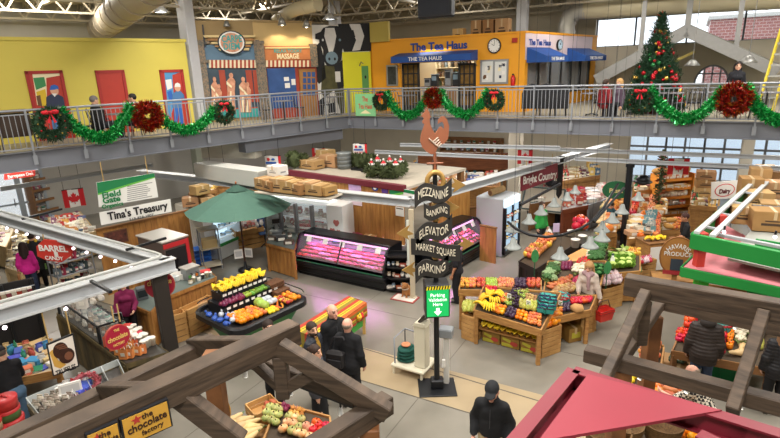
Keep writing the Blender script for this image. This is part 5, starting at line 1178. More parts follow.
s=MB();s.box(-.1,-.01,0,.1,.01,.28);thing(s,'menu_card',[mh('card_lilac','cdb8d8',.6)],'lilac card standing by the apples on the black counter','card',P(556,232,.95),.1)
f=human('blonde woman in grey scarf and cream coat with a red basket at the tomato wing',P(586,333)+Vector((.1,.35,0)),235,1.62,top=('coat','c8b8ac',.42),bot=('trousers','3c3a44'),hair=('long','b98d5c'),female=True,nod=.35,armL=((.05,.02,-.16),(.10,.04,-.30)),armR=((.03,.05,-.15),(.0,.16,-.22)))
s=f.part('scarf',un_([cap_(f.T((-.05,.03,.83)),f.T((.05,.03,.83)),.038,.038),cap_(f.T((0,-.04,.84)),f.T((0,.05,.81)),.045,.035),cap_(f.T((-.02,.075,.80)),f.T((-.03,.09,.62)),.03,.022)],.02),[f.T((-.1,-.1,.6)),f.T((.1,.13,.9))],.02,.008,cloth('a88a8e','a88a8e'))
h=f.world(f.arms[0][1]);r=root('shopping_basket','bright red shopping basket hanging from the hand of the woman with the scarf','basket',h+Vector((.08,-.05,-.5)),.4)
s=MB();s.add([(-.17,-.11,0),(.17,-.11,0),(.17,.11,0),(-.17,.11,0),(-.21,-.14,.26),(.21,-.14,.26),(.21,.14,.26),(-.21,.14,.26)],[(3,2,1,0),(0,1,5,4),(1,2,6,5),(2,3,7,6),(3,0,4,7)]);s.build('body',[mh('basket_red','d83a32',.4)],r)
s=MB();
for z in(.26,.2):s.tube([(-.21,-.14,z),(.21,-.14,z),(.21,.14,z),(-.21,.14,z),(-.21,-.14,z)],.012,5)
s.build('rim',[mh('basket_red_dark','b02a26',.4)],r);s=MB();s.tube([(-.2,0,.26),(-.12,0,.46),(.12,0,.46),(.2,0,.26)],.01,6);s.build('handle',[blk],r)
# ================================================================== sign post in the middle
pb=P(437,388);zb=lambda y:HZ(437,y,pb)
post_m=mh('post_black','202226',.4,metal=.3);ban_m=mh('sign_banner_black','2f2d2b',.5,noise=.1);let_m=mh('sign_letter_cream','d8d0bc',.5);gold_m=mh('sign_gold','a8854a',.4,metal=.35);rust_m=mh('rooster_rust','8a5238',.5,noise=.12,scale=5)
SP=root('direction_sign_post','black post of wavy direction signs with a rusty rooster on top','sign post',pb,0)
s=MB();s.box(-.36,-.3,0,.36,.3,.035,0,.01);s.box(-.12,-.1,.035,.12,.1,.22,0,.02);s.build('base',[post_m],SP)
s=MB();s.tube([(0,0,.1),(0,0,zb(160))],[.055,.04],12);s.build('pole',[post_m],SP)
def wave_sign(txt,px0,py0,px1,py1,h,bulge,arrow,size,sag=.08,second=None):
 z0,z1=HZ(437,py0,pb),HZ(437,py1,pb);d=math.hypot(pb.x,pb.y);cz=(z0+z1)/2
 a=P(px0,py0,z0);b=P(px1,py1,z1);L=(Vector((a.x,a.y,0))-Vector((b.x,b.y,0))).length;xm=(px0+px1)/2-437
 off_=xm/F_PX*(pb.y/math.cos(.3));
 f=lambda t:(z0+(z1-z0)*(t/L+.5))+sag*math.sin((t/L+.5)*2*PI)
 s=MB();N=18
 top=[(t,f(t)+h/2)for t in np.linspace(-L/2,L/2,N)];bot=[(t,f(t)-h/2)for t in np.linspace(L/2,-L/2,N)]
 s.prism(bot[::-1][:]+top[::-1],.03,.06,0,M=LXA(off_,-.05,0))if False else s.prism([p for p in bot[::-1]]+[p for p in top[::-1]],.03,.06,0,M=LXA(off_,-.05,0))
 o=s.build('sign_board',[ban_m],SP)
 s=MB();s.text(txt,size,LXA(off_,-.115,0),0,.006,.004,w=L*.8,bend=lambda v:(v.x,v.y+f(v.x),v.z));s.build('lettering',[let_m],o)
 if arrow:
  ax,ay=arrow;sx=1 if ax>437 else-1;q=(ax-437)/F_PX*(pb.y/math.cos(.3));z=HZ(437,ay,pb);s=MB()
  s.prism([(q-.16*sx,-.02),(q-.05*sx,.05),(q-.1*sx,.15),(q+.14*sx,.0),(q-.08*sx,-.13),(q-.05*sx,-.05)][::(1 if sx>0 else-1)],.0,.03,0,M=LXA(0,.02,z));s.build('arrow',[gold_m],o)
wave_sign('MEZZANINE',416,198,453,186,.31,0,(459,186),.21);wave_sign('BANKING',425,208,451,212,.26,0,(453,208),.16,-.05);wave_sign('ELEVATOR',417,238,453,221,.31,0,(406,232),.21);wave_sign('MARKET SQUARE',412,244,461,252,.30,0,(468,245),.18,.02);wave_sign('PARKING',416,273,449,260,.31,0,(410,269),.21)
s=MB();
for y in(181,):
 z=zb(y);n=24;s.tube([(.14*math.cos(t),-.06,z+.17*math.sin(t))for t in np.linspace(0,2*PI,n)],.045,8)
s.build('ring',[gold_m],SP)
for y in(205,219,241,257):
 z=zb(y);s=MB();s.sph((0,0,z),(.07,.07,.06),0,10,7);s.build('knob',[gold_m],SP)
zc=zb(135);sc_=(P(450,137,zb(137)).x-P(423,137,zb(137)).x)/78.
rz_=[(52,-52),(58,-40),(66,-30),(80,-26),(90,-14),(93,2),(94,20),(88,38),(80,46),(70,46),(62,38),(60,26),(66,30),(74,32),(79,24),(78,12),(72,20),(64,18),(58,8),(52,2),(44,14),(38,28),(37,42),(41,46),(38,52),(37,58),(33,62),(32,72),(28,64),(25,70),(23,60),(18,56),(12,48),(18,46),(20,40),(15,36),(16,30),(22,28),(16,14),(10,-2),(8,-18),(14,-34),(26,-46),(40,-54)]
s=MB();s.prism([((x-48)*sc_,y*sc_*1.1)for x,y in rz_],-.015,.015,0,M=LXA(-.02,-.03,zc+.02));o=s.build('rooster',[rust_m],SP)
s=MB()
for i in range(4):
 s.tube([((30+i*6-48)*sc_,-.055,zc+(-8-i*6)*sc_),((42+i*6-48)*sc_,-.055,zc+(-18-i*5)*sc_),((58+i*3-48)*sc_,-.055,zc+(-6-i*6)*sc_)],.012,5)
s.build('feather_cut',[mh('rooster_cut_pale','c9b8a8',.6)],o)
s=MB();s.tube([(0,-.02,zb(170)),(0,-.02,zc-48*sc_*1.1)],.03,6);s.tube([(-.14,-.03,zb(163)),(.14,-.03,zb(163))],.02,6);s.build('rooster_leg',[rust_m],o)
gz0,gz1=HZ(437,313,pb),HZ(437,281,pb);yb=math.hypot(pb.x,pb.y)
r=root('lit_sign_box','lit green parking validation sign box on the black post','sign',Vector((pb.x,pb.y,0)),.05)
w=.22;s=MB();s.box(-w,-.2,gz0,w,.16,gz1,0,.015);s.build('case',[post_m],r)
gl=mat('lit_green',hexc('16b45c'),.4,emit=.55);s=MB();s.box(-w+.02,-.205,gz0+.03,w-.02,-.2,gz1-.09);s.box(w,-.18,gz0+.03,w+.004,.14,gz1-.09);s.build('lit_panel',[gl],r)
s=MB()
for i in range(9):x=-w+.015+i*.05;s.prism([(x,gz1-.085),(x+.025,gz1-.085),(x+.04,gz1-.02),(x+.015,gz1-.02)],.201,.206,0,M=LX)
for i in range(6):y=-.18+i*.05;s.add([(w+.004,y,gz1-.085),(w+.004,y+.025,gz1-.085),(w+.004,y+.04,gz1-.02),(w+.004,y+.015,gz1-.02)],[(0,1,2,3)])
s.build('hazard_stripe',[mat('hazard_yellow',hexc('e8d22a'),.5,emit=.2)],r)
litw=mat('lit_white',(.95,1,.96),.5,emit=.9);zz=(gz0+gz1)/2
s=MB()
for i,(t,ww)in enumerate((('Parking',.26),('Validation',.33),('Here',.17))):s.text(t,.095,LXA(0,-.208,zz+.13-i*.09),0,.002,.0,w=ww)
s.build('lettering',[litw],r);s=MB();s.prism([(-.03,.09),(-.03,.02),(-.07,.02),(0,-.06),(.07,.02),(.03,.02),(.03,.09)],.205,.209,0,M=LXA(0,0,gz0+.11));s.build('arrow',[litw],r)
p=P(446.5,384);r=root('ticket_post','slim white post with a grey ticket box right of the sign post','post',p,-.3);h=HZ(446,334,p);s=MB();s.box(-.05,-.04,0,.05,.04,h);s.build('pole',[mh('post_white','d4d4d0',.4)],r);s=MB();s.box(-.13,-.12,h-.04,.13,.1,h+.14,0,.02);s.build('ticket_box',[mh('ticket_grey','8f959b',.4)],r);s=MB();s.box(-.14,-.12,0,.14,.12,.02);s.build('base',[mh('post_white','d4d4d0',.4)],r)
s=MB();s.box(-.06,-.16,.45,.0,-.1,.62,0,.01);s.build('card_reader',[mh('ticket_pale','e4e4e0',.5)],r)
a=P(393,374);b=P(411,379.5);r=root('platform_scale','cream platform scale with a tall column and steel rail','scale',a,ANG(a,b));L=(b-a).length;dp=.62
s=MB();s.box(-.05,0,.16,L+.28,dp,.23,0,.02);s.build('platform',[mh('scale_cream','dcd6c0',.5)],r)
for x in(.0,L+.22):
 for y in(.04,dp-.04):s=MB();s.box(x-.02,y-.02,0,x+.02,y+.02,.16);s.build('leg',[mh('scale_cream','dcd6c0',.5)],r)
s=MB();s.box(L+.02,.12,.23,L+.26,.34,1.15,0,.02);s.prism([(L+.0,1.15),(L+.28,1.15),(L+.25,1.22),(L+.05,1.22)],-.36,-.1,0,M=LX);s.build('column',[mh('scale_cream','dcd6c0',.5)],r)
s=MB();s.bar((L+.14,.25,1.22),(L+.3,.2,1.42),.2,.05,0);s.build('dial_head',[mh('scale_dark','38322e',.4)],r)
s=MB();s.tube([(.02,.06,.2),(.02,.06,.8),(.02,.5,.8),(.02,.5,.2)],.016,8);s.tube([(.02,.5,.8),(L*.9,.5,.78)],.016,8);s.build('rail',[rail_m],r)
bgm=mh('bag_dark_green','1f5a50',.8,noise=.25,scale=8);
for i in range(4):
 s=MB();s.sph((0,0,.05),(.2,.17,.06),0,12,7,jit=.06);s.tube([(-.08,-.1,.09),(-.06,-.12,.13),(.06,-.12,.13),(.08,-.1,.09)],.01,5)
 thing(s,'cloth_bag',[bgm],('lowest','second','third','topmost')[i]+' folded dark green bag of the pile on the platform scale','bag',rot2(a,b,L*.42,.27,.23+i*.075),.3*i)
s=MB();s.lathe([(0,0),(.1,0),(.09,.015),(0,.02)],n=14);thing(s,'paper_label',[mh('label_orange','d88a62',.6)],'round orange label on the green bags','label',rot2(a,b,L*.42,.26,.59))
p=P(407,296);r=root('carved_dog','small tan carved dog sitting left of the green sign box','statue',p,-.6)
s=MB();s.sph((0,0,.17),(.11,.14,.17),0,12,8);s.sph((0,-.1,.34),(.08,.085,.09),0,12,8);s.sph((0,-.19,.32),(.045,.06,.04),0,8,6);s.tube([(0,.1,.06),(.08,.22,.04)],[.03,.015],6)
for sx in(-1,1):s.tube([(sx*.055,-.09,.22),(sx*.06,-.13,.02)],[.035,.025],7);s.sph((sx*.07,-.13,.02),(.035,.05,.02),0,7,5);s.sph((sx*.1,.04,.08),(.05,.11,.08),0,8,6);s.sph((sx*.075,-.08,.37),(.02,.03,.055),0,7,5)
s.build('body',[mh('carved_wood_tan','a9713f',.6,noise=.2,scale=8)],r);s=MB();s.tube([(.09*math.cos(t),-.09+.09*math.sin(t),.26)for t in np.linspace(0,2*PI,14)],.012,5);s.build('collar',[mh('collar_pale','c8c0b0',.6)],r)
s=MB();s.box(-.35,-.22,0,.35,.22,.02,0,.005);s.box(-.3,-.17,.02,.3,.17,.023,1);thing(s,'floor_mat',[mh('mat_red_white','a8504a',.8,noise=.4,scale=8),mh('mat_white','d4ccc4',.8)],'small red and white mat under the carved dog','mat',P(405,298.5),-.5)
f=human('person in dark clothes standing behind the sign post, bare arms',P(457,302),150,1.70,top=('tshirt','1d1c22'),bot=('trousers','1c1c22'),hair=('short','2a1c16'),skin='tan',res=.012)
# ================================================================== green island of fruit
cf,cr_,cl=P(236,335,.78),P(312,299,.78),P(190,312,.78)
ex=(cr_-cf);LX_=ex.length;ex.normalize();eyv=(cl-cf);LY=eyv.length;eyv.normalize()
cfa=math.atan2(ex.y,ex.x)
IS=root('island_display','green and black boat-shaped island of fruit and vegetables under the umbrella','display stand',(cf.x,cf.y,0),0)
def isl(x,y,z):return Vector((ex.x*x+eyv.x*y,ex.y*x+eyv.y*y,z))
def rrect(i,rr,n=6):
 pts=[];cs=[(LX_-rr-i,rr+i,-PI/2),(LX_-rr-i,LY-rr-i,0),(rr+i,LY-rr-i,PI/2),(rr+i,rr+i,PI)]
 for cx,cy,a0 in cs:
  for k in range(n+1):a=a0+PI/2*k/n;pts.append((cx+rr*math.cos(a),cy+rr*math.sin(a)))
 return pts
def isl_loft(s,levels,m=0,cap=True):
 vs=[];fs=[];N=None
 for i,rr,z in levels:
  p=rrect(i,rr);N=len(p);vs+=[isl(x,y,z)for x,y in p]
 for j in range(len(levels)-1):
  for k in range(N):fs.append((j*N+k,j*N+(k+1)%N,(j+1)*N+(k+1)%N,(j+1)*N+k))
 if cap:fs.append(tuple(range((len(levels)-1)*N,len(levels)*N)))
 s.add(vs,fs,m,False)
igm=mh('island_green','1f8a4a',.35,noise=.1);ibk=mh('island_black','1b1c20',.4)
s=MB();isl_loft(s,[(.42,.2,.04),(.40,.22,.1),(.16,.3,.58),(.08,.3,.66)]);s.build('hull',[igm],IS)
s=MB();isl_loft(s,[(.5,.2,.0),(.5,.2,.05)]);s.build('plinth',[ibk],IS)
s=MB();isl_loft(s,[(.08,.3,.66),(.0,.32,.68),(.0,.32,.80),(.04,.3,.83),(.09,.28,.83),(.10,.28,.76)]);s.build('rim',[ibk],IS)
s=MB()
pts=[isl(x,y,.98)for x,y in rrect(.05,.3)];lo_=[isl(x,y,.83)for x,y in rrect(.05,.3)];N=len(pts)
for k in list(range(3,17)):s.add([lo_[k],lo_[k+1],pts[k+1],pts[k]],[(0,1,2,3)])
s.build('glass_guard',[mat('guard_glass',(.85,.92,.92),.05,alpha=.15)],IS);s=MB();s.tube([pts[k]for k in range(3,18)],.012,6);s.build('guard_rail',[ibk],IS)
def isl_box(x0,y0,z0,x1,y1,z1,name,m):
 s=MB();q=[isl(x0,y0,0),isl(x1,y0,0),isl(x1,y1,0),isl(x0,y1,0)]
 s.add([(p.x,p.y,z0)for p in q]+[(p.x,p.y,z1)for p in q],[(3,2,1,0),(4,5,6,7),(0,1,5,4),(1,2,6,5),(2,3,7,6),(3,0,4,7)]);s.build(name,m,IS)
isl_box(.35,LY*.48,.76,LX_*.86,LY*.88,1.0,'middle_tier',[ibk]);isl_box(.45,LY*.62,1.0,LX_*.8,LY*.86,1.22,'upper_tier',[ibk])
s=MB()
for zt,x0,x1,y in((1.0,.35,LX_*.86,LY*.48),(1.22,.45,LX_*.8,LY*.62)):
 a=isl(x0,y-.01,zt-.06);b=isl(x1,y-.01,zt-.06)
 for k in range(9):p=a+(b-a)*((k+.5)/9);d=(b-a).normalized()*.05;s.add([p-d,p+d,p+d+Vector((0,0,.06)),p-d+Vector((0,0,.06))],[(0,1,2,3)])
s.build('price_print',[white_p],IS)
W0=Vector((cf.x,cf.y,0));
class Lf(Surf):
 def __init__(s,z):s.p0=Vector((0,0,z));s.n=Vector((0,0,1))
 def at(s,u,v):return W0+isl(LX_*u,LY*v,s.p0.z)
def ipile(z,k,u0,v0,u1,v1,wh,**kw):pile(Lf(z),k,((u0,v0),(u1,v0),(u1,v1),(u0,v1)),wh+' of the green island',**kw)
ipile(1.22,'banana',.2,.63,.8,.85,'on the top tier',size=1.3,maxn=14,rot=cfa+1.2)
ipile(1.0,'red_onion',.16,.5,.3,.61,'at the left of the middle tier',size=1.1,maxn=10);ipile(1.0,'red_onion',.31,.5,.43,.61,'at the centre left of the middle tier',size=1.2,maxn=10)
ipile(1.0,['lime','green_apple'],.44,.5,.6,.61,'at the centre of the middle tier',size=1.1,maxn=14);ipile(1.0,'lime',.61,.5,.72,.61,'right of centre on the middle tier',size=1.1,maxn=10);ipile(1.0,'avocado',.73,.5,.85,.61,'at the right end of the middle tier',size=1.0,maxn=10)
ipile(.80,'orange',.13,.12,.3,.42,'in the front left tray',size=1.15,maxn=22);ipile(.80,['peach','mandarin'],.31,.1,.45,.42,'in the front tray right of the oranges',size=1.1,maxn=20);ipile(.80,'melon',.45,.2,.56,.42,'in the front tray',size=1.0,maxn=4)
ipile(.80,'lemon',.46,.06,.58,.18,'at the front edge',size=1.0,maxn=10);ipile(.80,['red_apple','yellow_apple'],.72,.1,.8,.4,'in the right tray',size=1.0,maxn=14);ipile(.80,'mandarin',.82,.1,.92,.4,'at the right end',size=1.0,maxn=12)
bagm=[mh('bag_blue','3a62c0',.3,noise=.4,scale=20),mh('bag_white_net','c9cfd8',.4,noise=.3,scale=20)]
for i in range(10):
 s=MB();s.sph((0,0,.05),(.09,.07,.055),0,9,6,jit=.08);s.tube([(.08,0,.07),(.13,0,.1)],[.02,.03],6)
 thing(s,'produce_bag',[bagm[i%3!=0 and i%2]],'knotted bag of fruit at the left end of the green island, blue or white','bag',W0+isl(.1+.17*(i%3),.5+.22*(i//3),.80+.02*(i%2)),random.uniform(0,6),'bags at the left end of the island')
for i,(u,v,l)in enumerate(((.66,.7,'lower left'),(.79,.72,'right'),(.70,.88,'rear'))):
 pass
wk=mh('wicker_brown','6a4428',.7,noise=.5,scale=30)
for i,(u,v,z)in enumerate(((.9,.45,.8),(.9,.68,.8),(.9,.56,.95))):
 s=MB();s.box(-.2,-.15,0,.2,.15,.15,0,.02);
 for k in range(5):s.box(-.21,-.16,.02+k*.028,.21,.16,.034+k*.028,0,.004)
 thing(s,'wicker_tray',[wk],('brown wicker tray nearest the right rim of the green island','brown wicker tray at the back right of the green island','brown wicker tray stacked on the other two on the green island')[i],'tray',W0+isl(LX_*u-.1,LY*v,z),cfa)
ipile(.80,'carrot',.57,.1,.7,.44,'in the pale bag section',size=1.0,maxn=12)
for i in range(4):
 s=MB();s.sph((0,0,.06),(.1,.08,.065),0,9,6,jit=.1);thing(s,'plastic_bag',[mh('bag_clear_pale','c4ccd4',.25,noise=.2)],'pale clear plastic bag beside the wicker trays of the green island','bag',W0+isl(LX_*(.58+.06*(i%2)),LY*(.25+.12*(i//2)),.86),i,'clear bags on the island')
pu=P(246,270);zt=HZ(247,186,pu);ze=HZ(247,207,pu)
r=root('market_umbrella','dark green market umbrella on a brown pole behind the green island','umbrella',pu,.2)
s=MB();s.tube([(0,0,.05),(0,0,zt+.05)],.025,8);s.build('pole',[mh('umbrella_pole','4a2c22',.5)],r)
s=MB();s.lathe([(0,0),(.25,0),(.24,.06),(.05,.09),(.04,.3),(0,.3)],n=16);s.build('base',[post_m],r)
RU=1.6;s=MB();n=8
for k in range(n):
 a0,a1=2*PI*k/n,2*PI*(k+1)/n
 rows=[]
 for j in range(6):
  t=j/5;row=[]
  for i in range(5):
   u=i/4;a=a0+(a1-a0)*u;sagk=1-.05*math.sin(u*PI)*t;z=zt-(zt-ze)*t**1.1-.03*math.sin(u*PI)*t;row.append((RU*t*sagk*math.cos(a)+.001*i,RU*t*sagk*math.sin(a),z))
  rows.append(row)
 vs=[p for row in rows for p in row];s.add(vs,[(j*5+i,j*5+i+1,(j+1)*5+i+1,(j+1)*5+i)for j in range(5)for i in range(4)],0,False)
s.build('canopy',[mh('umbrella_green','4f7466',.8,noise=.08)],r)
s=MB();s.lathe([(.34,zt-.09),(.2,zt-.02),(.06,zt+.06),(0,zt+.07)],n=8);s.build('vent_cap',[mh('umbrella_green_dark','35564a',.8)],r);s=MB();s.sph((0,0,zt+.13),(.03,.03,.05));s.build('finial',[mh('finial_orange','a8643a',.5)],r)
for k in range(n):a=2*PI*k/n;s=MB();s.tube([(.04*math.cos(a),.04*math.sin(a),zt-.05),(RU*.98*math.cos(a),RU*.98*math.sin(a),ze-.02)],.008,4);s.build('rib',[mh('umbrella_pole','4a2c22',.5)],r)
for i,(px,py)in enumerate(((242,258),(251,256))):
 s=MB();s.box(-.13,-.01,0,.13,.01,.3,0);s.box(-.1,-.012,.06,.1,-.01,.24,1);z=HZ(px,py,pu);thing(s,'paper_notice',[white_p,mh('notice_grey','b8b8ba',.7)],('white notice left on the umbrella pole','white notice right on the umbrella pole')[i],'notice',Vector((pu.x+(-.16,.16)[i],pu.y-.05,z)),(.3,-.3)[i])
 # ================================================================== table with the red and yellow cloth
q=[P(293,330,.76),P(317,338,.76),P(366,303,.76),P(348,296.5,.76)];o=Vector((q[0].x,q[0].y,0));ql=[p-o for p in q]
r=root('long_table','long table on yellow legs under the striped cloth','table',o);s=MB();quad_slab(s,ql,.04);s.build('tabletop',[mh('table_board','a8804e',.6)],r);c=sum(ql,Vector())/4
for p in ql:e=p+(c-p)*.1;s=MB();s.box(e.x-.035,e.y-.035,0,e.x+.035,e.y+.035,.72);s.build('leg',[mh('leg_yellow_wood','c9a05a',.5)],r)
cred=mh('cloth_red','b8402c',.8,noise=.2,scale=20);cyel=mh('cloth_yellow','e6c02e',.8);cgrn=mh('cloth_olive','8a7a2c',.8);corg=mh('cloth_orange','d8642c',.8)
la=(ql[3]-ql[0]);lb=(ql[2]-ql[1]);dr=.34;s=MB()
up_=Vector((0,0,.012));prof=[];bands=[cred,cyel,cred,corg,cyel,cred,corg,cyel,cred];nb=len(bands);fr=0
for b in range(6):
 u0,u1=b/6,(b+1)/6;P0=ql[0]+(ql[1]-ql[0])*u0;P1=ql[0]+(ql[1]-ql[0])*u1;Q0=ql[3]+(ql[2]-ql[3])*u0;Q1=ql[3]+(ql[2]-ql[3])*u1
 s.add([P0+up_,P1+up_,Q1+up_,Q0+up_],[(0,1,2,3)],(0,1,2,0,1,3)[b])
nrm=((ql[2]-ql[1]).cross(Vector((0,0,1)))).normalized()*.02
for b in range(5):
 z0,z1=-dr*b/5,-dr*(b+1)/5;n=14
 for k in range(n):
  f=lambda t,z:ql[1]+(ql[2]-ql[1])*t+nrm*(1+1.2*math.sin(t*38)*abs(z)/dr)+Vector((0,0,z+.012))
  s.add([f(k/n,z0),f(k/n,z1),f((k+1)/n,z1),f((k+1)/n,z0)],[(0,1,2,3)],(3,2,0,1,0)[b],False)
nr2=((ql[1]-ql[0]).cross(Vector((0,0,1)))).normalized()*.015
for side,(pa,pc,sg)in enumerate(((ql[0],ql[1],1),(ql[3],ql[2],-1))):
 for b in range(6):
  a_=pa+(pc-pa)*(b/6)+nr2*sg;c_=pa+(pc-pa)*((b+1)/6)+nr2*sg;s.add([a_+up_,c_+up_,c_-Vector((0,0,dr)),a_-Vector((0,0,dr))],[(0,1,2,3)],(0,1,2,0,1,3)[b])
for t in np.linspace(.03,.97,24):
 for u in(.25,.75):
  a_=(ql[0]+(ql[1]-ql[0])*u);b_=(ql[3]+(ql[2]-ql[3])*u);p=a_+(b_-a_)*t;d=(b_-a_).normalized();e=(ql[1]-ql[0]).normalized();s.add([p+d*.045+up_*1.2,p+e*.03+up_*1.2,p-d*.045+up_*1.2,p-e*.03+up_*1.2],[(0,1,2,3)],2)
 p=ql[1]+(ql[2]-ql[1])*t+nrm*2.4+Vector((0,0,-dr*.7+.012));d=(ql[2]-ql[1]).normalized();s.add([p-d*.04-Vector((0,0,.03)),p+d*.02-Vector((0,0,.03)),p+d*.04+Vector((0,0,.03)),p-d*.02+Vector((0,0,.03))],[(0,1,2,3)],2)
o2=s.build('tablecloth',[cred,cyel,cgrn,corg]);o2.location=o;tag(o2,'red and yellow striped cloth over the long table behind the men in black','tablecloth')
s=MB();s.bar(ql[1]+(ql[2]-ql[1])*.08+Vector((0,0,-.44))-nrm*2,ql[2]+Vector((0,0,-.44))-nrm*2,.02,.2);o3=s.build('green_skirt',[mh('skirt_green','4fa84a',.7,noise=.15,scale=6)]);o3.location=o;tag(o3,'green cloth skirt hanging under the striped tablecloth','cloth')
crate('wooden_box','small wooden box on the floor at the right end of the striped table',(352,324),(364,321),.35,.28,slats=3)
pile(Flat(.5),['tomato','yellow_pepper'],((356,322),(364,319),(363,315),(357,317)),'in the gap at the right end of the striped table',1.1,1,6)
# ================================================================== the group of shoppers
f=human('bearded man in navy padded jacket and mustard sweater beside the striped table',P(319,409),-20,1.76,top=('puffer','1f2430'),bot=('trousers','1d2028'),hair=('short','33241a'),inner='9a7420',yaw=-.5)
f.part('beard',clip_(sub_(infl(ell_((0,.012,.905),(.038,.046,.046)),.0035),ell_((0,.062,.93),(.022,.02,.03))),(0,0,1,.912),(0,-1,0,.004)),[(-.06,-.06,.84),(.06,.08,.95)],.01,.0055,mh('hair_33241a','33241a',.7),f.HX)
f=human('tall bald man in black overcoat at the end of the striped table',P(338,392),-55,1.84,top=('coat','141519',.36),bot=('trousers','191a1f'),hair=('bald','6b5a4c'),skin='pink',yaw=.2)
f=human('balding man in black jacket seen from behind with a black bag',P(350,404)+Vector((.05,-.05,0)),70,1.78,top=('jacket','17181d',.42),bot=('trousers','1a1b20'),hair=('bald','6b5a4c'),skin='pink',girth=1.15)
r=root('shoulder_bag','black shoulder bag on the back of the balding man','bag',f.world((-.10,-.085,.60)),math.radians(70-90));s=MB();s.box(-.17,-.12,-.17,.17,.02,.17,0,.05);s.build('body',[mh('bag_black','1c1a1c',.6)],r);s=MB();s.box(-.13,-.135,-.13,.13,-.115,.02,0,.01);s.build('pocket',[mh('bag_black_2','252327',.6)],r);s=MB();s.tube([(-.12,-.05,.15),(-.02,-.03,.42),(.14,.02,.42),(.2,.1,.1)],.016,6);s.build('strap',[mh('bag_black_2','252327',.6)],r)
f=human('woman with a dark ponytail, grey coat and long black skirt beside the timber post',P(322,431),-10,1.66,top=('coat','4c4f58',.45),bot=('skirt','15161a',.06),hair=('ponytail','33221a'),female=True,yaw=-.25,armR=((.03,.03,-.16),(.0,.15,-.20)))
f=human('person in black with a brown paper parcel behind the timber post',P(277,407),-60,1.78,top=('jacket','16171b'),bot=('trousers','18191d'),hair=('short','2a1d16'),armR=((.03,.03,-.15),(-.03,.15,-.19)),armL=((.03,.03,-.15),(-.03,.15,-.19)))
s=MB();s.box(-.2,-.13,0,.2,.13,.22,0,.02);s.box(-.02,-.135,-.002,.02,.135,.225,1);thing(s,'paper_parcel',[mh('parcel_tan','b08454',.8,noise=.1),tape],'tan paper parcel held by the person in black','parcel',f.world((0,.21,.5)),math.radians(-150))
f=human('man in black cap and black jacket with beige trousers walking in the foreground',P(490,486),-112,1.76,top=('jacket','15161a',.54),bot=('trousers','c2b08a'),hair=('cap','1c1e22'),skin='pink',girth=1.12,nod=.25,armR=((.05,-.03,-.155),(.035,.08,-.27)),armL=((.05,-.03,-.155),(.035,.08,-.27)))
# ================================================================== channel beams of the stalls
ch_m=mh('channel_grey','c3c6c8',.45,noise=.06,scale=2);chd_m=mh('channel_web_grey','a9adb2',.5)
def channel(a,b,h=.24,w=.2,name='beam_stall_channel',cm=None):
 s=MB();z=Vector((0,0,1));d=(b-a).normalized();n=Vector((-d.y,d.x,0))
 s.bar(a-z*.012,b-z*.012,w,.025,0);s.bar(a-z*(h-.012),b-z*(h-.012),w,.025,0);s.bar(a-z*h/2,b-z*h/2,.03,h-.05,1)
 return struct(s,name,[cm or ch_m,chd_m])
BZ=2.7
bC=P(166,259,BZ);bN=P(-45,319,BZ);bF=P(-45,201,BZ)
channel(bN,bC+(bC-bN).normalized()*.15,.26);channel(bF,bC,.26)
s=MB();d1=(bN-bC).normalized();d2=(bF-bC).normalized();up1=Vector((0,0,.07))
s.tube([bN+up1]+[bC+d1*.35+up1,bC+d1*.12+d2*.02+up1,bC+d1*.02+d2*.12+up1,bC+d2*.35+up1]+[bF+up1],.028,7);struct(s,'beam_stall_rail',[mh('rail_pale_grey','b4b6b2',.4)])
for(x0,y0,x1,y1)in((22,219,62,209),(126,250,166,238),(91,281,111,292)):
 s=MB();a=P(x0,y0,BZ+.05);b=P(x1,y1,BZ+.05);thing(s.bar((0,0,0),b-a,.05,.05,0,c=.005),'cross_rod',[post_m],('black rod across the far grey beam at the left edge','black rod across the far grey beam above the oven','black rod under the near grey beam left of the round sign')[(22,126,91).index(x0)],'rod',a)
g=P(160,300,1.6);
def timber_post(p,w,z0,z1,label,m,rz=0,name='post'):
 s=MB();s.box(-w/2,-w/2,z0,w/2,w/2,z1,0,.012);s.box(-w/2-.03,-w/2-.03,z0,w/2+.03,w/2+.03,z0+.1,0,.01);s.box(-w/2-.02,-w/2-.02,z1-.05,w/2+.02,w/2+.02,z1,0,.008);return thing(s,name,[m],label,'post',(p.x,p.y,0),rz)
pc=bC+(d1+d2)*.12;timber_post(pc,.26,0,BZ-.26,'thick black post under the corner of the two grey beams',mh('post_dark_brown','2c2622',.6),.6,'corner_post')
cB0=P(140,170,BZ);cB1=P(411,198,BZ);cB2=P(610,143,BZ);channel(cB0,cB1,.22,.3);channel(cB1,cB2,.22,.3)
pp=P(413,298);s=MB();s.box(-.06,-.04,0,.06,.04,BZ-.2,0,.01);s.box(-.14,-.02,.6,.06,.03,BZ-.5,1,.01);s.box(-.09,-.07,0,.09,.07,.05);thing(s,'timber_post',[mh('post_pale_wood','c4b8a0',.6),mh('board_white_green','d8dcd4',.6)],'slim pale post with a white board under the corner of the centre beam','post',pp,-.5)
bulb_p=mat('bulb_pink_white',(1,.86,.92),.4,emit=7)
bm=None
s=MB();s.sph((0,0,0),.032,0,8,6);s.tube([(0,0,.04),(0,0,.12)],.02,6,1);bmesh_=s.mesh('light_bulb',[bulb_p,blk])
def bulb(p,label,grp):single(bmesh_,'light_bulb',label,'bulb',p,0,grp)
for t in np.linspace(.04,.93,17):bulb(bF+(bC-bF)*t-Vector((0,0,.36))+Vector((.03,-.05,0)),'small glowing bulb under the far grey beam, above the red candy sign','string bulbs under the far grey beam')
for t in(.17,.44):bulb(bN+(bC-bN)*t-Vector((0,0,.36)),'small glowing bulb under the near grey beam','bulbs under the near grey beam')
goods={}
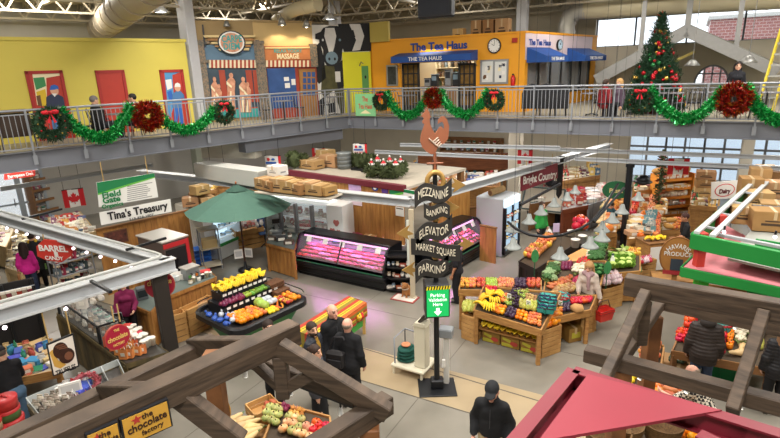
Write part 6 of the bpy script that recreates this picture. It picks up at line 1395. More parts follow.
def gmesh(kind,h):
 k=kind+h
 if k in goods:return goods[k]
 s=MB();m=[mh('goods_'+h,h,.5,noise=.15,scale=10,var=.2),mh('goods_label','e4dfd4',.6),mh('goods_dark','3a332e',.5)]
 if kind=='gift_box':s.box(-.09,-.06,0,.09,.06,.12,0,.008);s.box(-.092,-.015,0,.092,.015,.122,1);s.tube([(-.04,0,.12),(-.02,0,.15),(0,0,.122),(.02,0,.15),(.04,0,.12)],.008,5,1)
 elif kind=='jar':s.lathe([(0,0),(.045,0),(.05,.02),(.05,.1),(.038,.115),(0,.115)],n=10);s.lathe([(.041,.112),(.041,.135),(0,.137)],n=10,m=2);s.lathe([(.051,.03),(.051,.08)],n=10,m=1)
 elif kind=='gift_bag':s.add([(-.08,-.04,0),(.08,-.04,0),(.08,.04,0),(-.08,.04,0),(-.085,-.02,.2),(.085,-.02,.2),(.085,.02,.2),(-.085,.02,.2)],[(3,2,1,0),(0,1,5,4),(1,2,6,5),(2,3,7,6),(3,0,4,7)]);s.box(-.04,-.038,.06,.04,-.034,.13,1);s.tube([(-.04,0,.19),(-.03,0,.26),(.03,0,.26),(.04,0,.19)],.006,4,1)
 elif kind in('packet','pouch'):s.sph((0,0,.08),(.07,.035,.08),0,9,7,jit=.05);s.box(-.035,-.037,.04,.035,-.033,.1,1);s.box(-.05,-.008,.15,.05,.008,.18,0)
 elif kind=='cup':s.lathe([(0,0),(.035,0),(.048,.12),(.052,.125),(.044,.125),(.03,.02)],n=12);s.lathe([(.05,.125),(.045,.14),(0,.145)],n=12,m=1)
 elif kind in('carton','small_box'):s.box(-.11,-.08,0,.11,.08,.1,0,.008);s.box(-.07,-.083,.02,.07,-.08,.08,1)
 elif kind=='bottle':s.lathe([(0,0),(.035,0),(.037,.02),(.037,.12),(.014,.17),(.014,.2),(0,.2)],n=9);s.lathe([(.038,.03),(.038,.1)],n=9,m=1);s.lathe([(.016,.19),(.016,.21),(0,.21)],n=9,m=2)
 elif kind=='tin':s.lathe([(0,0),(.05,0),(.05,.1),(.053,.1),(.053,.12),(0,.12)],n=11);s.lathe([(.0515,.03),(.0515,.07)],n=11,m=1)
 elif kind=='book':s.box(-.1,-.07,0,.1,.07,.03,0,.004);s.box(-.095,-.066,.004,.1,.066,.026,1)
 goods[k]=s.mesh(kind,m);return goods[k]
def strew(at,kinds,cols,n,label,group,u=(0,1),v=(0,1),size=1.,rz=0,cat=None,jz=0,jr=.3):
 """at(u,v) -> point; n=(nu,nv)"""
 for j in range(n[1]):
  for i in range(n[0]):
   k=random.choice(kinds);h=random.choice(cols);U=u[0]+(u[1]-u[0])*(i+.5+random.uniform(-.2,.2))/n[0];W=v[0]+(v[1]-v[0])*(j+.5+random.uniform(-.2,.2))/n[1]
   single(gmesh(k,h),k,label.replace('KIND',k.replace('_',' ')),cat or k.replace('_',' '),at(U,W)+Vector((0,0,jz*j)),rz+random.uniform(-jr,jr),group if len(kinds)==1 else group+', '+k.replace('_',' ')+'s',size*random.uniform(.9,1.12))
def bil(q):return lambda u,v:q[0]*(1-u)*(1-v)+q[1]*u*(1-v)+q[2]*u*v+q[3]*(1-u)*v
cw=mh('counter_dark_boards','6b5a36',.65,noise=.35,scale=4,stretch=(1,1,.3),col2='3f3826');ctop=mh('counter_top_dark','3a3734',.35)
c1q=((126,364),(168,352),(88,300),(57,313));c1=stand('glass_counter','dark board counter with glass display running away from the thick black post','counter',c1q,(1.05,1.05,1.05,1.05),mats=[cw,ctop],rim=.0)
Q1=[P(*p,1.05)for p in c1q];b1=bil(Q1)
cgl=mat('case_glass',(.8,.88,.88),.05,alpha=.13)
def glass_case(rt,q,h,name='glass_case'):
 o=Vector(rt.location);s=MB();up_=Vector((0,0,h));q=[p-o for p in q]
 for i in range(4):a,b=q[i],q[(i+1)%4];s.add([a,b,b+up_,a+up_],[(0,1,2,3)])
 s.add([p+up_ for p in q],[(0,1,2,3)]);s.build(name,[cgl],rt)
 for i in range(4):
  s=MB();s.bar(q[i],q[i]+up_,.045,.045,0,up=(0,1,0));s.build('case_post',[ibk],rt);s=MB();s.bar(q[i]+up_,q[(i+1)%4]+up_,.03,.03);s.build('case_edge',[ibk],rt)
glass_case(c1.root,[b1(.04,.34),b1(.62,.34),b1(.62,.97),b1(.04,.97)],.36)
strew(lambda u,v:b1(u,v)+Vector((0,0,.02)),['gift_bag'],['d9824a','cf5a3c','d89a62'],(5,4),'orange and red gift KIND at the near end of the glass counter','orange gift bags at the near end',(.05,.55),(.03,.30),.95)
strew(lambda u,v:b1(u,v)+Vector((0,0,.02)),['cup'],['ece4d2','e6dac8'],(4,4),'tall pale paper KIND at the right of the near counter end','pale cups on the counter',(.6,.95),(.08,.36),1.25)
strew(lambda u,v:b1(u,v)+Vector((0,0,.1)),['carton'],['c83030','d8d0c4'],(3,2),'red and white KIND behind the orange gift bags','cartons behind the gift bags',(.5,.9),(.2,.40),.8)
strew(lambda u,v:b1(u,v)+Vector((0,0,.02)),['packet'],['d8d4cc','b8a894','8a6a4e'],(3,6),'pale KIND inside the glass case of the dark board counter','packets in the glass case',(.08,.58),(.38,.95),.9)
strew(lambda u,v:b1(u,v)+Vector((0,0,.38)),['gift_bag','packet'],['e2ddd4','d0c8ba','c9b48c'],(3,5),'white KIND on the far end of the glass counter','white goods on the counter',(.1,.9),(.62,.98),1.15)
strew(lambda u,v:b1(u,v)+Vector((0,0,.02)),['jar'],['5f9a80','7aa890','c8d0c4'],(2,5),'green KIND along the outer side of the glass counter','green jars along the counter',(.68,.94),(.40,.8),1.0)
c2q=((42,423),(128,386),(119,366),(28,405));c2=stand('display_counter','low front counter with open glass trays of sweets, man in black behind it','counter',c2q,(1.0,1.0,1.0,1.0),mats=[cw,ctop],rim=.03)
Q2=[P(*p,1.0)for p in c2q];b2=bil(Q2);o2=Vector(c2.root.location)
s=MB()
for u in(0,.42,.6,.8,1):s.bar(b2(u,0)-o2+Vector((0,0,.07)),b2(u,1)-o2+Vector((0,0,.07)),.015,.14)
for v in(0,1):s.bar(b2(0,v)-o2+Vector((0,0,.07)),b2(1,v)-o2+Vector((0,0,.07)),.015,.14)
s.build('tray_divider',[mat('divider_glass',(.8,.86,.86),.1,alpha=.4)],c2.root)
strew(lambda u,v:b2(u,v)+Vector((0,0,.01)),['packet'],['a89a8c','8f8478','c8bcae'],(6,4),'silver grey sweet KIND in the left glass tray of the front counter','grey packets in the left tray',(.02,.4),(.08,.92),.75)
strew(lambda u,v:b2(u,v)+Vector((0,0,.03)),['packet','carton'],['c8303a','e4e0dc','4a6ac0'],(4,4),'red, white or blue KIND in the second tray of the front counter','red white blue goods in the tray',(.28,.6),(.45,1.0),.8)
def red_wreath(p,R,label,col,rz=0,tilt=.5):
 r=root('berry_wreath',label,'wreath',p,rz);pts=[(R*math.cos(t),R*math.sin(t)*math.cos(tilt),R*math.sin(t)*math.sin(tilt)+R*math.sin(tilt))for t in np.linspace(0,2*PI,22)]
 s=MB();s.tube(pts,R*.2,6,0,False)
 for i in range(21):needles(s,(Vector(pts[i])+Vector(pts[i+1]))/2,Vector(pts[i+1])-Vector(pts[i]),R*.25,18,R*.3,.012)
 s.build('ring',[col],r);s=MB()
 for i in range(40):t=random.uniform(0,2*PI);k=R*random.uniform(.85,1.2);s.sph((k*math.cos(t),k*math.sin(t)*math.cos(tilt),k*math.sin(t)*math.sin(tilt)+R*math.sin(tilt)+R*.1),R*.09,0,6,4)
 s.build('berries',[mh('berry_pink_red','c8404a',.35)],r)
red_wreath(b2(.56,.55)+Vector((0,0,.02)),.19,'pink red berry wreath standing in the front counter trays',mh('wreath_pink','c0606a',.7,noise=.4,scale=20),.4)
s=MB();s.box(-.16,-.02,0,.16,.02,.26,0);s.box(-.13,-.024,.03,.13,-.02,.23,1);thing(s,'white_card',[white_p,mh('card_text_grey','c6c6c6',.7)],'white card standing in the trays left of the berry wreath','card',b2(.4,.5)+Vector((0,0,.02)),.5)
c3q=((-30,478),(45,450),(32,428),(-40,450));c3=stand('gift_table','table of stacked red and green gift tins at the bottom left','table',c3q,(.98,)*4,mats=[cw,mh('table_cloth_red','a83238',.8)]);b3=bil([P(*p,.98)for p in c3q])
for i,(u,v,z,h,l)in enumerate(((.42,.55,0,'b8a878','lowest gift tin of the left stack on the gift table'),(.44,.56,.17,'a83a34','middle gift tin of the left stack on the gift table'),(.43,.55,.34,'c8b48c','topmost gift tin of the left stack on the gift table'),(.72,.85,0,'5a7a4a','lowest gift tin of the right stack on the gift table'),(.73,.85,.17,'c8463c','second gift tin of the right stack on the gift table'),(.72,.86,.34,'4f7a44','third gift tin of the right stack on the gift table'),(.73,.85,.51,'c23c38','topmost gift tin of the right stack on the gift table'))):
 s=MB();s.lathe([(0,0),(.17-.012*(i%4),0),(.17-.012*(i%4),.13)],n=18);s.lathe([(.178-.012*(i%4),.12),(.178-.012*(i%4),.16),(.15,.168),(0,.168)],n=18,m=1);s.tube([(-.06,0,.165),(-.03,0,.2),(0,0,.17),(.03,0,.2),(.06,0,.165)],.012,5,1)
 thing(s,'gift_tin',[mh('tin_'+h,h,.4,noise=.3,scale=14),mh('tin_lid_red','a82a2c',.4)],l,'tin',b3(u,v)+Vector((0,0,z)),i)
red_wreath(b3(.86,.4)+Vector((0,0,.02)),.2,'dark red twig wreath beside the stacked gift tins',mh('wreath_dark_red','6a2028',.7,noise=.4,scale=20),.2)
strew(lambda u,v:b3(u,v)+Vector((0,0,.0)),['carton','gift_box'],['d8ccb4','c8b890','b83a3a'],(3,2),'pale or red KIND at the left edge of the gift table','boxes at the left of the gift table',(.02,.36),(.5,1),.9)
c4q=((16,380),(60,371),(52,340),(-14,350));c4=stand('work_table','work table covered in papers, boxes and cloths behind the man in black','table',c4q,(.85,)*4,mats=[wood_st,mh('table_top_pale','b9a98c',.6)],skirt=None);b4=bil([P(*p,.85)for p in c4q])
strew(lambda u,v:b4(u,v),['book','carton','packet'],['d8d4cc','c2a474','c05a4a','3f8ab0','e6e2da','4a5ab0','2f8a6a','c87a4a'],(6,5),'scattered KIND on the work table behind the man in black','things on the work table',(.04,.96),(.05,.95),1.1,jr=3)
r=root('hanging_rack','dark rack of hanging gifts with a light wooden rail at the left edge','rack',P(-12,380),.55)
hA=P(-12,366);hB=P(50,349);ra=ANG(hA,hB);r.location=(hA.x,hA.y,0);r.rotation_euler=(0,0,ra);Lh=(hB-hA).length
s=MB();s.box(0,.1,0,Lh,.16,1.75);s.build('back_panel',[mh('rack_black','1d1a1a',.7)],r);s=MB();s.bar((0,-.05,1.02),(Lh*.62,-.05,1.02),.05,.06);s.build('wood_rail',[wood_st],r)
for x in(.05,Lh*.5,Lh-.05):s=MB();s.tube([(x,.05,0),(x,.05,1.75)],.025,6);s.build('upright',[ibk],r)
for z in(1.35,1.62):s=MB();s.tube([(0,-.02,z),(Lh,-.02,z)],.012,5);s.build('hook_bar',[rail_m],r)
Mh=Matrix.Translation((hA.x,hA.y,0))@Matrix.Rotation(ra,4,'Z')
st_=MB();st_.add([(-.05,-.02,0),(.03,-.02,0),(.05,-.02,-.18),(.1,-.02,-.22),(.1,-.02,-.27),(.02,-.02,-.27),(-.04,-.02,-.2)]+[(-.05,.02,0),(.03,.02,0),(.05,.02,-.18),(.1,.02,-.22),(.1,.02,-.27),(.02,.02,-.27),(-.04,.02,-.2)],[(0,6,5,4,3,2,1),(7,8,9,10,11,12,13)]+[(i,(i+1)%7,7+(i+1)%7,7+i)for i in range(7)]);st_.box(-.055,-.025,-.04,.035,.025,.01,1)
stm=[st_.mesh('gift_stocking',[mh('stocking_'+h,h,.8,noise=.3,scale=20,var=.2),mh('stocking_cuff','e0d8cc',.8)])for h in('a82c34','d8cdbd','8a3a44','b8a48c')]
for z in(1.35,1.62):
 for i in range(11):single(stm[(i*3+int(z*10))%4],'gift_stocking','stocking shaped gift hanging on the dark rack at the left edge','stocking',Mh@Vector((.1+i*(Lh-.2)/10,-.05,z-.01)),ra+random.uniform(-.3,.3),'stockings on the dark rack')
FN=Face(G0(bN),G0(bC));rzN=FN.rz
def ropes(F,pts,zt,rt):
 for px,py in pts:
  c=F.p(px,py);s=MB();s.tube([(c[0],0,c[1]),(c[0],0,zt)],.012,5);s.build('rope',[mh('rope_tan','b89a62',.8)],rt)
r=FN.root('hanging_poster','hanging framed poster of dark chocolate truffles with black lettering','poster')
g=MB();FN.poly(g,[(46,344),(73,333),(79,366),(53,376)],-.02,.02,0);g.build('frame',[ibk],r);g=MB();FN.poly(g,[(47.5,345),(72,335),(77.5,365),(53.8,374.5)],.02,.024,0);g.build('print',[mh('poster_cream','e6dfd4',.6)],r)
g=MB();FN.poly(g,[(49,352),(52,349),(58,360),(66,364),(60,368),(54,366)],.024,.026,2);FN.ell(g,60,350,8,8.5,.026,.03,0,18);FN.ell(g,66,355,8.5,8,.030,.034,0,18);FN.ell(g,68,355,4.5,4.2,.034,.037,1,14)
for k in range(3):FN.poly(g,[(54+k*2,346+k),(63+k*2,343+k*1.5),(63.3+k*2,344+k*1.5),(54.3+k*2,347+k)],.037,.04,1)
g.build('truffle_picture',[mh('chocolate_dark','3f241a',.4,noise=.3,scale=20),mh('chocolate_mid','7a4e38',.5),mh('poster_gold','d0a24a',.6)],r)
c=FN.p(65.5,369.5);w=abs(FN.p(76,366)[0]-FN.p(56,373)[0]);g=MB();g.text('TRUFFLES',.13,LXA(c[0],-.028,c[1]),0,.002,.02,w=w);g.build('lettering',[black_p],r)
ropes(FN,((49,343),(70.5,334)),BZ-.2,r)
def round_sign(F,px,py,rx,ry,label,lines,hang=True):
 r=F.root('round_sign',label,'sign');g=MB();c=F.p(px,py);R=(F.p(px+rx,py)[0]-F.p(px-rx,py)[0])/2;Rz=F.p(px,py-ry)[1]-c[1]
 R=(R+Rz)/2 if abs(R/Rz-1)<.6 else Rz
 circ=lambda k:[(c[0]+R*k*math.cos(t),c[1]+R*k*math.sin(t))for t in np.linspace(0,2*PI,28,endpoint=False)]
 g.prism(circ(1),-.02,.02,0,M=LX);g.prism(circ(.93),.02,.024,1,M=LX);g.build('disc',[mh('sign_gold_red','a8443a',.5),mh('sign_crimson','9c1c34',.5)],r)
 g=MB()
 for t,dz,sz,ww in lines:g.text(t,sz*R,LXA(c[0],-.028,c[1]+dz*R),0,.003,.02,w=ww*R)
 g.build('lettering',[mh('sign_letter_gold','d8b868',.45)],r)
 if hang:ropes(F,((px-3,py-ry*.9),(px+3,py-ry*.9)),BZ-.2,r)
FT=Face(G0(P(106,345,1.9)),G0(P(128,331,1.9))+Vector((.12,-.06,0)))
round_sign(FT,117,337,9,17,'round crimson hanging sign with gold script, over the glass counter',(('THE',.6,.3,.45),('chocolate',0,.55,1.6),('FACTORY',-.55,.28,.9)))
pA=bC+d2*.9+Vector((0,0,-.55));FQ=Face(G0(P(146,288,2.1)),G0(P(175,284,2.1)))
round_sign(FQ,160,285,14.5,14.5,'round crimson sign with gold script, half hidden by the thick black post',(('chocolate',.25,.55,1.6),('FACTORY',-.5,.28,1.0)))
FB=Face(G0(bF),G0(bC));FB2=Face(G0(P(34,250,2.2)),G0(P(76,252,2.2)))
r=FB2.root('candy_sign','red eight-sided hanging sign with white barrel lettering under the far beam','sign')
g=MB();FB2.poly(g,[(37,246),(44,239.5),(66,241),(74,247),(71,256),(62,262),(47,260),(38,256)],-.02,.02,0);g.build('board',[mh('sign_red','c8382e',.5)],r)
g=MB();c=FB2.p(54,248.5);w=FB2.p(70,250)[0]-FB2.p(40,250)[0];g.text('BARREL',.2,LXA(c[0],-.025,c[1]),0,.003,.03,w=w*.95);c=FB2.p(55,258);g.text('CANDY',.13,LXA(c[0],-.025,c[1]),0,.003,.02,w=w*.6);g.build('lettering',[white_p],r)
g=MB();c=FB2.p(57,253.5);g.box(c[0]-.05,-.03,c[1]-.07,c[0]+.05,-.024,c[1]+.05);g.build('barrel_mark',[white_p],r);ropes(FB2,((44,240),(66,241.5)),BZ-.1,r)
a=P(62,296);b=P(98,284);r=root('wire_shelf','grey wire shelf unit packed with coloured bags under the far beam','shelf',a,ANG(a,b));L=(b-a).length;Ms=Matrix.Translation(a)@Matrix.Rotation(ANG(a,b),4,'Z')
for x in(0,L):
 for y in(0,.5):s=MB();s.tube([(x,y,0),(x,y,1.55)],.02,6);s.build('upright',[rail_m],r)
for z in(.15,.55,.95,1.35):
 s=MB();s.box(0,0,z-.02,L,.5,z);s.build('shelf_board',[mh('shelf_grey','8f8f92',.5)],r)
 strew(lambda u,v,z=z:Ms@Vector((L*u,.5*v,z)),['gift_bag','packet','jar'],['7a8a94','3a4a4e','a8384a','c8c4c0','b8483c']if z<1 else['c8ccd0','d8b8a8','a8384a'],(8,2),'KIND on a shelf of the grey wire unit, %s shelf'%{.15:'lowest',.55:'second',.95:'third',1.35:'top'}[z],'goods on the %s wire shelf'%{.15:'lowest',.55:'second',.95:'third',1.35:'top'}[z],(.03,.97),(.1,.9),1.15)
tq=((6,268),(22,274),(36,240),(16,234));tb=stand('goods_table','long table of pale wrapped goods left of the pink jacket','table',tq,(.8,)*4,mats=[mh('table_pale_wood','b49a6e',.6),mh('cloth_pale','d8cdb8',.8)]);bt_=bil([P(*p,.8)for p in tq])
strew(lambda u,v:bt_(u,v),['jar','carton','packet'],['e0d8c4','d0c29c','c8b48c','e8e4d8'],(4,9),'pale KIND on the long table left of the pink jacket','pale goods on the long table',(.05,.95),(.03,.97),1.3)
tq=((-30,240),(6,248),(20,218),(-10,212));tb=stand('goods_table','table of small pale goods before the glass doors at the left edge','table',tq,(.8,)*4,mats=[mh('table_pale_wood','b49a6e',.6),mh('cloth_pale','d8cdb8',.8)]);bt_=bil([P(*p,.8)for p in tq])
strew(lambda u,v:bt_(u,v),['jar','small_box','tin'],['e0d8c4','d0b29c','c8a48c','e8e4d8','d8b8c8'],(4,6),'small KIND on the table before the glass doors','goods on the table before the doors',(.05,.95),(.03,.97),1.4)
tq=((60,243),(96,232),(80,212),(48,218));tb=stand('goods_table','table of mixed small gifts under the leftmost flag','table',tq,(.85,)*4,mats=[mh('table_pale_wood','b49a6e',.6),mh('cloth_pale','d8cdb8',.8)]);bt_=bil([P(*p,.85)for p in tq])
strew(lambda u,v:bt_(u,v),['tin','small_box','pouch','gift_bag'],['e0d8c4','d0b29c','8a5a7a','e8e4d8','d89a5a','5a6a8a','c84a3a'],(7,5),'small KIND on the gift table under the leftmost flag','goods on the gift table under the flag',(.05,.95),(.03,.97),1.25)
boards=mh('board_wall_oak','b37f42',.55,noise=.22,scale=3,stretch=(4,4,.5),col2='8f6030')
def board_wall(a,b,h,label,z0=0,th=.05,m=boards,n=None):
 rz=ANG(a,b);L=(b-a).length;r=root('board_partition',label,'partition',(a.x,a.y,0),rz);n=n or max(3,int(L/.16));s=MB()
 for i in range(n):s.box(L*i/n+.003,0,z0,L*(i+1)/n-.003,th,h)
 s.build('boards',[m],r);s=MB();s.box(-.02,-.02,h,L+.02,th+.02,h+.05,0,.008);s.build('cap_rail',[wood_dk],r);return r
wa,wb=P(96,231,1.95),P(188,211,1.95);wr_=board_wall(wa,wb,1.95,'oak board wall below the white hanging sign, oven in front of it');Fw=Face(G0(wa),G0(wb))
g=MB();Fw.rect(g,104,230,128,244,.005,.03,0);Fw.rect(g,105,231,127,243,.03,.034,1);o=Fw.build(g,'framed_picture',[brown_p,mh('picture_brown_red','6a3a30',.5,noise=.7,scale=9,col2='2c1e1c')]);tag(o,'dark framed picture of food on the oak board wall','picture')
a=P(152,300);b=P(180,306);ru_=ANG(a,b);oc=P(168,302);ow=.95
ov=root('steel_oven','stainless steel bakery oven with red edged dark glass door','oven',P(146,293),0);oa=P(147,293);ob=P(172,303);orz=ANG(oa,ob);ov.location=oa;ov.rotation_euler=(0,0,orz)
Wd=(ob-oa).length;dp=.75;h0=1.72
s=MB();s.box(0,0,0,Wd,dp,h0,0,.02);s.build('cabinet',[mh('oven_steel_dark','6e6460',.35,metal=.5)],ov);s=MB();s.box(-.03,-.03,h0,Wd+.03,dp+.03,h0+.05,0,.01);s.build('top_plate',[mh('oven_steel_light','c0bdb6',.35,metal=.4)],ov)
s=MB();s.box(Wd,.05,.55,Wd+.03,dp-.05,h0-.22,0,.01);s.build('door_glass',[mh('oven_glass','17181c',.08)],ov);s=MB();s.box(Wd,0,h0-.16,Wd+.035,dp,h0-.04,0);s.box(Wd,dp-.1,.3,Wd+.035,dp,h0-.16,0);s.build('red_trim',[mh('oven_red','c02a30',.4)],ov);s=MB();s.tube([(Wd+.07,.12,.7),(Wd+.07,.12,1.3)],.018,6);s.build('handle',[rail_m],ov)
k1=((122,300),(150,312),(164,297),(136,287));kc=stand('wood_counter','oak board counter right of the woman in maroon','counter',k1,(.98,)*4,mats=[boards,mh('counter_grey_green','5f6a66',.4)],rim=.0)
k2=((163,298),(216,277),(204,266),(152,283));kc2=stand('wood_counter','oak board coffee counter below the oven, facing the green island','counter',k2,(.98,)*4,mats=[boards,mh('counter_grey_green','5f6a66',.4)],rim=.0);bk=bil([P(*p,.98)for p in k2])
r=root('espresso_machine','grey steel espresso machine on the oak coffee counter','machine',bk(.62,.5),ANG(P(163,306),P(216,285)))
r.scale=(.72,)*3;(0)
s=MB();s.box(-.25,-.2,.0,.25,.2,.42,0,.03);s.build('body',[mh('machine_grey','8e9192',.3,metal=.5)],r);s=MB();s.box(-.28,-.23,.42,.28,.23,.47,0,.01);s.build('top_tray',[mh('oven_steel_light','c0bdb6',.35,metal=.4)],r)
for i,h in enumerate(('5a9a4a','e0e0dc','d87a2c')):s=MB();s.box(-.2+i*.14,-.215,.1,-.1+i*.14,-.2,.2);s.build('panel',[mh('panel_'+h,h,.4)],r)
s=MB();s.tube([(-.1,-.22,.26),(-.1,-.34,.25)],.02,6);s.tube([(.1,-.22,.26),(.1,-.34,.25)],.02,6);s.build('handle',[blk],r)
strew(lambda u,v:bk(u,v),['carton'],['d6dad8','b9c2c4','e6e4dc'],(5,1),'white KIND along the back of the oak coffee counter','white cartons on the coffee counter',(.05,.5),(.5,.9),1.5)
strew(lambda u,v:bk(u,v),['cup','jar'],['e6e4dc','3a3a3a','d8c8a8'],(6,1),'KIND at the right end of the oak coffee counter','cups and jars on the coffee counter',(.5,.98),(.1,.3),1.0)
s=MB();s.box(-.13,-.1,0,.13,.1,.03,0,.005);thing(s,'red_tray',[mh('tray_red','c83a3c',.5)],'red tray at the right end of the oak coffee counter','tray',bk(.93,.6),.4)
s=MB();s.box(-.12,-.1,0,.12,.1,.3,0,.02);s.box(-.1,-.11,.08,.1,-.1,.24,1);thing(s,'cash_register',[mh('till_grey','5a5e62',.4),mh('till_screen','23282c',.15)],'grey till on the oak counter right of the maroon woman','till',bil([P(*p,.98)for p in k1])(.5,.5),.6)
for i,(p0,p1,l)in enumerate((((168,347),(190,339),'slatted wooden bench crate before the coffee counter, left one'),((191,338),(219,323),'slatted wooden bench crate before the coffee counter, right one'))):crate('slatted_crate',l,p0,p1,.3,.72,slats=5)
crate('slatted_crate','light slatted crate on the floor behind the oven',(182,283),(198,276),.5,.55,slats=4)
s=MB();
for k in range(4):s.box(-.3,-.22,k*.14,.3,.22,k*.14+.125,0,.02)
for k in range(4):s.box(-.2,-.225,k*.14+.03,.2,-.22,k*.14+.09,1)
thing(s,'plastic_bin',[mh('bin_blue','2a6ac8',.4),mh('bin_blue_dark','1c4a98',.5)],'stack of blue plastic bins between oven and drinks cooler','bin',P(202,263),.5)
a=P(205,272);r=root('steel_trolley','tall steel trolley in front of the open drinks cooler','trolley',a,.5)
for x in(0,.55):
 for y in(0,.5):s=MB();s.tube([(x,y,0),(x,y,1.35)],.018,6);s.build('upright',[rail_m],r)
for z in(.12,.7,1.32):s=MB();s.box(-.02,-.02,z,.57,.52,z+.035,0,.006);s.build('shelf_board',[mh('trolley_top','b8ae98',.4)],r)
s=MB();s.box(.05,.05,.735,.5,.45,1.0,0,.01);thing(s,'carton_tray',[mh('carton_beige','c0a878',.7)],'beige carton on the middle shelf of the steel trolley','box',a,.5)
a=P(222,260);b=P(243,250);r=root('open_cooler','white open fronted drinks cooler with lit shelves under the umbrella','cooler',a,ANG(a,b));L=(b-a).length*1.1;h=1.85;wc=mh('cooler_white','d8dcdc',.4);Mc=Matrix.Translation(a)@Matrix.Rotation(ANG(a,b),4,'Z')
s=MB();s.box(-.06,0,0,L+.06,.8,.5,0,.03);s.build('base',[wc],r);s=MB();s.box(-.06,.72,.5,L+.06,.8,h);s.box(-.06,.1,h-.12,L+.06,.8,h,0,.02);s.build('back',[mat('cooler_lit',(.78,.92,1),.5,emit=.55)],r)
for x in(-.06,L):s=MB();s.add([(x,.02,.5),(x+.06,.02,.5),(x+.06,.8,.5),(x,.8,.5),(x,.3,h),(x+.06,.3,h),(x+.06,.8,h),(x,.8,h)],[(3,2,1,0),(4,5,6,7),(0,1,5,4),(1,2,6,5),(2,3,7,6),(3,0,4,7)]);s.build('side_panel',[wc],r)
for z in(.62,.95,1.25,1.52):s=MB();s.box(0,.15+z*.1,z,L,.72,z+.02);s.box(0,.14+z*.1,z,L,.15+z*.1,z+.05);s.build('shelf_board',[mat('cooler_shelf',(.8,.93,1),.4,emit=.3)],r)
s=MB();s.box(-.05,-.02,.46,L+.05,.02,.56);s.build('green_edge',[mh('cooler_green','2f9a4e',.4)],r);s=MB();s.box(0,.08,h-.1,L,.1,h);s.build('header',[mh('cooler_green','2f9a4e',.4)],r)
for z in(.62,.95,1.25,1.52):strew(lambda u,v,z=z:Mc@Vector((L*u,.35+.2*v,z+.02)),['jar','carton'],['c8dce8','8ab0c8','3a4a5a','e4eef4'],(6,1),'KIND on a lit shelf of the open drinks cooler','goods in the open cooler',(.03,.97),(.1,.6),.9)
FG=Face(G0(P(96,203,2.85)),G0(P(172,189.5,2.85)))
r=FG.root('hanging_sign','white hanging sign with a green top band and green organic lettering','sign')
g=MB();FG.poly(g,[(96.5,182.5),(154,173),(158,197),(99,207)],-.02,.02,0);g.build('board',[mh('sign_white','e6e6e2',.5)],r)
g=MB();FG.poly(g,[(96.5,182.5),(154,173),(154.5,176.5),(128,184),(97.5,193.5)],.02,.024,0);FG.poly(g,[(97.5,193.5),(128,184),(154.5,176.5),(154.6,177.6),(128,185.8),(97.7,195)],.024,.026,1);g.build('green_band',[mh('sign_green_dark','1c7a48',.5),mh('sign_green_light','6ab84a',.5)],r)
g=MB();
def gl_text(F,mb,t,px,py,w,h,m=0,bold=.03,dy=0):
 a=F.p(px-w/2,py-dy);b=F.p(px+w/2,py+dy);c=F.p(px,py);ww=abs(b[0]-a[0]);mb.text(t,(F.p(px,py-h/2)[1]-F.p(px,py+h/2)[1])*1.35,LXA((a[0]+b[0])/2,-.046,c[1]),m,.003,bold,w=ww)
gl_text(FG,g,'Field',111,194,19,6);gl_text(FG,g,'Gate',111,199.5,18,6);gl_text(FG,g,'Organics',112,205,22,4);g.build('lettering',[mh('sign_green_dark','1c7a48',.5)],r)
g=MB()
for k in range(8):
 a=FG.p(127,186.5+k*2.0);FGw=FG.p(152,182+k*2)[0]-a[0];g.box(a[0],-.023,a[1]-.012,a[0]+FGw*random.uniform(.75,1),-.02,a[1]+.012)
g.build('small_print',[mh('print_grey','9a9a9a',.7)],r)
ropes(FG,((104,183),(148,176)),3.9,r)
r=FG.root('banner_strip','long white strip banner with black lettering under the organic sign','banner')
g=MB();FG.poly(g,[(99,212.5),(170,199),(171.5,211.5),(101,225)],.0,.03,0);g.build('board',[mh('sign_white','e6e6e2',.5)],r);g=MB();gl_text(FG,g,"Tina's Treasury",137,211,62,8,0,.03);gl_text(FG,g,'519-858-1807',141,217,25,2.6,0,.01);g.build('lettering',[black_p],r)
f=human('woman in bright magenta jacket with a brown shoulder bag walking away at the left',P(35,297),115,1.66,top=('jacket','c01a80',.45),bot=('jeans','25304a'),hair=('long','2a1a18'),female=True,legs=[((-.055,.05,.28),(-.05,-.06,.05)),((.055,.0,.28),(.06,.05,.045))])
p=f.world((.14,.0,.42));s=MB();s.box(-.06,-.15,-.12,.06,.15,.14,0,.04);s.tube([(0,-.12,.12),(.0,0,.55),(0,.12,.12)],.012,5);thing(s,'shoulder_bag',[mh('bag_tan','8a5a34',.6)],'brown shoulder bag at the hip of the woman in magenta','bag',f.world((-.14,.02,.40)),.6)
f=human('person in dark coat with a yellow collar ahead of the magenta jacket',P(43,287),115,1.72,top=('coat','26272a'),bot=('trousers','1c1d20'),hair=('short','2a1c16'),res=.012)
f.part('scarf',cap_(f.T((-.03,0,.835)),f.T((.03,0,.835)),.05,.05),[f.T((-.09,-.06,.77)),f.T((.09,.06,.9))],.02,.009,cloth('d8b02c','d8b02c'))
s=MB();s.box(-.22,-.1,-.55,.22,.1,0,0,.06);s.box(-.1,-.11,-.3,.1,-.1,-.12,1);s.tube([(-.1,0,-.02),(-.08,0,.12),(.08,0,.12),(.1,0,-.02)],.012,5);thing(s,'carrier_bag',[mh('bag_black_plastic','202422',.5),mh('bag_green_print','7aa85a',.6)],'black carrier bag with a green print beside the magenta jacket','bag',P(48,285)+Vector((0,0,.85)),.4)
f=human('person at the left edge with blue jeans and white shoes',P(-2,303),60,1.72,top=('jacket','2a2230'),bot=('jeans','2c3c62'),shoe='e0e0e0',res=.013)
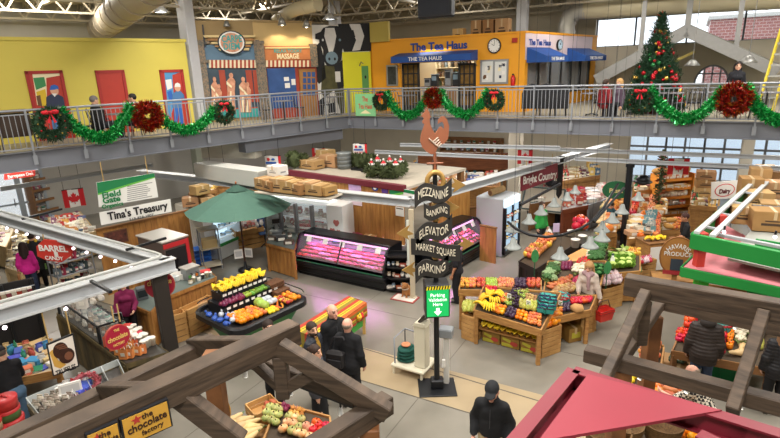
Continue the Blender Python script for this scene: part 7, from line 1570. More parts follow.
f=human('woman in maroon top with long brown hair holding a tablet behind the glass counter',P(134,345),-65,1.64,top=('sweater','7a1848'),bot=('trousers','201c22'),hair=('long','3a2018'),female=True,armL=((.03,.04,-.15),(.0,.15,-.21)),armR=((.04,.02,-.16),(.04,.12,-.27)))
s=MB();s.box(-.1,-.01,-.14,.1,.01,.14,0,.006);s.box(-.09,-.012,-.13,.09,-.01,.13,1);thing(s,'tablet',[mh('tablet_grey','8a8e96',.4),mh('tablet_screen','30343c',.1)],'grey tablet held by the woman in maroon','tablet',f.world((.12,.15,.545)),(.6,0,.4))
f=human('man in black jumper and blue jeans with dark cap at the work table',P(25,437),150,1.74,top=('jacket','16161b',.5),bot=('jeans','5a7896'),hair=('cap','1a1a20'),girth=1.15,nod=.3,lean=.12,armR=((.03,.05,-.15),(.0,.17,-.22)),armL=((.03,.05,-.15),(.0,.17,-.22)))
# ================================================================== butcher
meat=[mh('meat_%d'%i,h,.4,noise=.35,scale=18,var=.15)for i,h in enumerate(('a82c3a','b84a5c','8c1e2c','c07888'))]
s=MB();s.sph((0,0,.035),(.13,.075,.035),0,10,6,jit=.1);mms=[s.mesh('meat_cut',[m])for m in meat]
pinkl=mat('case_pink_glow',(1,.55,.9),.5,emit=.7);blkc=mh('case_black','141519',.35)
def meat_case(pa,pb,label,where,n,stacks=True):
 A,B=P(*pa),P(*pb);rz=ANG(A,B);L=(B-A).length;r=root('meat_case',label,'display case',A,rz);M=Matrix.Translation(A)@Matrix.Rotation(rz,4,'Z')
 s=MB();s.box(.08,.12,0,L-.08,1.0,.1);s.box(0,.06,.1,L,1.05,.34,0,.03);s.box(-.01,-.02,.30,L+.01,1.05,.46,0,.04);s.build('base',[blkc],r)
 s=MB();s.box(0,.62,.46,L,1.05,.86);s.box(0,.5,1.16,L,1.05,1.24,0,.02);s.build('back_box',[blkc],r)
 for x in(0,L-.05):
  s=MB();s.prism([(0,.46),(1.05,.46),(1.05,1.24),(.42,1.24),(.3,1.18),(.03,.62)],0,.05,0,M=Matrix(((0,0,1,x),(1,0,0,0),(0,1,0,0),(0,0,0,1))));s.build('end_panel',[blkc],r)
 s=MB()
 for x0 in np.linspace(.05,L-.05,3)[:-1]:
  x1=x0+(L-.1)/2;s.add([(x0+.02,.03,.6),(x1-.02,.03,.6),(x1-.02,.36,1.17),(x0+.02,.36,1.17)],[(0,1,2,3)])
 s.build('front_glass',[cgl],r);s=MB();s.bar((L/2,.03,.56),(L/2,.36,1.18),.03,.03,0,up=(1,0,0));s.build('mullion',[blkc],r)
 s=MB();s.add([(.05,.06,.58),(L-.05,.06,.58),(L-.05,.66,.84),(.05,.66,.84)],[(0,1,2,3)]);s.build('tray',[mh('tray_plum','6a4458',.5)],r)
 s=MB();s.box(.08,.48,1.12,L-.08,.56,1.16);s.build('light_strip',[pinkl],r)
 l=bpy.data.lights.new('case_light','AREA');l.shape='RECTANGLE';l.size=L*.85;l.size_y=.06;l.energy=12*L;l.color=(.95,.26,.95);o=bpy.data.objects.new('case_light',l);C.objects.link(o);o.location=M@Vector((L/2,.45,1.11));o.rotation_euler=(math.radians(-15),0,rz)
 s=MB();s.box(.02,-.03,.5,L-.02,-.015,.53);s.build('trim_strip',[mh('case_green_edge','2a6a4a',.4)],r)
 for j in range(4):
  for i in range(n):
   v=(j+.5)/4;x=.12+(L-.24)*(i+.5)/n;single(mms[(i//2+j)%4],'meat_cut','red cut of meat on the tray of '+where,'meat',M@Vector((x+random.uniform(-.02,.02),.06+.6*v,.59+.26*v)),(.4,0,rz+random.uniform(-.4,.4)+.5),'meat cuts in '+where,.95)
 for i in range(5):s=MB();s.box(-.09,-.005,-.09,.09,.005,.09);thing(s,'price_card',[white_p],'white price card along the upper glass of '+where,'price card',M@Vector((L*(i+.6)/5.2,.36,1.10)),(-.5,0,rz),'price cards of '+where)
 return M,L
mA,LA=meat_case((295,274),(384,294),'long black glass-fronted meat case under pink light, facing the floor','the long meat case',17)
mB,LB=meat_case((440,283),(487,255),'black glass-fronted meat case behind the direction signs','the meat case behind the direction signs',14)
a=P(385,293);b=P(411,294);r=root('snack_rack','black curved rack with packets between the two meat cases','rack',a,ANG(a,b));L=(b-a).length;M=Matrix.Translation(a)@Matrix.Rotation(ANG(a,b),4,'Z')
s=MB();s.box(0,.3,0,L,.34,1.15);s.build('back_panel',[blkc],r)
for z in(.08,.42,.74,1.05):s=MB();s.prism([(0,.32),(0,.08),(L*.2,-.03),(L*.8,-.03),(L,.08),(L,.32)],z,z+.03,0);s.build('shelf_board',[blkc],r)
for z in(.08,.42,.74):strew(lambda u,v,z=z:M@Vector((L*u,.24*v,z+.03)),['packet','carton'],['c8b49c','a8543c','d8d4cc','7a8aa0'],(5,1),'KIND on the black curved rack between the meat cases','packets on the black curved rack',(.05,.95),(.2,.8),.8)
q=((266,264),(294,271),(300,250),(272,245));oc=stand('wood_counter','oak board counter at the left end of the long meat case','counter',[(x,y-21)for x,y in q],(.95,)*4,mats=[boards,mh('counter_grey_green','5f6a66',.4)],rim=.0);bo_=bil([P(x,y-21,.95)for x,y in q])
strew(lambda u,v:bo_(u,v),['jar','carton'],['3a3a3c','c8ccc8','5a4a40'],(3,3),'dark or pale KIND on the oak counter left of the meat case','things on the oak counter by the meat case',(.1,.9),(.1,.9),1.3)
s=MB();s.box(-.16,-.13,0,.16,.13,.1,0,.02);s.box(-.17,-.15,.1,.17,.15,.13,0,.01);s.box(-.06,.1,.1,.06,.14,.4);s.box(-.12,.08,.36,.12,.13,.5,1);thing(s,'counter_scale',[mh('scale_steel','8a8d90',.3,metal=.5),blkc],'steel weighing scale on the oak counter left of the meat case','scale',bo_(.3,.5),.3)
a=P(240,252);crate('wooden_bin','oak bin of wrapped goods between drinks cooler and freezers',(238,252),(266,246),.7,.75,slats=4);pile(Flat(.75),['potato'],((241,232),(264,226),(258,218),(242,222)),'',1,1,0)if 0 else None
strew(lambda u,v:P(240+24*u-2*v,233-6*u-9*v,.78),['packet'],['d8b0a8','c87a74','e4dcd8'],(6,3),'pink wrapped meat KIND in the oak bin by the freezers','meat packets in the oak bin',(.03,.97),(.05,.95),1.1)
p=P(266,246);r=root('office_stool','blue swivel chair beside the oak counter','chair',p,.4);s=MB();s.box(-.22,-.22,.48,.22,.22,.55,0,.03);s.build('seat',[mh('chair_blue','27446e',.7)],r);s=MB();s.box(-.2,.18,.62,.2,.24,1.02,0,.05);s.build('backrest',[mh('chair_blue','27446e',.7)],r);s=MB();s.tube([(0,0,.48),(0,0,.1)],.03,8);s.tube([(0,.2,.55),(0,.22,.7)],.02,6);s.build('pole',[blk],r)
for k in range(5):s=MB();s.tube([(0,0,.12),(.25*math.cos(k*1.257),.25*math.sin(k*1.257),.04)],.02,6);s.build('leg',[blk],r)
a=G0(P(263,199,2.0));b=G0(P(327,206,2.0));rz=ANG(a,b);L=(b-a).length;r=root('glass_door_freezer','row of lit glass door freezers behind the green umbrella','freezer',a,rz);M=Matrix.Translation(a)@Matrix.Rotation(rz,4,'Z')
s=MB();s.box(0,.1,0,L,.9,.22);s.box(0,.1,1.95,L,.9,2.1,0,.02);s.box(0,.8,.2,L,.9,2.0);s.build('cabinet',[mat('freezer_inner',(.86,.93,.95),.5,emit=.25)],r)
for i in range(5):x=L*i/4;s=MB();s.box(x-.05,0,.2,x+.05,.12,1.95,0,.01);s.build('door_frame',[mh('freezer_frame','8a8d92',.35,metal=.4)],r)
for i in range(4):s=MB();s.box(L*i/4+.05,.05,.2,L*(i+1)/4-.05,.06,1.95);s.build('door_glass',[cgl],r)
for z in(.3,.7,1.1,1.5):
 s=MB();s.box(0,.2,z-.03,L,.8,z);s.build('shelf_board',[white_p],r)
 strew(lambda u,v,z=z:M@Vector((L*u,.45,z)),['pouch','small_box'],['e4dcd4','b85a54','d8d4d0','c8a8a0'],(12,1),'KIND on a shelf of the glass door freezers','goods in the glass door freezers',(.03,.97),(.3,.7),1.25)
s=MB();s.box(-.02,0,0,.06,.9,2.05,0,.02);s.build('side_panel',[wc],r);s=MB();s.box(L-.04,-.01,0,L+.55,.9,2.05,0,.02);s.build('side_panel',[wc],r)
s=MB()
for x,z,w,h in((.05,1.2,.2,.25),(.2,1.5,.22,.2),(.12,.85,.3,.2),(.3,1.15,.15,.3)):s.prism([(L+x+w/2+w/2*math.cos(t),z+h/2*math.sin(t)*(1+.3*math.sin(3*t)))for t in np.linspace(0,2*PI,14,endpoint=False)],.011,.015,0,M=LX)
s.build('red_print',[mh('print_dull_red','b06a66',.6)],r)
a=P(196,262);b=P(212,257);s=MB();L=(b-a).length;s.box(0,0,0,L*1.1,.9,1.9,0,.02);s.box(L*.1,-.02,.1,L*1.0,0,1.8,0,.01);s.tube([(L*.2,-.05,.8),(L*.2,-.05,1.2)],.02,6);thing(s,'cold_cabinet',[mh('cabinet_pale','cfcabd',.6)],'tall pale cold cabinet left of the open drinks cooler','cabinet',a,ANG(a,b))
for i,(px,py,w,h,z)in enumerate(((188,208,.5,.3,1.93),(196,205,.55,.35,1.93),(204,206,.5,.25,1.93),(197,196,.5,.3,2.3))):q=P(px,py,z);put_box((q.x,q.y+.3,z),.3+i*.2,w,.4,h,('leftmost','large','right','upper')[i]+' carton on top of the pale cold cabinet',None,i%3)
tp=mh('cutting_board_white','e2ddd2',.6);
bt1=stand('butcher_table','white topped butcher table behind the long meat case, heaped with meat','table',((322,241),(388,253),(396,238),(334,229)),(.92,)*4,skirt=None,mats=[mh('steel_edge','9a9c9e',.35,metal=.4),tp]);bb1=bil(bt1.q)
for i in range(40):
 u,v=random.uniform(.1,.5),random.uniform(.15,.85);single(mms[random.choice((1,3,1,0))],'meat_cut','pale red piece in the meat heap on the butcher table','meat',bb1(u,v)+Vector((0,0,.02+.1*random.random()*(1-abs(v-.5)))),(0,0,random.uniform(0,6)),'meat heap on the butcher table',1.1)
for i,(u,v,l,w)in enumerate(((.48,.95,'long open carton at the back of the butcher table',.7),(.66,.45,'square tan carton in the middle of the butcher table',.4),(.36,.98,'tan carton at the back left of the butcher table',.45))):q=bb1(u,v);put_box((q.x,q.y,q.z+.005),-.5,w,.35,.2,l,None,i)
s=MB();s.tube([(-.2,0,.07),(.2,0,.07)],.07,10);thing(s,'wrapped_roll',[mh('roll_pink','e08a8a',.5)],'pink wrapped roll on the butcher table, right of the cartons','roll',bb1(.78,.45),.4)
s=MB();s.box(-.22,-.16,0,.22,.16,.26,0,.03);s.box(-.16,-.17,.08,.0,-.16,.2,1);thing(s,'weighing_scale',[mh('scale_dark_grey','3a3e44',.4),mh('scale_screen_blue','3a7ab8',.3,emit=.5)],'dark scale with a blue screen on the butcher table','scale',bb1(.28,.1),-.4)
bt2=stand('steel_table','steel work table at the right end of the butcher area','table',((378,247),(405,247),(408,237),(384,236)),(.95,)*4,skirt=None,mats=[mh('steel_edge','9a9c9e',.35,metal=.4),tp])
strew(bil(bt2.q),['carton','packet'],['d8d0c4','c89a7a','e8e4dc'],(3,2),'KIND on the steel table right of the butcher table','goods on the steel table',(.1,.9),(.1,.9),1.2)
q=P(311,229,.95);s=MB();s.box(-.38,-.26,0,.38,.26,.2,0,.03);s.box(-.42,-.3,.2,.42,.3,.24,0,.01);thing(s,'plastic_bin',[mh('bin_red','c81e36',.4)],'bright red plastic bin left of the purple butcher','bin',(q.x,q.y,.95),-.4)
bt3=stand('butcher_bench','bench under the red plastic bin','table',((296,237),(324,243),(330,230),(302,225)),(.93,)*4,skirt=None,mats=[mh('steel_edge','9a9c9e',.35,metal=.4),tp])
s=MB();s.box(-.2,-.15,0,.2,.15,.14,0,.01);s.box(-.16,-.16,.04,.16,-.15,.1,1);q=bil(bt3.q)(.85,.3);thing(s,'carton',[card[0],ink],'tan carton between the red bin and the purple butcher','box',q,-.5)
f=human('butcher in purple shirt and dark cap at the meat table',P(330,250),-80,1.6,top=('sweater','6a3a8a'),bot=('trousers','22242c'),hair=('cap','23222a'),res=.012,nod=.35,lean=.1,armR=((.03,.05,-.15),(.0,.19,-.16)),armL=((.03,.05,-.15),(.0,.17,-.18)))
f=human('worker in black jacket bending at the back counter of the butcher',P(353,240),80,1.62,top=('jacket','17181a'),bot=('trousers','1c1c22'),hair=('short','1e1814'),res=.013,lean=.4,armR=((.02,.05,-.15),(.0,.16,-.22)),armL=((.02,.05,-.15),(.0,.16,-.22)))
ra_,rb=G0(P(282,170,2.75)),G0(P(403,186.2,2.75));rcn=(rb-ra_);rzw=ANG(ra_,rb);L=rcn.length;nW=Vector((-math.sin(rzw),math.cos(rzw),0))
r=root('stall_block','oak clad butcher stall block with a dark red roof edge','stall',ra_,rzw);n=int(L/.18);s=MB()
for i in range(n):s.box(L*i/n+.004,0,.0,L*(i+1)/n-.004,.05,2.6)
s.build('boards',[boards],r);s=MB();s.box(-.05,-.06,2.6,L+.05,.1,2.78,0,.01);s.build('roof_edge',[mh('edge_dark_red','6a2430',.5)],r);s=MB();s.box(0,.05,2.6,L,3.6,2.68);s.build('roof_deck',[mh('roof_pale','b9b0a0',.7,noise=.1)],r)
for x in(.1,L-.1):s=MB();s.box(x-.08,3.3,0,x+.08,3.5,2.6);s.build('corner_post',[wood_dk],r)
FR=Face(ra_,rb)
for x0,y0,x1,y1,nm,l,m in((349,181.5,361,191,'wall_poster','lilac price poster on the oak butcher wall',mh('poster_lilac','c8a8d8',.6,noise=.15,scale=20)),(382,185,388,193,'wall_poster','small purple square poster on the oak butcher wall',mh('poster_purple','5a3a8a',.6)),(396,207,404,216,'wall_poster','white paper low on the oak butcher wall',white_p),(350,199,362,205,'wall_poster','white printed strip poster low on the oak butcher wall',mh('poster_whitepink','e0ccd8',.6))):
 g=MB();FR.rect(g,x0,y0,x1,y1,.0,.02,0);FR.rect(g,x0+.6,y0+1,x1-.6,y0+2,.02,.023,1);o=FR.build(g,nm,[m,ink]);tag(o,l,'poster')
g=MB();FR.ell(g,375.5,187.5,3,3.2,0,.03,0);FR.ell(g,375.5,187.5,1.7,1.9,.03,.034,1);o=FR.build(g,'round_emblem',[mh('emblem_blue','2a4a9a',.5),white_p]);tag(o,'round blue and white emblem on the oak butcher wall','emblem')
g=MB();FR.poly(g,[(390,187),(424,192),(424,205),(390,205)],.0,.03,0);FR.poly(g,[(390,187),(424,192),(424,196),(404,192),(392,194),(390,196)],.03,.034,1);FR.poly(g,[(390,196),(392,194),(404,192),(404,194),(393,196),(390,199)],.034,.037,2);o=FR.build(g,'wall_banner',[white_p,mh('sign_green_dark','1c7a48',.5),mh('sign_green_light','6ab84a',.5)]);tag(o,'green and white banner at the right end of the oak butcher wall','banner')
def deck(px,py):return FR and P(px,py,2.69)
i=0
for px,py,w,h in((266,188,.5,.32),(274,190,.5,.3),(283,191,.6,.4),(292,192,.5,.35),(300,193,.6,.3),(310,193,.5,.35),(318,194,.55,.3),(326,194,.5,.25)):
 q=P(px,py,2.72);put_box((q.x,q.y,2.72),rzw+random.uniform(-.2,.2),w,.45,h,'brown carton in the row above the centre beam, left of the grey bin','row of cartons above the centre beam',i%3);i+=1
s=MB();q=P(262,190,2.65);s.bar(q,P(336,197,2.65),.7,.05,0);o=thing(MB().bar((0,0,0),P(336,197,2.65)-q,.7,.05,0,c=.01),'carton_shelf',[mh('shelf_pale','bdb6a6',.6)],'long pale shelf carrying the row of cartons above the centre beam','shelf',q)
q=P(278,175,3.04);s,m_=cbox(.5,.4,.3);thing(s,'white_carton',[mh('carton_white','e4e2dc',.6),tape,mh('print_grey','9a9a9a',.7)],'white carton on top of the carton row left of the flag','box',(q.x,q.y,3.04),rzw)
q=P(344.5,168,2.7);s=MB();s.lathe([(0,0),(.24,0),(.25,.5),(.27,.52),(.27,.56),(0,.56)],n=18);
for k in range(3):s.lathe([(.255,.1+k*.14),(.262,.12+k*.14),(.255,.14+k*.14)],n=18)
thing(s,'ribbed_bin',[mh('bin_grey','8a9092',.4,metal=.3)],'round grey ribbed bin on the stall roof below the white sign','bin',q)
bushm=mh('roof_bush_green','4a5530',.8,noise=.5,scale=16)
def bush(px,py,R,label,hat):
 q=P(px,py,2.7);r=root('roof_bush',label,'bush',q);s=MB();s.sph((0,0,R),(R*.8,R*.8,R),0,9,7,jit=.15)
 for k in range(150):
  a=random.uniform(0,6.28);t=random.uniform(-1,1.3);d=Vector((math.cos(a)*math.cos(t),math.sin(a)*math.cos(t),math.sin(t)));p=Vector((0,0,R))+d*R*.8;x=d.orthogonal().normalized()*.04;s.add([p-x,p+x,p+d*.13],[(0,1,2)])
 s.build('foliage',[bushm],r)
 if hat:s=MB();s.lathe([(R*.45,0),(R*.3,R*.4),(0,R*.75)],(0,0,R*1.75),10);s.build('hat_cone',[bow_m],r);s=MB();s.lathe([(R*.42,0),(R*.52,.04),(R*.42,.08)],(0,0,R*1.72),10);s.sph((0,0,R*2.55),R*.16,0,7,5);s.build('hat_trim',[white_p],r)
for k,(px,py,R)in enumerate(((372,177,.22),(378,174,.24),(384,178,.23),(390,175,.24),(396,178,.23),(401,174,.22))):bush(px,py,R,'grey green bush with a red Santa hat on the stall roof, '+('leftmost','second','third','fourth','fifth','rightmost')[k]+' of six',True)
for k,(px,py,R)in enumerate(((294,168,.3),(303,167,.24),(356,167,.24),(364,168,.26),(371,168,.24))):bush(px,py,R,'dark olive bush on the stall roof '+('below the white sign left of the flag','left of the hanging flag','right of the grey ribbed bin','below the right white sign','left of the hatted bushes')[k],False)
for k,(px,py,w,h)in enumerate(((312,168,.8,.3),(320,164,.7,.25),(332,166,.8,.4),(326,160,.6,.4))):q=P(px,py,2.7);put_box((q.x,q.y,2.7),rzw,w,.5,h,('flat tan carton on the stall roof below the flag','small tan carton behind the flat one on the stall roof','large tan carton left of the grey ribbed bin','tan carton farthest back on the stall roof')[k],None,k%3)
for k,(px,py,dx)in enumerate(((352,170,1.2),(362,172,1.4))):q=P(px,py,2.69);s=MB();s.bar((0,0,.03),uR*dx+Vector((0,0,.03)),.1,.05,0);s.bar((0,0,.03),nR*.9+Vector((0,0,.03)),.1,.05,0);thing(s,'cable_tray',[blk],('black cable tray on the stall roof, left piece','black cable tray on the stall roof, right piece')[k],'cable tray',q)
a=P(484,254);b=P(503,258);c=P(518,248);rz=ANG(b,c);W_=(c-b).length;D_=(b-a).length;r=root('drinks_fridge','grey upright drinks fridge with a lit glass door right of the meat case','fridge',b,rz);hF=1.95
s=MB();s.box(0,.05,0,W_,1.0,hF,0,.03);s.build('cabinet',[mh('fridge_grey','a9aeb4',.45)],r);s=MB();s.box(.08,-.0,.2,W_-.08,.05,hF-.3);s.build('lit_inside',[mat('fridge_lit',(.5,.75,1),.5,emit=.45)],r);s=MB();s.box(.04,-.03,hF-.28,W_-.04,.05,hF-.04);s.build('header',[mat('fridge_header',(.75,.9,1),.5,emit=.8)],r)
s=MB();s.box(.0,-.05,.1,.08,.05,hF-.3);s.box(W_-.08,-.05,.1,W_,.05,hF-.3);s.box(0,-.05,.1,W_,.05,.2);s.box(W_/2-.03,-.05,.1,W_/2+.03,.05,hF-.3);s.build('door_frame',[blkc],r);M=Matrix.Translation(b)@Matrix.Rotation(rz,4,'Z')
for z in(.25,.6,.95,1.3):strew(lambda u,v,z=z:M@Vector((.1+(W_-.2)*u,-.02,z)),['jar'],['d84a3a','e8e4d8','3a7ac8','e8b83a'],(6,1),'coloured bottle KIND behind the glass of the drinks fridge','bottles in the drinks fridge',(.05,.95),(.4,.6),.9)
s=MB();s.tube([(-.3,0,.1),(.3,0,.16)],.11,12);s.tube([(-.31,0,.1),(-.305,0,.1)],.08,12,1);q=M@Vector((W_*.4,.5,hF));thing(s,'wood_log',[mh('log_tan','a98a5c',.7,noise=.3,scale=8),brown_p],'short cut log lying on top of the drinks fridge','log',q,.6)
wa,wb=P(436,195,2.1),P(470,188,2.1);board_wall(wa,wb,2.1,'pale oak board wall behind the direction signs',m=mh('board_wall_pale','c4914e',.55,noise=.2,scale=3,stretch=(4,4,.5),col2='a87438'))
wa,wb=P(480,226,1.15),P(496,229,1.15);board_wall(wa,wb,1.15,'low oak panel at the right end of the far meat case')
a=P(468,238);b=P(486,236);board_wall(a,b,1.1,'slatted wooden fence left of the drinks fridge',n=9,m=wood_dk)
s=MB();q=P(452,197,1.9);s.sph((0,0,0),(.07,.07,.07));s.tube([(0,.0,0),(0,.15,.1)],.02,6);
# ================================================================== dark timber pergolas in front
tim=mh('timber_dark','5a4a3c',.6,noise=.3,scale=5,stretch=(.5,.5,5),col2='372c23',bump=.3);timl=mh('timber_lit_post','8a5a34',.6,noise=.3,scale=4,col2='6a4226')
def beam(rt,name,a,b,w,h,m=tim,up=(0,0,1)):
 o=Vector(rt.location);s=MB();a=Vector(a)-o;b=Vector(b)-o;s.bar(a,b,w,h,0,up,c=.012);return s.build(name,[m],rt)
ZP,ZR=2.6,3.3
Lp=P(199,350,ZP);Rp=P(379,413,ZP);R1=P(294,332,ZR);R0=P(0,468,ZR);vd=(R1-R0).normalized()
rt=root('timber_pergola','dark timber pergola in the left foreground carrying the chocolate sign','pergola',(Lp.x,Lp.y,0))
beam(rt,'ridge_beam',R1+vd*.02,R0-vd*.4,.2,.26);V3=Vector((0,0,1))
ru2=(Rp-Lp);ru2.z=0;ru2.normalize();mid=P(279,346,ZR-.03)
beam(rt,'rafter',mid+V3*.0-ru2*.0,Rp+ru2*.12+Vector((0,0,.04)),.14,.18);beam(rt,'rafter',mid-ru2*.0,Lp-ru2*.12+Vector((0,0,.04)),.14,.2)
beam(rt,'tie_beam',Lp*.86+Rp*.14+V3*.16,Rp*.9+Lp*.1+V3*.08,.12,.16);beam(rt,'king_post',mid-V3*.1,mid*1+Vector((0,0,ZP+.1-ZR)),.16,.14,up=(1,0,0))
kb=Vector((mid.x,mid.y,ZP+.15));beam(rt,'strut',kb,mid+(Rp-mid)*.38,.1,.12);beam(rt,'strut',kb,mid+(Lp-mid)*.45,.1,.12)
pd=(P(199,350,ZP)-P(0,448,ZP)).normalized()
beam(rt,'eave_plate',Lp+pd*.25,P(-20,456,ZP),.18,.22);beam(rt,'eave_plate',P(388,402,ZP),P(310,452,ZP),.18,.22)
beam(rt,'rafter',P(172,390,ZR-.06),P(240,442,ZP+.1),.14,.2);beam(rt,'rafter',P(150,392,ZR-.05),P(104,390,ZP+.1),.14,.16)
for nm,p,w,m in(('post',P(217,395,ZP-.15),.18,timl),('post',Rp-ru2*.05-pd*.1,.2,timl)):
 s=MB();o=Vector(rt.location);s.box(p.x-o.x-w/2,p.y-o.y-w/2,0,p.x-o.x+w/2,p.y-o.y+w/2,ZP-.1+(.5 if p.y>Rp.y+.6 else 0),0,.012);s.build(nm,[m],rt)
ta,tb=Lp*.80+Rp*.20+V3*.04,Rp*.92+Lp*.08+Vector((0,0,-.02));s=MB();s.bar((0,0,0),tb-ta,.05,.05,0);tr=thing(s,'light_track',[ibk],'black light track under the tie beam of the left pergola','light track',ta)
def spot(p,label,d=(0,-.3,-1)):
 r=root('track_spotlight',label,'lamp',p);s=MB();d=Vector(d).normalized();s.tube([(0,0,0),(0,0,-.06)],.012,6);s.build('stem',[ibk],r);s=MB();e=Vector((0,0,-.06));s.tube([e,e+d*.03,e+d*.08],[.018,.022,.03],8);s.build('head',[mh('spot_white','d4d4d2',.4)],r);s=MB();e2=e+d*.082;s.tube([e2,e2+d*.004],[.022,.022],8);s.build('lens',[mat('spot_lens',(1,.95,.85),.3,emit=2)],r)
for t,l in((.02,'first spotlight from the left on the light track of the left pergola'),(.14,'second spotlight from the left on the light track of the left pergola'),(.5,'third spotlight from the left on the light track of the left pergola'),(.86,'rightmost spotlight on the light track of the left pergola')):spot(ta+(tb-ta)*t-V3*.03,l)
sgm=mh('sign_mustard','c8983a',.55,noise=.08);nS=Vector((vd.y,-vd.x,0))*.11;FS=Face(G0(R0)+nS,G0(R1)+nS)
for k,(pts,tx)in enumerate(((((118,418),(166,397),(171,424),(123,446)),(142.5,424,1)),(((84,433),(116,419),(121,447),(90,462)),(104,446,0)))):
 r=FS.root('shop_sign_board',('mustard sign board with black chocolate lettering under the timber ridge','second mustard sign board, cut by the bottom edge of the photo')[k],'sign')
 g=MB();FS.poly(g,pts,.0,.04,0);g.build('frame',[ibk],r);cx=sum(p[0]for p in pts)/4;cy=sum(p[1]for p in pts)/4;g=MB();FS.poly(g,[(cx+(x-cx)*.93,cy+(y-cy)*.9)for x,y in pts],.04,.045,0);g.build('panel',[sgm],r)
 a=FS.p(pts[0][0],pts[0][1]);b=FS.p(pts[1][0],pts[1][1]);a2=FS.p(*pts[3]);xm=(a[0]+b[0])/2;zm=(a[1]+a2[1])/2;W_=b[0]-a[0];H_=a[1]-a2[1];g=MB()
 g.text('the',H_*.26,LXA(xm+W_*.02,-.05,zm+H_*.27),0,.002,.02);g.text('chocolate',H_*.36,LXA(xm,-.05,zm),0,.002,.02,w=W_*.82);g.text('factory',H_*.24,LXA(xm+W_*.08,-.05,zm-H_*.28),0,.002,.01);g.build('lettering',[mh('sign_letter_brown','3a2416',.5)],r)
 g=MB();g.prism([(xm-W_*.2+H_*.16*(1 if i%2==0 else.45)*math.cos(i*PI/5+.3),zm+H_*.26+H_*.16*(1 if i%2==0 else.45)*math.sin(i*PI/5+.3))for i in range(10)],.045,.05,0,M=LX);g.build('star',[mh('sign_star_red','a8342c',.5)],r)
vs=stand('vegetable_stand','stand of squash, onions and peppers under the left timber pergola','stand',((262,446),(335,470),(330,418),(278,404)),(.75,.75,.95,.95),skirt=None)
for k,q,wh,sz in(('green_squash',((262,424),(278,428),(284,410),(270,406)),'at the left of the stand under the left pergola',.75),(['green_squash','orange_squash'],((280,434),(300,440),(306,420),(288,414)),'in the middle of the stand under the left pergola',.75),('orange_squash',((300,440),(312,444),(316,428),(306,424)),'right of the middle on the stand under the left pergola',.75),('red_onion',((280,412),(288,414),(290,407),(283,405)),'in the small red pile of the stand under the left pergola',.85),('onion',((288,416),(302,420),(305,411),(293,408)),'white brown, at the back of the stand under the left pergola',.85),('tomato',((310,436),(328,440),(328,427),(315,424)),'at the right end of the stand under the left pergola',1.4),('yellow_pepper',((304,446),(318,450),(320,440),(308,438)),'at the front right of the stand under the left pergola',.85)):pile(vs,k,q,wh,sz,1,26)
cr=crate('bread_crate','slatted crate of pale squash at the foot of the lit post',(228,452),(258,458),.6,.2,base=.55,slats=2);pile(Flat(.72),'squash',((228,440),(256,446),(258,424),(232,419)),'in the crate at the foot of the lit timber post',1.0,1,12,rot=.6)
crate('potato_crate','slatted crate of potatoes behind the pale squash',(256,426),(282,414),.4,.2,base=.6,slats=2);pile(Flat(.78),'sweet_potato',((262,415),(276,411),(274,403),(264,406)),'in the crate behind the pale squash',1.0,1,12)
p=P(225,420,.75);o=single(pmesh('pineapple'),'pineapple','single pineapple standing at the lit timber post','pineapple',p,.3,None,1.6)
A0,A1=P(625,284,ZR),P(800,315,ZR);B0_,B1=P(585,353,ZP),P(800,411,ZP)
rt=root('timber_pergola','dark timber pergola in the right foreground over the tomato stand','pergola',(B0_.x,B0_.y,0));dA=(A1-A0).normalized();dB=(B1-B0_).normalized()
beam(rt,'ridge_beam',A0,A1,.18,.25);beam(rt,'eave_plate',B0_,B1,.16,.18)
for(xa,ya,xb,yb)in((646,292,608,372),(764,312,735,403)):beam(rt,'rafter',P(xa,ya,ZR+.0),P(xb,yb,ZP+.06)+(P(xb,yb,ZP+.06)-P(xa,ya,ZR)).normalized()*.1,.12,.13)
bk2=P(662,300,ZP);beam(rt,'back_plate',P(662,303,ZP),P(800,333,ZP),.14,.18);beam(rt,'tie_beam',P(662,302,ZP),P(620,362,ZP),.12,.14);e=P(645,292,ZR);beam(rt,'king_post',e-V3*.1,Vector((e.x,e.y,ZP)),.14,.14,up=(1,0,0))
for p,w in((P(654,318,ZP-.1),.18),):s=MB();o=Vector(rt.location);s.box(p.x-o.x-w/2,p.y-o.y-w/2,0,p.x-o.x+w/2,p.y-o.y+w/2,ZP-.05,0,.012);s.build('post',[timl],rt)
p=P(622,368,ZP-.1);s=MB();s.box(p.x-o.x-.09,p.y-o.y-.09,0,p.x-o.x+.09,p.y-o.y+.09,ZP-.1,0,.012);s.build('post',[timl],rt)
for px,py,l in((652,318,'topmost spotlight on the tie beam of the right pergola'),(643,332,'second spotlight from the top on the tie beam of the right pergola'),(635,342,'third spotlight on the tie beam of the right pergola'),(614,352,'lowest spotlight on the tie beam of the right pergola'),(643,371,'spotlight under the eave plate, left of the plaid man'),(690,384,'spotlight under the eave plate above the plaid man'),(745,399,'rightmost spotlight under the eave plate of the right pergola'),(738,322,'spotlight under the ridge above the padded jacket')):spot(P(px,py-2,ZP-.12),l,(-.5,-.3,-.6))
ts=stand('tomato_stand','black topped stand of tomatoes, cauliflower and squash below the right pergola','stand',((672,352),(772,371),(790,328),(690,312)),(.75,.75,1.15,1.15),skirt=None,mats=[wood_dk,liner])
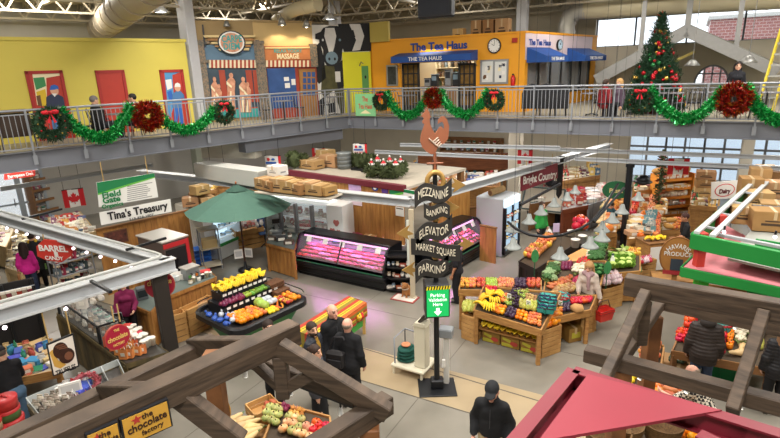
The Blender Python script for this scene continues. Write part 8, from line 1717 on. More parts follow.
for k,q,wh,sz,mx in(('tomato',((674,342),(687,345),(690,332),(678,330)),'red, at the left front of the tomato stand',1.1,26),('tomato',((712,354),(724,356),(727,332),(716,330)),'red, in the heap right of the padded jacket',1.1,34),('tomato',((684,330),(694,330),(698,314),(688,312)),'on the vine at the left back of the tomato stand',1.1,16),('orange_pepper',((726,350),(732,351),(735,330),(729,329)),'in the narrow orange strip of the tomato stand',1.0,14),('punnet_red',((708,330),(730,334),(732,319),(712,316)),'of small tomatoes at the back of the tomato stand',1.0,18),('cauliflower',((733,336),(748,339),(751,322),(737,320)),'at the back of the tomato stand',1.15,8),('cauliflower',((732,345),(746,348),(748,338),(734,336)),'in the front row of the tomato stand',1.1,5),('squash',((731,357),(744,360),(747,347),(734,345)),'pale, at the front of the tomato stand under the cauliflower',1.0,6),('pear',((752,350),(762,352),(764,334),(754,332)),'yellow green, right of the timber rafter on the tomato stand',1.2,18)):pile(ts,k,q,wh,sz,2 if k=='tomato' else 1,mx)
for k,(px,py,l)in enumerate(((714,362,'green plastic crate under the tomato stand, left one'),(732,367,'green plastic crate under the tomato stand, right one'))):
 q=P(px,py+12);s=MB();s.add([(-.2,-.16,0),(.2,-.16,0),(.2,.16,0),(-.2,.16,0),(-.26,-.2,.36),(.26,-.2,.36),(.26,.2,.36),(-.26,.2,.36)],[(3,2,1,0),(0,1,5,4),(1,2,6,5),(2,3,7,6),(3,0,4,7)]);s.box(-.28,-.22,.34,.28,-.19,.38);s.box(-.28,.19,.34,.28,.22,.38);thing(s,'plastic_crate',[mh('crate_green','1f7a4a',.4)],l,'crate',q,-.5)
q=P(676,372);s,m_=cbox(.55,.4,.3);thing(s,'avocado_box',m_,'brown carton of avocados on the floor left of the padded jacket','box',q,-.4);pile(Flat(.31),'avocado',((668,362),(684,365),(686,358),(672,356)),'in the brown carton left of the padded jacket',1.0,1,18)
f=human('man in dark brown padded jacket and jeans, back turned, at the tomato stand',P(697,397),65,1.76,top=('puffer','2e2624',.42),bot=('jeans','3a4c6c'),hair=('short','2a1f1a'),girth=1.2,nod=.5,lean=.12)
f.part('hood',sub_(ell_(f.T((0,-.045,.86)),(.075,.06,.055)),ell_(f.T((0,.0,.90)),(.055,.055,.07))),[f.T((-.1,-.12,.78)),f.T((.1,.05,.95))],.02,.008,cloth('2a2422','2a2422'))
f=human('woman with long light brown hair and black padded jacket at the right edge',P(770,412),70,1.68,top=('puffer','1b1b20',.42),bot=('trousers','18181c'),hair=('long','7a5a40'),female=True)
f=human('balding man in checked shirt bending under the right pergola',P(703,472),110,1.7,top=('tshirt','c8c0b0'),bot=('trousers','2a2a30'),hair=('bald','8a7060'),skin='pink',lean=.6,armL=((.06,.10,-.12),(.02,.26,-.16)),armR=((.04,.05,-.15),(.02,.18,-.2)))
chk=MATS['cloth_c8c0b0'];n=chk.node_tree.nodes;ck=n.new('ShaderNodeTexChecker');ck.inputs['Scale'].default_value=26;ck.inputs['Color1'].default_value=(*hexc('d8d0c0'),1);ck.inputs['Color2'].default_value=(*hexc('2c2a2a'),1);tcn=n.new('ShaderNodeTexCoord');chk.node_tree.links.new(tcn.outputs['Object'],ck.inputs['Vector']);chk.node_tree.links.new(ck.outputs['Color'],n['Principled BSDF'].inputs['Base Color'])
s2=stand('apple_stand','small stand of mixed apples at the right pergola post','stand',((638,366),(660,371),(664,347),(644,343)),(.7,.7,.95,.95));pile(s2,['pink_apple','yellow_apple','peach'],((638,360),(658,364),(660,344),(646,341)),'heaped at the right pergola post',1.25,2,40)
s3=stand('citrus_stand','stand of citrus and pumpkins below the red frame','stand',((612,392),(696,412),(704,388),(630,370)),(.7,.7,.85,.85))
for k,q,wh,sz in(('lemon',((618,384),(632,388),(636,378),(624,374)),'at the left of the citrus stand below the red frame',1.1),('orange',((642,392),(658,396),(661,385),(647,382)),'in the middle of the citrus stand below the red frame',1.2),('lemon',((662,376),(676,379),(678,372),(665,370)),'at the back of the citrus stand below the red frame',1.1),('peach',((672,392),(690,396),(692,386),(676,383)),'right on the citrus stand below the red frame',1.2),('sweet_potato',((656,398),(672,402),(675,391),(660,388)),'orange, on the citrus stand below the red frame',1.4)):pile(s3,k,q,wh,sz,1,18)
s4=stand('fruit_stand','fruit stand seen below the red triangular panel','stand',((610,450),(720,470),(716,424),(620,410)),(.8,.8,.9,.9))
for k,q,wh,sz in(('mandarin',((630,428),(642,430),(644,420),(634,418)),'left, below the red triangular panel',1.2),('green_apple',((640,424),(654,426),(656,417),(644,415)),'green, below the red triangular panel',1.2),('squash',((652,421),(676,424),(678,416),(656,413)),'pale, below the red triangular panel',.9),('orange',((676,440),(702,446),(704,430),(682,426)),'in the heap at the right below the red frame',1.3)):pile(s4,k,q,wh,sz,1,24)
wkb=mh('wicker_basket','7a5a34',.7,noise=.5,scale=40,bump=.5)
for k,(px,py,R)in enumerate(((606,446,.3),(625,440,.22),(661,438,.26))):
 q=P(px,py,.95);s=MB();s.lathe([(0,.0),(R*.8,0),(R,.26),(R*1.06,.28),(R*.98,.28),(R*.76,.03),(0,.03)],n=20)
 for j in range(6):s.lathe([(R*(.8+.2*j/6)+.006,.02+j*.04),(R*(.8+.2*j/6)+.016,.04+j*.04),(R*(.8+.2*j/6)+.012,.055+j*.04)],n=20)
 if k==2:s.tube([(-R,0,.27),(-R*.7,0,.48),(0,0,.56),(R*.7,0,.48),(R,0,.27)],.016,6)
 thing(s,'wicker_basket',[wkb],('large upturned wicker basket under the red panel','smaller wicker basket beside the large one under the red panel','dark wicker basket with a handle among the fruit under the red frame')[k],'basket',q,.3)
ZS=3.0;rc=P(574,370,ZS);rl=P(500,458,ZS);rr_=P(800,440,ZS);rdm=mh('red_steel','7a1e2e',.45,noise=.1,scale=2);rpm=mh('red_panel','8c2838',.5,noise=.08,scale=2)
rt=root('red_steel_frame','red steel kiosk frame in the bottom right corner','frame',(rc.x,rc.y,0));o=Vector(rt.location)
def ibeam(a,b,nm):
 a=a-o;b=b-o;s=MB();d=(b-a).normalized();s.bar(a,b,.13,.02,0);s.bar(a-V3*.2,b-V3*.2,.13,.02,0);s.bar(a-V3*.1,b-V3*.1,.02,.2,0)
 L=(b-a).length
 for k in range(int(L/.45)+1):c=a+d*(.06+k*.45);s.bar(c-V3*.01,c-V3*.19,.02,.12,0,up=d)
 s.build(nm,[rdm],rt)
d1_=(rl-rc).normalized();d2_=(rr_-rc).normalized();ibeam(rc,rl,'steel_beam');ibeam(rc,rr_,'steel_beam')
inn=rc+d1_*.22+d2_*.22;ibeam(inn+d2_*.95+d1_*.15,rr_+d1_*.55,'inner_beam')
tp_=[P(588,374,ZS+.02),P(722,410,ZS+.02),P(538,441,ZS+.02)]
s=MB();vs_=[p-o for p in tp_];s.add([v-V3*.03 for v in vs_]+vs_,[(2,1,0),(3,4,5),(0,1,4,3),(1,2,5,4),(2,0,3,5)]);s.build('triangle_panel',[rpm],rt)
for p in(rc+d1_*.06+d2_*.06,rc+d2_*1.25+d1_*.3):s=MB();s.tube([(p.x-o.x,p.y-o.y,0),(p.x-o.x,p.y-o.y,ZS-.2)],.03,8);s.build('post',[rdm],rt)
# ================================================================== right kiosk, green and pink
kg=mh('kiosk_green','1f8a3c',.45,noise=.1,scale=2);kp=mh('kiosk_pink','d08088',.5,noise=.06);kr=mh('kiosk_red','b83a30',.5)
K0=P(693,234,2.72);K1=P(800,256,2.72);K2=P(752,182,2.72);kd=(K1-K0);kb_=(K2-K0);kb_.z=0
rt=root('green_kiosk','green and pink open roofed kiosk at the right with cartons on top','kiosk',(K0.x,K0.y,0));o=Vector(rt.location)
def kbar(a,b,w,h,m,nm):s=MB();s.bar(Vector(a)-o,Vector(b)-o,w,h,0,c=.006);return s.build(nm,[m],rt)
Z_=lambda p,z:Vector((p.x,p.y,z));kdn=kd.normalized();kbn=kb_.normalized()
kbar(Z_(K0,2.58),Z_(K1,2.58),.1,.3,kg,'fascia_beam');kbar(Z_(K0,2.58),Z_(K2,2.58),.08,.3,kg,'fascia_beam')
for k in(.06,.34):kbar(Z_(K0,2.76)+kdn*k,Z_(K2,2.76)+kdn*k,.1,.06,ch_m,'roof_channel')
for t in np.linspace(.1,.95,5):kbar(Z_(K0,2.74)+kb_*t,Z_(K0,2.74)+kb_*t+kdn*.36,.05,.05,chd_m,'roof_tie')
kbar(Z_(K0,2.66)+kdn*.3+kbn*.5,Z_(K1,2.66)+kbn*.5,.08,.06,chd_m,'roof_channel')
s=MB();q=[Z_(K0,2.3)+kdn*.6+kbn*.3,Z_(K1,2.3)+kbn*.3,Z_(K1,2.3)+kb_,Z_(K2,2.3)+kdn*.6];quad_slab(s,[p-o for p in q],.05);s.build('roof_deck',[mh('kiosk_deck','a8aaa4',.7)],rt)
L0=P(682,267,2.05);L1=P(800,291,2.05);ldn=(L1-L0).normalized()
s=MB();q=[L0,L1,Z_(L1,2.05)+kbn*1.3,Z_(L0,2.05)+kbn*3.6,];quad_slab(s,[p-o for p in q],.05);s.build('pink_ledge',[kp],rt)
kbar(L0-V3*.1,L1-V3*.1,.06,.2,kg,'ledge_edge');kbar(L0-V3*.1,Z_(L0,1.95)+kbn*3.6,.06,.2,kg,'ledge_edge')
for px,py in((697,265),(709,252)):p=P(px,py,2.05);kbar(p,Z_(p,2.5),.14,.14,kr,'red_post')if 0 else None
for p in(L0+ldn*.22+kbn*.25,L0+ldn*.22+kbn*1.8):s=MB();s.box(p.x-o.x-.08,p.y-o.y-.08,2.05,p.x-o.x+.08,p.y-o.y+.08,2.75,0,.01);s.build('red_post',[kr],rt)
p=L0+ldn*.3+kbn*.3;s=MB();s.box(p.x-o.x-.1,p.y-o.y-.1,0,p.x-o.x+.1,p.y-o.y+.1,1.9,0,.01);s.build('green_post',[mh('kiosk_bright_green','3ac83a',.5)],rt)
a=L0+ldn*1.0+kbn*.9;b=L1+kbn*.9;s=MB();s.bar(a-o+V3*-.3,b-o+V3*-.3,.05,1.7);s.build('green_panel',[kg],rt)
for t,w in((.35,.5),):a2=a+(b-a)*.18;s=MB();s.bar(a2-o+V3*.15-kbn*.06,a2-o+ldn*.9+V3*.15-kbn*.06,.03,.12);s.build('vent_panel',[mh('vent_grey','a8aca8',.4)],rt)
i=0
for px,py,w,h,z in((744,222,.6,.4,2.32),(770,229,.8,.45,2.32),(756,206,.6,.4,2.32),(775,214,.7,.3,2.32),(748,199,.5,.6,2.32),(770,197,.7,.45,2.32),(757,192,.5,.7,2.32),(778,188,.6,.5,2.32),(765,182,.5,.5,2.32)):
 q=P(px,py,z);put_box((q.x,q.y,z),-.5+.1*(i%3),w,.5,h,('square front','wide front','middle','flat right','tall left','brown rear','tall rear','right rear','farthest')[i]+' carton on the deck of the green kiosk',None,i%3);i+=1
q=P(772,214,2.62);s=MB();s.box(-.35,-.25,0,.35,.25,.12,0,.02);s.box(-.37,-.27,.1,.37,.27,.13,0,.01);thing(s,'black_tray',[ibk],'black tray on the flat carton of the green kiosk','tray',q,-.5)
for px,py,l in((724,232,'glowing bulb at the front left of the green kiosk roof'),(775,237,'glowing bulb at the front right of the green kiosk roof')):bulb(P(px,py,2.8),l,None)
ks=stand('fruit_stand','fruit stand under the pink ledge of the green kiosk','stand',((690,302),(772,320),(790,300),(706,285)),(.8,.8,1.0,1.0))
for k,x0,x1 in(('tomato',692,708),('peach',712,728),('potato',730,742),('turnip',744,756)):pile(ks,k,((x0,303+(x0-690)*.2),(x1,303+(x1-690)*.2),(x1+6,290+(x1-690)*.2),(x0+6,290+(x0-690)*.2)),'on the stand under the pink ledge of the green kiosk',1.2,1,16)
# ================================================================== oval wooden sign and neighbours
ga=P(655,297);gb=P(686,296);p=P(672,296);rzH=-.35;r=root('oval_sign','oval wooden produce sign with white arched lettering on a plank box','sign',p,rzH)
zc_=HZ(673,255,p);ro=(HZ(673,237,p)-HZ(673,275,p))/2;s=MB();el=[(ro*.78*math.cos(t),ro*math.sin(t))for t in np.linspace(0,2*PI,32,endpoint=False)]
s.prism(el,0,.05,0,M=LXA(0,0,zc_));s.build('oval_board',[mh('oval_wood','b07a40',.5,noise=.2,scale=3)],r)
s=MB();s.tube([(ro*.78*math.cos(t),-.05,zc_+ro*math.sin(t))for t in np.linspace(0,2*PI,33)],.02,6);s.build('rim',[mh('oval_rim','8a5a2c',.5)],r)
s=MB();arc=lambda R:(lambda v:((R+v.y)*math.sin(v.x/R)*.85,(R+v.y)*math.cos(v.x/R)-R,v.z))
s.text("HAVARIS",ro*.36,LXA(0,-.06,zc_+ro*.52),0,.004,.01,w=ro*1.25,bend=arc(ro*.75));s.text('PRODUCE',ro*.3,LXA(0,-.06,zc_+ro*.1),0,.004,.01,w=ro*1.2);s.build('lettering',[white_p],r)
s=MB();s.box(-.14,-.07,zc_-ro*.75,.14,-.05,zc_-.08);s.build('photo_panel',[mh('panel_slate','3a4450',.4)],r);s=MB();s.box(-.3,-.08,zc_-ro*.98,.3,-.05,zc_-ro*.78);s.build('red_ribbon',[mh('ribbon_red','a83238',.5)],r)
s=MB();s.box(-.5,0,0,.5,.55,.45,0,.01);s.box(-.06,.02,.4,.06,.08,zc_);s.build('plank_box',[wood_st],r)
def cabinet(pa,pb,h,dep,m,label,nm='wood_cabinet',pan=None):
 a=P(*pa);b=P(*pb);r=root(nm,label,'cabinet',a,ANG(a,b));L=(b-a).length;s=MB();s.box(0,0,0,L,dep,h,0,.015);s.build('body',[m],r);s=MB();s.box(-.03,-.03,h,L+.03,dep+.03,h+.04,0,.01);s.build('top',[wood_dk],r)
 if pan:s=MB();s.box(L*.1,-.015,h*.1,L*.9,0,h*.9,0,.005);s.build('panel',[pan],r)
 return Matrix.Translation(a)@Matrix.Rotation(ANG(a,b),4,'Z'),L,h+.04
M1,L1_,h1=cabinet((632,262),(647,264),.95,.6,mh('cabinet_oak','9a6430',.5,noise=.15),'oak cabinet behind the green vegetable stand');M2,L2_,h2=cabinet((646,274),(664,272),.9,.6,wood_st,'wooden cabinet with white front left of the oval sign',pan=white_p)
for i in range(5):single(pmesh('banana'),'banana_bunch','banana bunch on the cabinet left of the oval sign','banana bunch',M2@Vector((.1+i*.12,.2,h2)),i,'bananas on the cabinet',1.2)
strew(lambda u,v:M1@Vector((L1_*u,.6*v,h1)),['carton','jar'],['e4e0d8','c8b8a0'],(3,2),'white KIND on the oak cabinet behind the vegetables','white goods on the oak cabinet',(.1,.9),(.2,.8),1.3)
f=human('produce worker in black t-shirt behind the oval wooden sign',P(682,269),170,1.72,top=('tshirt','16161a'),bot=('trousers','1c1c22'),hair=('short','3a1c16'),skin='tan',res=.012,lean=.15,armL=((.03,.05,-.15),(.0,.17,-.2)))
# ================================================================== far market stalls on the right
def far_stall(nm,label,quad,zs,goods_,where,n=16,tm=None):
 sf=stand(nm,label,'stall',quad,zs,mats=tm or[wood_st,mh('cloth_pale','d8cdb8',.8)]);m=len(goods_);a,b,c,d=quad
 for i,k in enumerate(goods_):
  u0,u1=(i+.06)/m,(i+.94)/m;L=lambda p,q,t:(p[0]+(q[0]-p[0])*t,p[1]+(q[1]-p[1])*t)
  if isinstance(k,str):pile(sf,k,(L(a,b,u0),L(a,b,u1),L(d,c,u1),L(d,c,u0)),'on '+where,1.45,1,n)
  else:qq=[sf.at(*p)for p in(L(a,b,u0),L(a,b,u1),L(d,c,u1),L(d,c,u0))];strew(bil(qq),[k[0]],[k[1],k[2]],(3,4),'%s KIND on %s'%(k[3],where),'%s %s on %s'%(k[3],k[0],where),(.05,.95),(.05,.95),1.5)
 return sf
far_stall('market_stall','long stall of squash and yellow fruit before the kid in teal',((598,236),(616,233),(620,202),(607,202)),(.75,.75,1.0,1.0),['squash','mango',('carton','d8a860','c88a44','tan')],'the long stall by the kid in teal')
far_stall('market_stall','stall of potatoes and onions left of the black lamp post',((612,214),(628,212),(632,200),(618,199)),(.75,.75,1.0,1.0),['potato','onion','yellow_apple'],'the stall left of the black lamp post')
far_stall('market_stall','stall of pale boxes and fruit right of the black lamp post',((628,240),(660,238),(660,216),(634,215)),(.8,.8,1.1,1.1),[('carton','e4ddcc','d8b080','pale'),'orange',('gift_bag','7aa8b0','c8d0c8','pale blue'),'peach'],'the stall right of the black lamp post')
far_stall('market_stall','stall of red fruit and bags behind the lamp cluster',((628,218),(662,216),(664,200),(634,198)),(.8,.8,1.1,1.1),['tomato',('packet','e0d0b0','c87a3a','tan'),'apple' if 0 else 'pink_apple',('carton','d0a060','e8e0d0','tan and white')],'the stall behind the lamp cluster')
far_stall('meat_counter','dark red wooden counter with trays of red meat, far right of the drinks fridge',((562,211),(588,206),(586,190),(562,194)),(.95,)*4,[('packet','c03a34','d0645a','red'),('packet','c03a34','c85048','red')],'the dark red wooden counter',tm=[mh('counter_red_brown','7a3e26',.5,noise=.2),mh('counter_steel_top','b0b4b6',.3)])
far_stall('meat_counter','pale glass topped counter right of the dark red one',((588,206),(612,198),(606,186),(584,190)),(.95,)*4,[('carton','d8dce0','c8b8b4','white'),('packet','d89a94','e0d8d4','pink')],'the pale glass topped counter',tm=[mh('counter_grey_blue','8a95a2',.4),mh('counter_steel_top','b0b4b6',.3)])
far_stall('market_stall','counter of dark goods under the maroon sign',((530,205),(560,201),(556,188),(530,191)),(1.0,)*4,[('jar','3a4a44','8aa098','dark green'),('carton','c89a6a','e0d8cc','tan'),('packet','5a3a34','a85a4a','dark red'),('jar','d8d4cc','7a8a90','pale')],'the counter under the maroon sign',tm=[wood_dk,mh('counter_steel_top','b0b4b6',.3)])
far_stall('market_stall','stall of jars and toys behind the pale oak wall',((432,186),(500,188),(500,174),(436,174)),(1.0,)*4,[('jar','c84a3a','3a7a4a','red or green'),('packet','c8a070','e0d4c0','tan'),('carton','4a5a8a','c8c4bc','blue or grey'),('packet','a83a34','e4dcd0','red or white')],'the stall behind the pale oak wall',tm=[wood_st,wood_dk])
far_stall('market_stall','stall of pale goods on the roof side of the umbrella, far left of centre',((208,186),(262,178),(256,170),(206,176)),(1.2,)*4,[('carton','d8d0c0','c8a880','pale'),('carton','b89468','e4e0d8','tan')],'the far stall left of the centre beam')
def shelf_unit(pa,pb,h,label,m,where,kinds,n,levels=5):
 a=P(*pa);b=P(*pb);rz=ANG(a,b);L=(b-a).length;r=root('shelf_unit',label,'shelf',a,rz);M=Matrix.Translation(a)@Matrix.Rotation(rz,4,'Z');s=MB();s.box(0,.5,0,L,.55,h);s.box(0,0,0,.05,.55,h);s.box(L-.05,0,0,L,.55,h);s.build('carcass',[m],r)
 for i in range(levels):
  z=h*i/levels+.12;s=MB();s.box(.04,.0+.05*i,z-.04,L-.04,.52,z);s.box(.04,.03*i,z-.06,L-.04,.03*i+.03,z+.05);s.build('shelf_board',[m],r)
  strew(lambda u,v,z=z:M@Vector((L*u,.12+.35*v,z)),[kinds[i%len(kinds)][0]],kinds[i%len(kinds)][1],(n,2),'KIND on level %s of %s'%(('one','two','three','four','five')[i],where),'goods on level %d of %s'%(i,where),(.06,.94),(.1,.9),1.35)
 return M,L,h
osh=mh('shelf_orange_wood','d98a34',.5,noise=.12);MS,LS,hS=shelf_unit((655,220),(690,217),1.75,'orange shelf unit of bread and white packets below the right flag',osh,'the orange shelf unit',(('small_box',['d8a860','e8e0d0']),('pouch',['e8e4dc','d87a5a']),('pouch',['e4d8c0','c8b090'])),9)
for i in range(4):single(pmesh('bread_loaf'),'bread_loaf','large round loaf on top of the orange shelf unit','bread',MS@Vector((LS*(i+.5)/4,.3,hS)),.3*i,'loaves on the orange shelf unit',2.6)
far_stall('bread_table','sloping table of rolls in front of the orange shelf unit',((650,232),(680,230),(684,219),(656,220)),(.6,.6,.95,.95),['potato','bread_loaf','peach'],'the sloping table before the orange shelf unit')
for i in range(7):
 q=P(699,226);put_box((q.x,q.y,i*.3),-.5+.06*(i%3),.62,.5,.29,('lowest','second','third','fourth','fifth','sixth','topmost')[i]+' fruit carton of the tall stack right of the orange shelves',None,(i*2)%3)
f=human('person with dark hair behind the tall stack of fruit cartons',P(702,219),-110,1.68,top=('sweater','c86a8a'),bot=('trousers','1c1c22'),hair=('short','1c1614'),res=.014)
f=human('child in dark teal top among the lamps and stalls',P(609,243),-150,1.45,top=('sweater','1f4a54'),bot=('trousers','22242c'),hair=('short','3a2416'),res=.013,nod=.4)
f=human('shopper in bright green jacket by the tilted picture',P(540,250),-60,1.66,top=('jacket','2f9a44'),bot=('trousers','26282e'),hair=('short','3a2418'),res=.013)
s=MB();s.sph((0,0,-.2),(.14,.1,.22),0,9,7);s.tube([(-.05,0,-.02),(0,0,.1),(.05,0,-.02)],.01,5);thing(s,'carrier_bag',[white_p],'white carrier bag held by the shopper in green','bag',f.world((-.16,.05,.42)))
f=human('person in black top and teal apron at the counter under the maroon sign',P(550,215),-100,1.72,top=('jacket','17181c'),bot=('skirt','2a6a7a',.15),hair=('short','c8a070'),res=.013)
q=P(540,228);r=root('picture_board','tilted white framed picture board behind the black apple counter','board',q,-.55);s=MB();s.bar((-.75,0,.65),(.75,0,.65),.02,.02);s.add([(-.75,0,.7),(.75,0,.7),(.75,.5,1.45),(-.75,.5,1.45),(-.75,.05,.68),(.75,.05,.68),(.75,.55,1.43),(-.75,.55,1.43)],[(0,1,2,3),(7,6,5,4),(0,4,5,1),(2,6,7,3),(1,5,6,2),(3,7,4,0)]);s.build('board',[mh('board_cream','d8d0c0',.6)],r)
s=MB()
for a,b in(((-.75,0,.7),(.75,0,.7)),((.75,0,.7),(.75,.5,1.45)),((.75,.5,1.45),(-.75,.5,1.45)),((-.75,.5,1.45),(-.75,0,.7))):s.bar(a,b,.06,.05)
s.build('frame',[mh('frame_slate','5a6a6a',.4)],r)
for x in(-.6,.6):s=MB();s.tube([(x,.3,1.1),(x,.4,0)],.025,6);s.build('leg',[blk],r)
s=MB();q2=P(515,200,2.0);
# ================================================================== black posts, curved rail, bell lamps
def bpost(pa,top,w,label):
 g=P(*pa);h=HZ(top[0],top[1],g);s=MB();s.box(-w/2,-w/2,0,w/2,w/2,h,0,.01);s.box(-w/2-.04,-w/2-.04,0,w/2+.04,w/2+.04,.08);s.box(-w/2-.02,-w/2-.02,h-.1,w/2+.02,w/2+.02,h);thing(s,'lamp_post',[post_m],label,'post',g,.4);return g,h
p1,h1=bpost((557,227),(560,156),.15,'black square post behind the lilac card, left of two');p2,h2=bpost((622,252),(628,164),.14,'black square post rising from the lettuces, right of two')
def rod(pts,r_,label,nm='black_rail'):o_=Vector(pts[0]);s=MB();s.tube([Vector(p)-o_ for p in pts],r_,8);return thing(s,nm,[post_m],label,'rail',o_)
ctrl=[(508,222),(516,229),(530,235),(546,237),(562,235),(580,229),(592,221),(604,207),(618,184)]
rod([P(x,y,2.2+.06*max(0,i-5)**1.4)for i,(x,y)in enumerate(ctrl)],.035,'black curved hanging rail over the produce, sagging between the two black posts')
rod([P(520,205,2.5),P(560,184,2.6)],.04,'black diagonal strut left of the left black post');rod([P(594,222,2.3),P(624,188,2.75)],.035,'black diagonal strut left of the right black post')
lampw=mh('lamp_white_enamel','8d9391',.35);hin=mat('lamp_inner',(1,.97,.9),.4,emit=.3)
s=MB();s.lathe([(.03,.26),(.05,.24),(.08,.12),(.17,.03),(.2,0),(.18,0),(.07,.1)],n=18);s.lathe([(0,.02),(.05,.03),(.045,.09),(0,.1)],n=8,m=1);s.tube([(0,0,.25),(0,0,7.2)],.003,4,2);lme=s.mesh('bell_lamp',[lampw,hin,post_m])
for px,py,l in((513,248,'lower bell lamp right of the drinks fridge'),(513,231,'upper bell lamp right of the drinks fridge'),(529,223,'bell lamp left of the green jacket'),(541,214,'bell lamp above the green jacket'),(554,206,'bell lamp against the tilted picture board'),(567,200,'bell lamp beside the left black post'),(575,193,'bell lamp before the dark red counter'),(560,258,'lowest bell lamp, over the romanesco'),(590,247,'bell lamp over the dark broccoli'),(602,240,'bell lamp below the child in teal'),(602,231,'bell lamp on the chest of the child in teal'),(612,222,'bell lamp right of the child in teal'),(622,213,'bell lamp touching the right black post'),(638,200,'bell lamp right of the right black post')):single(lme,'bell_lamp','white enamel '+l,'lamp',P(px,py,1.95),0)
s=MB();r=root('hanging_board','dark green oval hanging board with gold lettering between the posts','sign',P(616,190,2.0),-.3);el=[(.42*math.cos(t),.3*math.sin(t))for t in np.linspace(0,2*PI,20,endpoint=False)];s.prism(el,0,.03,0,M=LX);s.build('board',[mh('oval_green','1f5a38',.5)],r);s=MB();s.text('Pasta',.2,LXA(0,-.04,-.02),0,.003,.02);s.build('lettering',[gold_p],r)
s=MB();s.sph((0,0,0),(.22,.22,.18),0,12,8);s.lathe([(.2,.0),(.3,-.05),(.28,-.08)],n=14);s.tube([(0,0,.15),(0,0,.5)],.01,5);thing(s,'hanging_pan',[post_m],'dark hanging dome lamp at the left of the orange shelves','lamp',P(643,180,2.2))
g=P(655,232);s=MB()
for k in range(26):z=.3+k*.1;needles(s,(0,0,z),(0,0,1),.12,14,.16,.03,(0,0,1))
s.tube([(0,0,0),(0,0,3)],.06,8);thing(s,'decorated_pole',[mh('pole_leaf','5a6a44',.7,noise=.5),mh('pole_bits','a8583a',.6)],'tall pole wrapped in dried leaves behind the oval sign','pole',g)
F5=Face(G0(P(521,178,2.3)),G0(P(557,171,2.3)));r=F5.root('shop_sign','maroon shop sign with white lettering in front of the cream column','sign');g=MB();F5.poly(g,[(521,176.5),(557,163),(557,178),(521,191)],-.03,.03,0);g.build('board',[mh('sign_maroon','7a2c3a',.5)],r);g=MB();gl_text(F5,g,'Bright Country',539,177.5,33,8,0,.02);g.build('lettering',[white_p],r);ropes(F5,((526,175),(552,165)),2.95,r)
F6=Face(G0(P(418,160,2.5)),G0(P(508,161,2.5)));r=F6.root('wood_fascia','brown plank fascia with gold lettering above the far stalls','fascia');g=MB();F6.poly(g,[(418,152),(508,153),(508,169),(418,171)],-.03,.03,0);g.build('planks',[mh('fascia_brown','8a5230',.55,noise=.3,scale=4,stretch=(.5,1,6),col2='6a3c22')],r);g=MB();gl_text(F6,g,'Deli & Co',500,156,14,4,0,.02);g.build('lettering',[mh('letter_gold_dark','c89a3a',.5)],r)
for px,dx in((430,0),(505,0)):s=MB();c=F6.p(px,165);s.box(c[0]-.06,.02,0,c[0]+.06,.14,2.3);s.build('support',[wood_dk],r)
F7=Face(G0(P(711,190,1.6)),G0(P(737,188,1.6)));r=F7.root('oval_print_board','white board with a red oval and dark lettering behind the kiosk','sign');g=MB();F7.poly(g,[(711,182),(738,180),(737,198),(711,199)],0,.03,0);g.build('board',[mh('board_grey_white','cfcac4',.6)],r);g=MB();F7.ell(g,724,190,10,6.5,.03,.034,0);F7.ell(g,724,190,9,5.6,.034,.037,1);g.build('oval',[mh('oval_red','b83a3a',.5),mh('board_grey_white','cfcac4',.6)],r);g=MB();gl_text(F7,g,'Dairy',724,191,11,4.5,0,.03);g.build('lettering',[mh('letter_maroon','5a1c24',.5)],r)
for px in(713,735):s=MB();c=F7.p(px,199);s.box(c[0]-.02,.0,0,c[0]+.02,.03,c[1]+.05);s.build('leg',[rail_m],r)
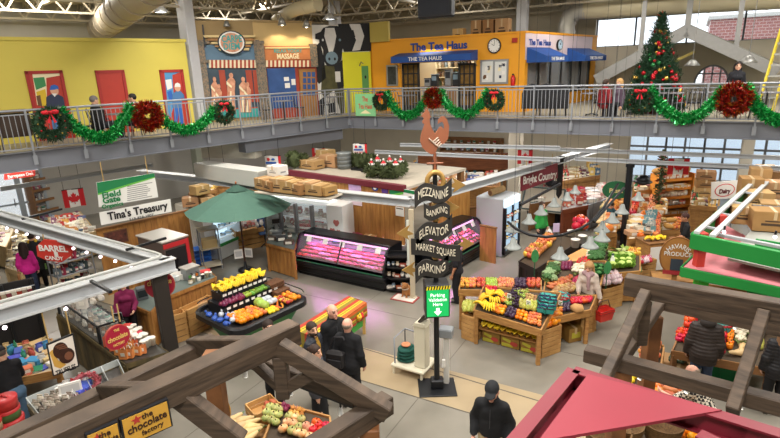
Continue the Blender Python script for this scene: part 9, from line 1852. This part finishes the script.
# ================================================================== flags and signs hanging on rods
fr_=mh('flag_red','d0262e',.7);leaf=[(0,.5),(.1,.32),(.2,.37),(.16,.1),(.3,.24),(.34,.16),(.5,.18),(.44,.02),(.5,-.04),(.24,-.24),(.28,-.32),(.03,-.28),(.03,-.5)];leaf=leaf+[(-x,y)for x,y in leaf[::-1]if x>0]
def flag(px,py,w,h,z,label,skew=0,sign=None):
 F=Face(G0(P(px-w/2,py-skew/2,z)),G0(P(px+w/2,py+skew/2,z)));r=F.root('hanging_flag',label,'flag');c=F.p(px,py);W_=F.p(px+w/2,py)[0]-F.p(px-w/2,py)[0];H_=F.p(px,py-h/2)[1]-F.p(px,py+h/2)[1]
 rip=lambda x:.03*math.sin(x*7)
 def pan(x0,x1,nm,m):
  g=MB()
  for k in range(6):a=x0+(x1-x0)*k/6;b=x0+(x1-x0)*(k+1)/6;g.add([(c[0]+a*W_,rip(a),c[1]-H_/2),(c[0]+b*W_,rip(b),c[1]-H_/2),(c[0]+b*W_,rip(b),c[1]+H_/2),(c[0]+a*W_,rip(a),c[1]+H_/2)],[(0,1,2,3)])
  g.build(nm,[m],r)
 if sign:pan(-.5,.32,'white_field',white_p);pan(.32,.5,'red_bar',fr_);g=MB();g.text('market',H_*.2,LXA(c[0]-.08*W_,-.05,c[1]-H_*.28),0,.002,.02,w=W_*.6);g.box(c[0]-.42*W_,-.052,c[1]-H_*.12,c[0]+.24*W_,-.045,c[1]+H_*.02,1);g.sph((c[0]-.25*W_,-.05,c[1]+H_*.22),(H_*.13,.01,H_*.13),0,9,6);g.sph((c[0]+.05*W_,-.05,c[1]+H_*.22),(H_*.15,.01,H_*.1),1,9,6);g.build('lettering',[fr_,mh('sign_blue','2a5aa8',.5)],r)
 else:pan(-.5,-.25,'red_bar',fr_);pan(-.25,.25,'white_field',white_p);pan(.25,.5,'red_bar',fr_);g=MB();g.prism([(x*H_*.62,y*H_*.68)for x,y in leaf],.04,.045,0,M=LXA(c[0],0,c[1]));g.build('maple_leaf',[fr_],r)
 g=MB();g.tube([(c[0]-W_*.5,0,c[1]+H_/2),(c[0]+W_*.5,0,c[1]+H_/2)],.015,5);g.tube([(c[0]-W_*.4,0,c[1]+H_/2),(c[0]-W_*.4,0,c[1]+H_/2+.9)],.008,4);g.tube([(c[0]+W_*.4,0,c[1]+H_/2),(c[0]+W_*.4,0,c[1]+H_/2+.9)],.008,4);g.build('rod',[blk],r)
flag(74,198,22,18,2.5,'red and white maple leaf flag at the left above the gift table',-3);flag(218,172,17,14,2.7,'red and white maple leaf flag left of the green umbrella');flag(318.5,154,13,12,2.9,'red and white maple leaf flag over the stall roof in the middle');flag(525,157,15,14,2.8,'red and white maple leaf flag in front of the cream column');flag(678.5,166.5,21,16,2.6,'large red and white maple leaf flag over the orange shelves')
flag(273,162,16,13,2.9,'white market sign flag with red edge left of the middle flag',0,1);flag(360,149,14,11,3.1,'white market sign flag over the stall roof, right of the middle flag',0,1)
for k,(a,b)in enumerate((((0,187,3.2),(152,163,3.2)),((375,150,3.2),(560,158,3.1)),((540,147,3.3),(790,156,3.3)),((575,157,3.0),(800,167,3.0)),((400,143,3.4),(560,146,3.4)))):channel(P(*a),P(*b),.12,.1,'beam_far_channel',chd_m)
for a,b in(((434,208),(434,152)),((443,207),(443,152))):pass
F8=Face(G0(P(6,174,2.9)),G0(P(34,170,2.9)));r=F8.root('red_banner','red banner with white lettering under the left deck','banner');g=MB();F8.poly(g,[(4,174),(35,170),(35,176),(4,180)],0,.03,0);g.build('board',[mh('sign_red','c8382e',.5)],r);g=MB();gl_text(F8,g,'European Deli',20,175,26,3.4,0,.02);g.build('lettering',[white_p],r);ropes(F8,((8,174),(31,171)),DZ-.5,r)
s=MB();s.box(-20,0,0,20,.3,3.4);q=wr0+nR*3.2+uR*10;o=struct(s,'exterior_glow_wall',[mh('outside_daylight_glow','c8dcf0',.7,emit=.8)]);o.location=q;o.rotation_euler=(0,0,rzR)  # added glowing wall, stands in for daylight behind the ground-floor windows
W3=[('bottle','c84a3a','3a7a4a','bright'),('small_box','d8c8a8','b08a5c','tan'),('tin','e4dcd0','8a5a6a','pale'),('gift_bag','5a7a9a','d8b060','coloured')]
for q,z,l in((((400,176),(424,174),(420,164),(398,166)),1.1,'the low stall just left of the sign post top'),(((200,192),(216,190),(212,178),(198,180)),1.3,'the stall behind the pale cold cabinet'),(((560,182),(600,176),(596,166),(558,170)),1.1,'the farthest stall behind the dark red counter'),(((634,192),(656,190),(654,180),(634,182)),1.1,'the far stall just right of the right black post'),(((690,206),(716,208),(718,196),(692,194)),1.0,'the far stall before the right windows')):far_stall('market_stall','market stand, '+l,q,(z,)*4,W3,l)
for a,b,h,l in(((40,226),(84,214),2.3,'the tall gift shelves against the left wall'),((100,208),(150,198),2.3,'the tall shelves behind the hanging organic sign'),((215,186),(262,178),2.4,'the tall shelves behind the white market sign'),((440,176),(500,180),2.2,'the tall shelves below the brown plank fascia'),((560,172),(622,176),2.4,'the tall shelves at the back left of the black posts')):shelf_unit(a,b,h,'shelf unit: '+l,wood_dk,l,(('pouch',['b85a6a','e0d8c8','5a8a9a','8a5a8a']),('tin',['d8a860','4a8a6a','e8e0d0','c84a3a']),('bottle',['5a3a34','e8e0d0','c84a3a'])),8)
a=P(202,169,2.9);s=MB();thing(s.bar((0,0,0),P(266,178,2.9)-a,.6,.5,0,c=.01),'box_duct',[mh('duct_pale','c4c4be',.6)],'pale grey box duct left of the carton row, behind the leftmost of the middle flags','duct',a)
# ================================================================== light
w=bpy.data.worlds.new('world');bpy.context.scene.world=w;w.use_nodes=True
bg=w.node_tree.nodes['Background'];bg.inputs[0].default_value=(.86,.93,1,1);bg.inputs[1].default_value=2.2
def area(loc,rot,sx,sy,power,col=(1,.95,.88)):  # added fill lamps without fixtures, brighten the hall and the area under the deck
 l=bpy.data.lights.new('fill_light','AREA');l.shape='RECTANGLE';l.size=sx;l.size_y=sy;l.energy=power;l.color=col
 o=bpy.data.objects.new('fill_light',l);C.objects.link(o);o.location=loc;o.rotation_euler=rot;return o
for x,y,p in((-9,9,420),(0,7,520),(8,7,420),(-5,15,420),(4,14,420),(11,13,300),(-11,19,300),(0,1,500)):area((x,y,9.0),(0,0,0),3.2,1.4,p*1.35)
for x,y,p in((-13,17,60),(-8,20.5,60),(-4,24,70),(3,22.5,70),(8,20,70),(13,16.5,60)):area((x,y,3.9),(0,0,0),2.4,.8,p*3.2)
for x,y,p in((-12,19,90),(-6,24,90),(2,24,90),(8,20,110),(12,18,90)):area((x,y,8.9),(0,0,0),2.4,.8,p*1.6)
sc=bpy.context.scene
sc.view_settings.view_transform='Standard';sc.view_settings.look='None';sc.view_settings.exposure=0.0;sc.view_settings.gamma=1.0
sc.cycles.use_denoising=True;sc.cycles.max_bounces=6;sc.cycles.diffuse_bounces=3;sc.cycles.transparent_max_bounces=12
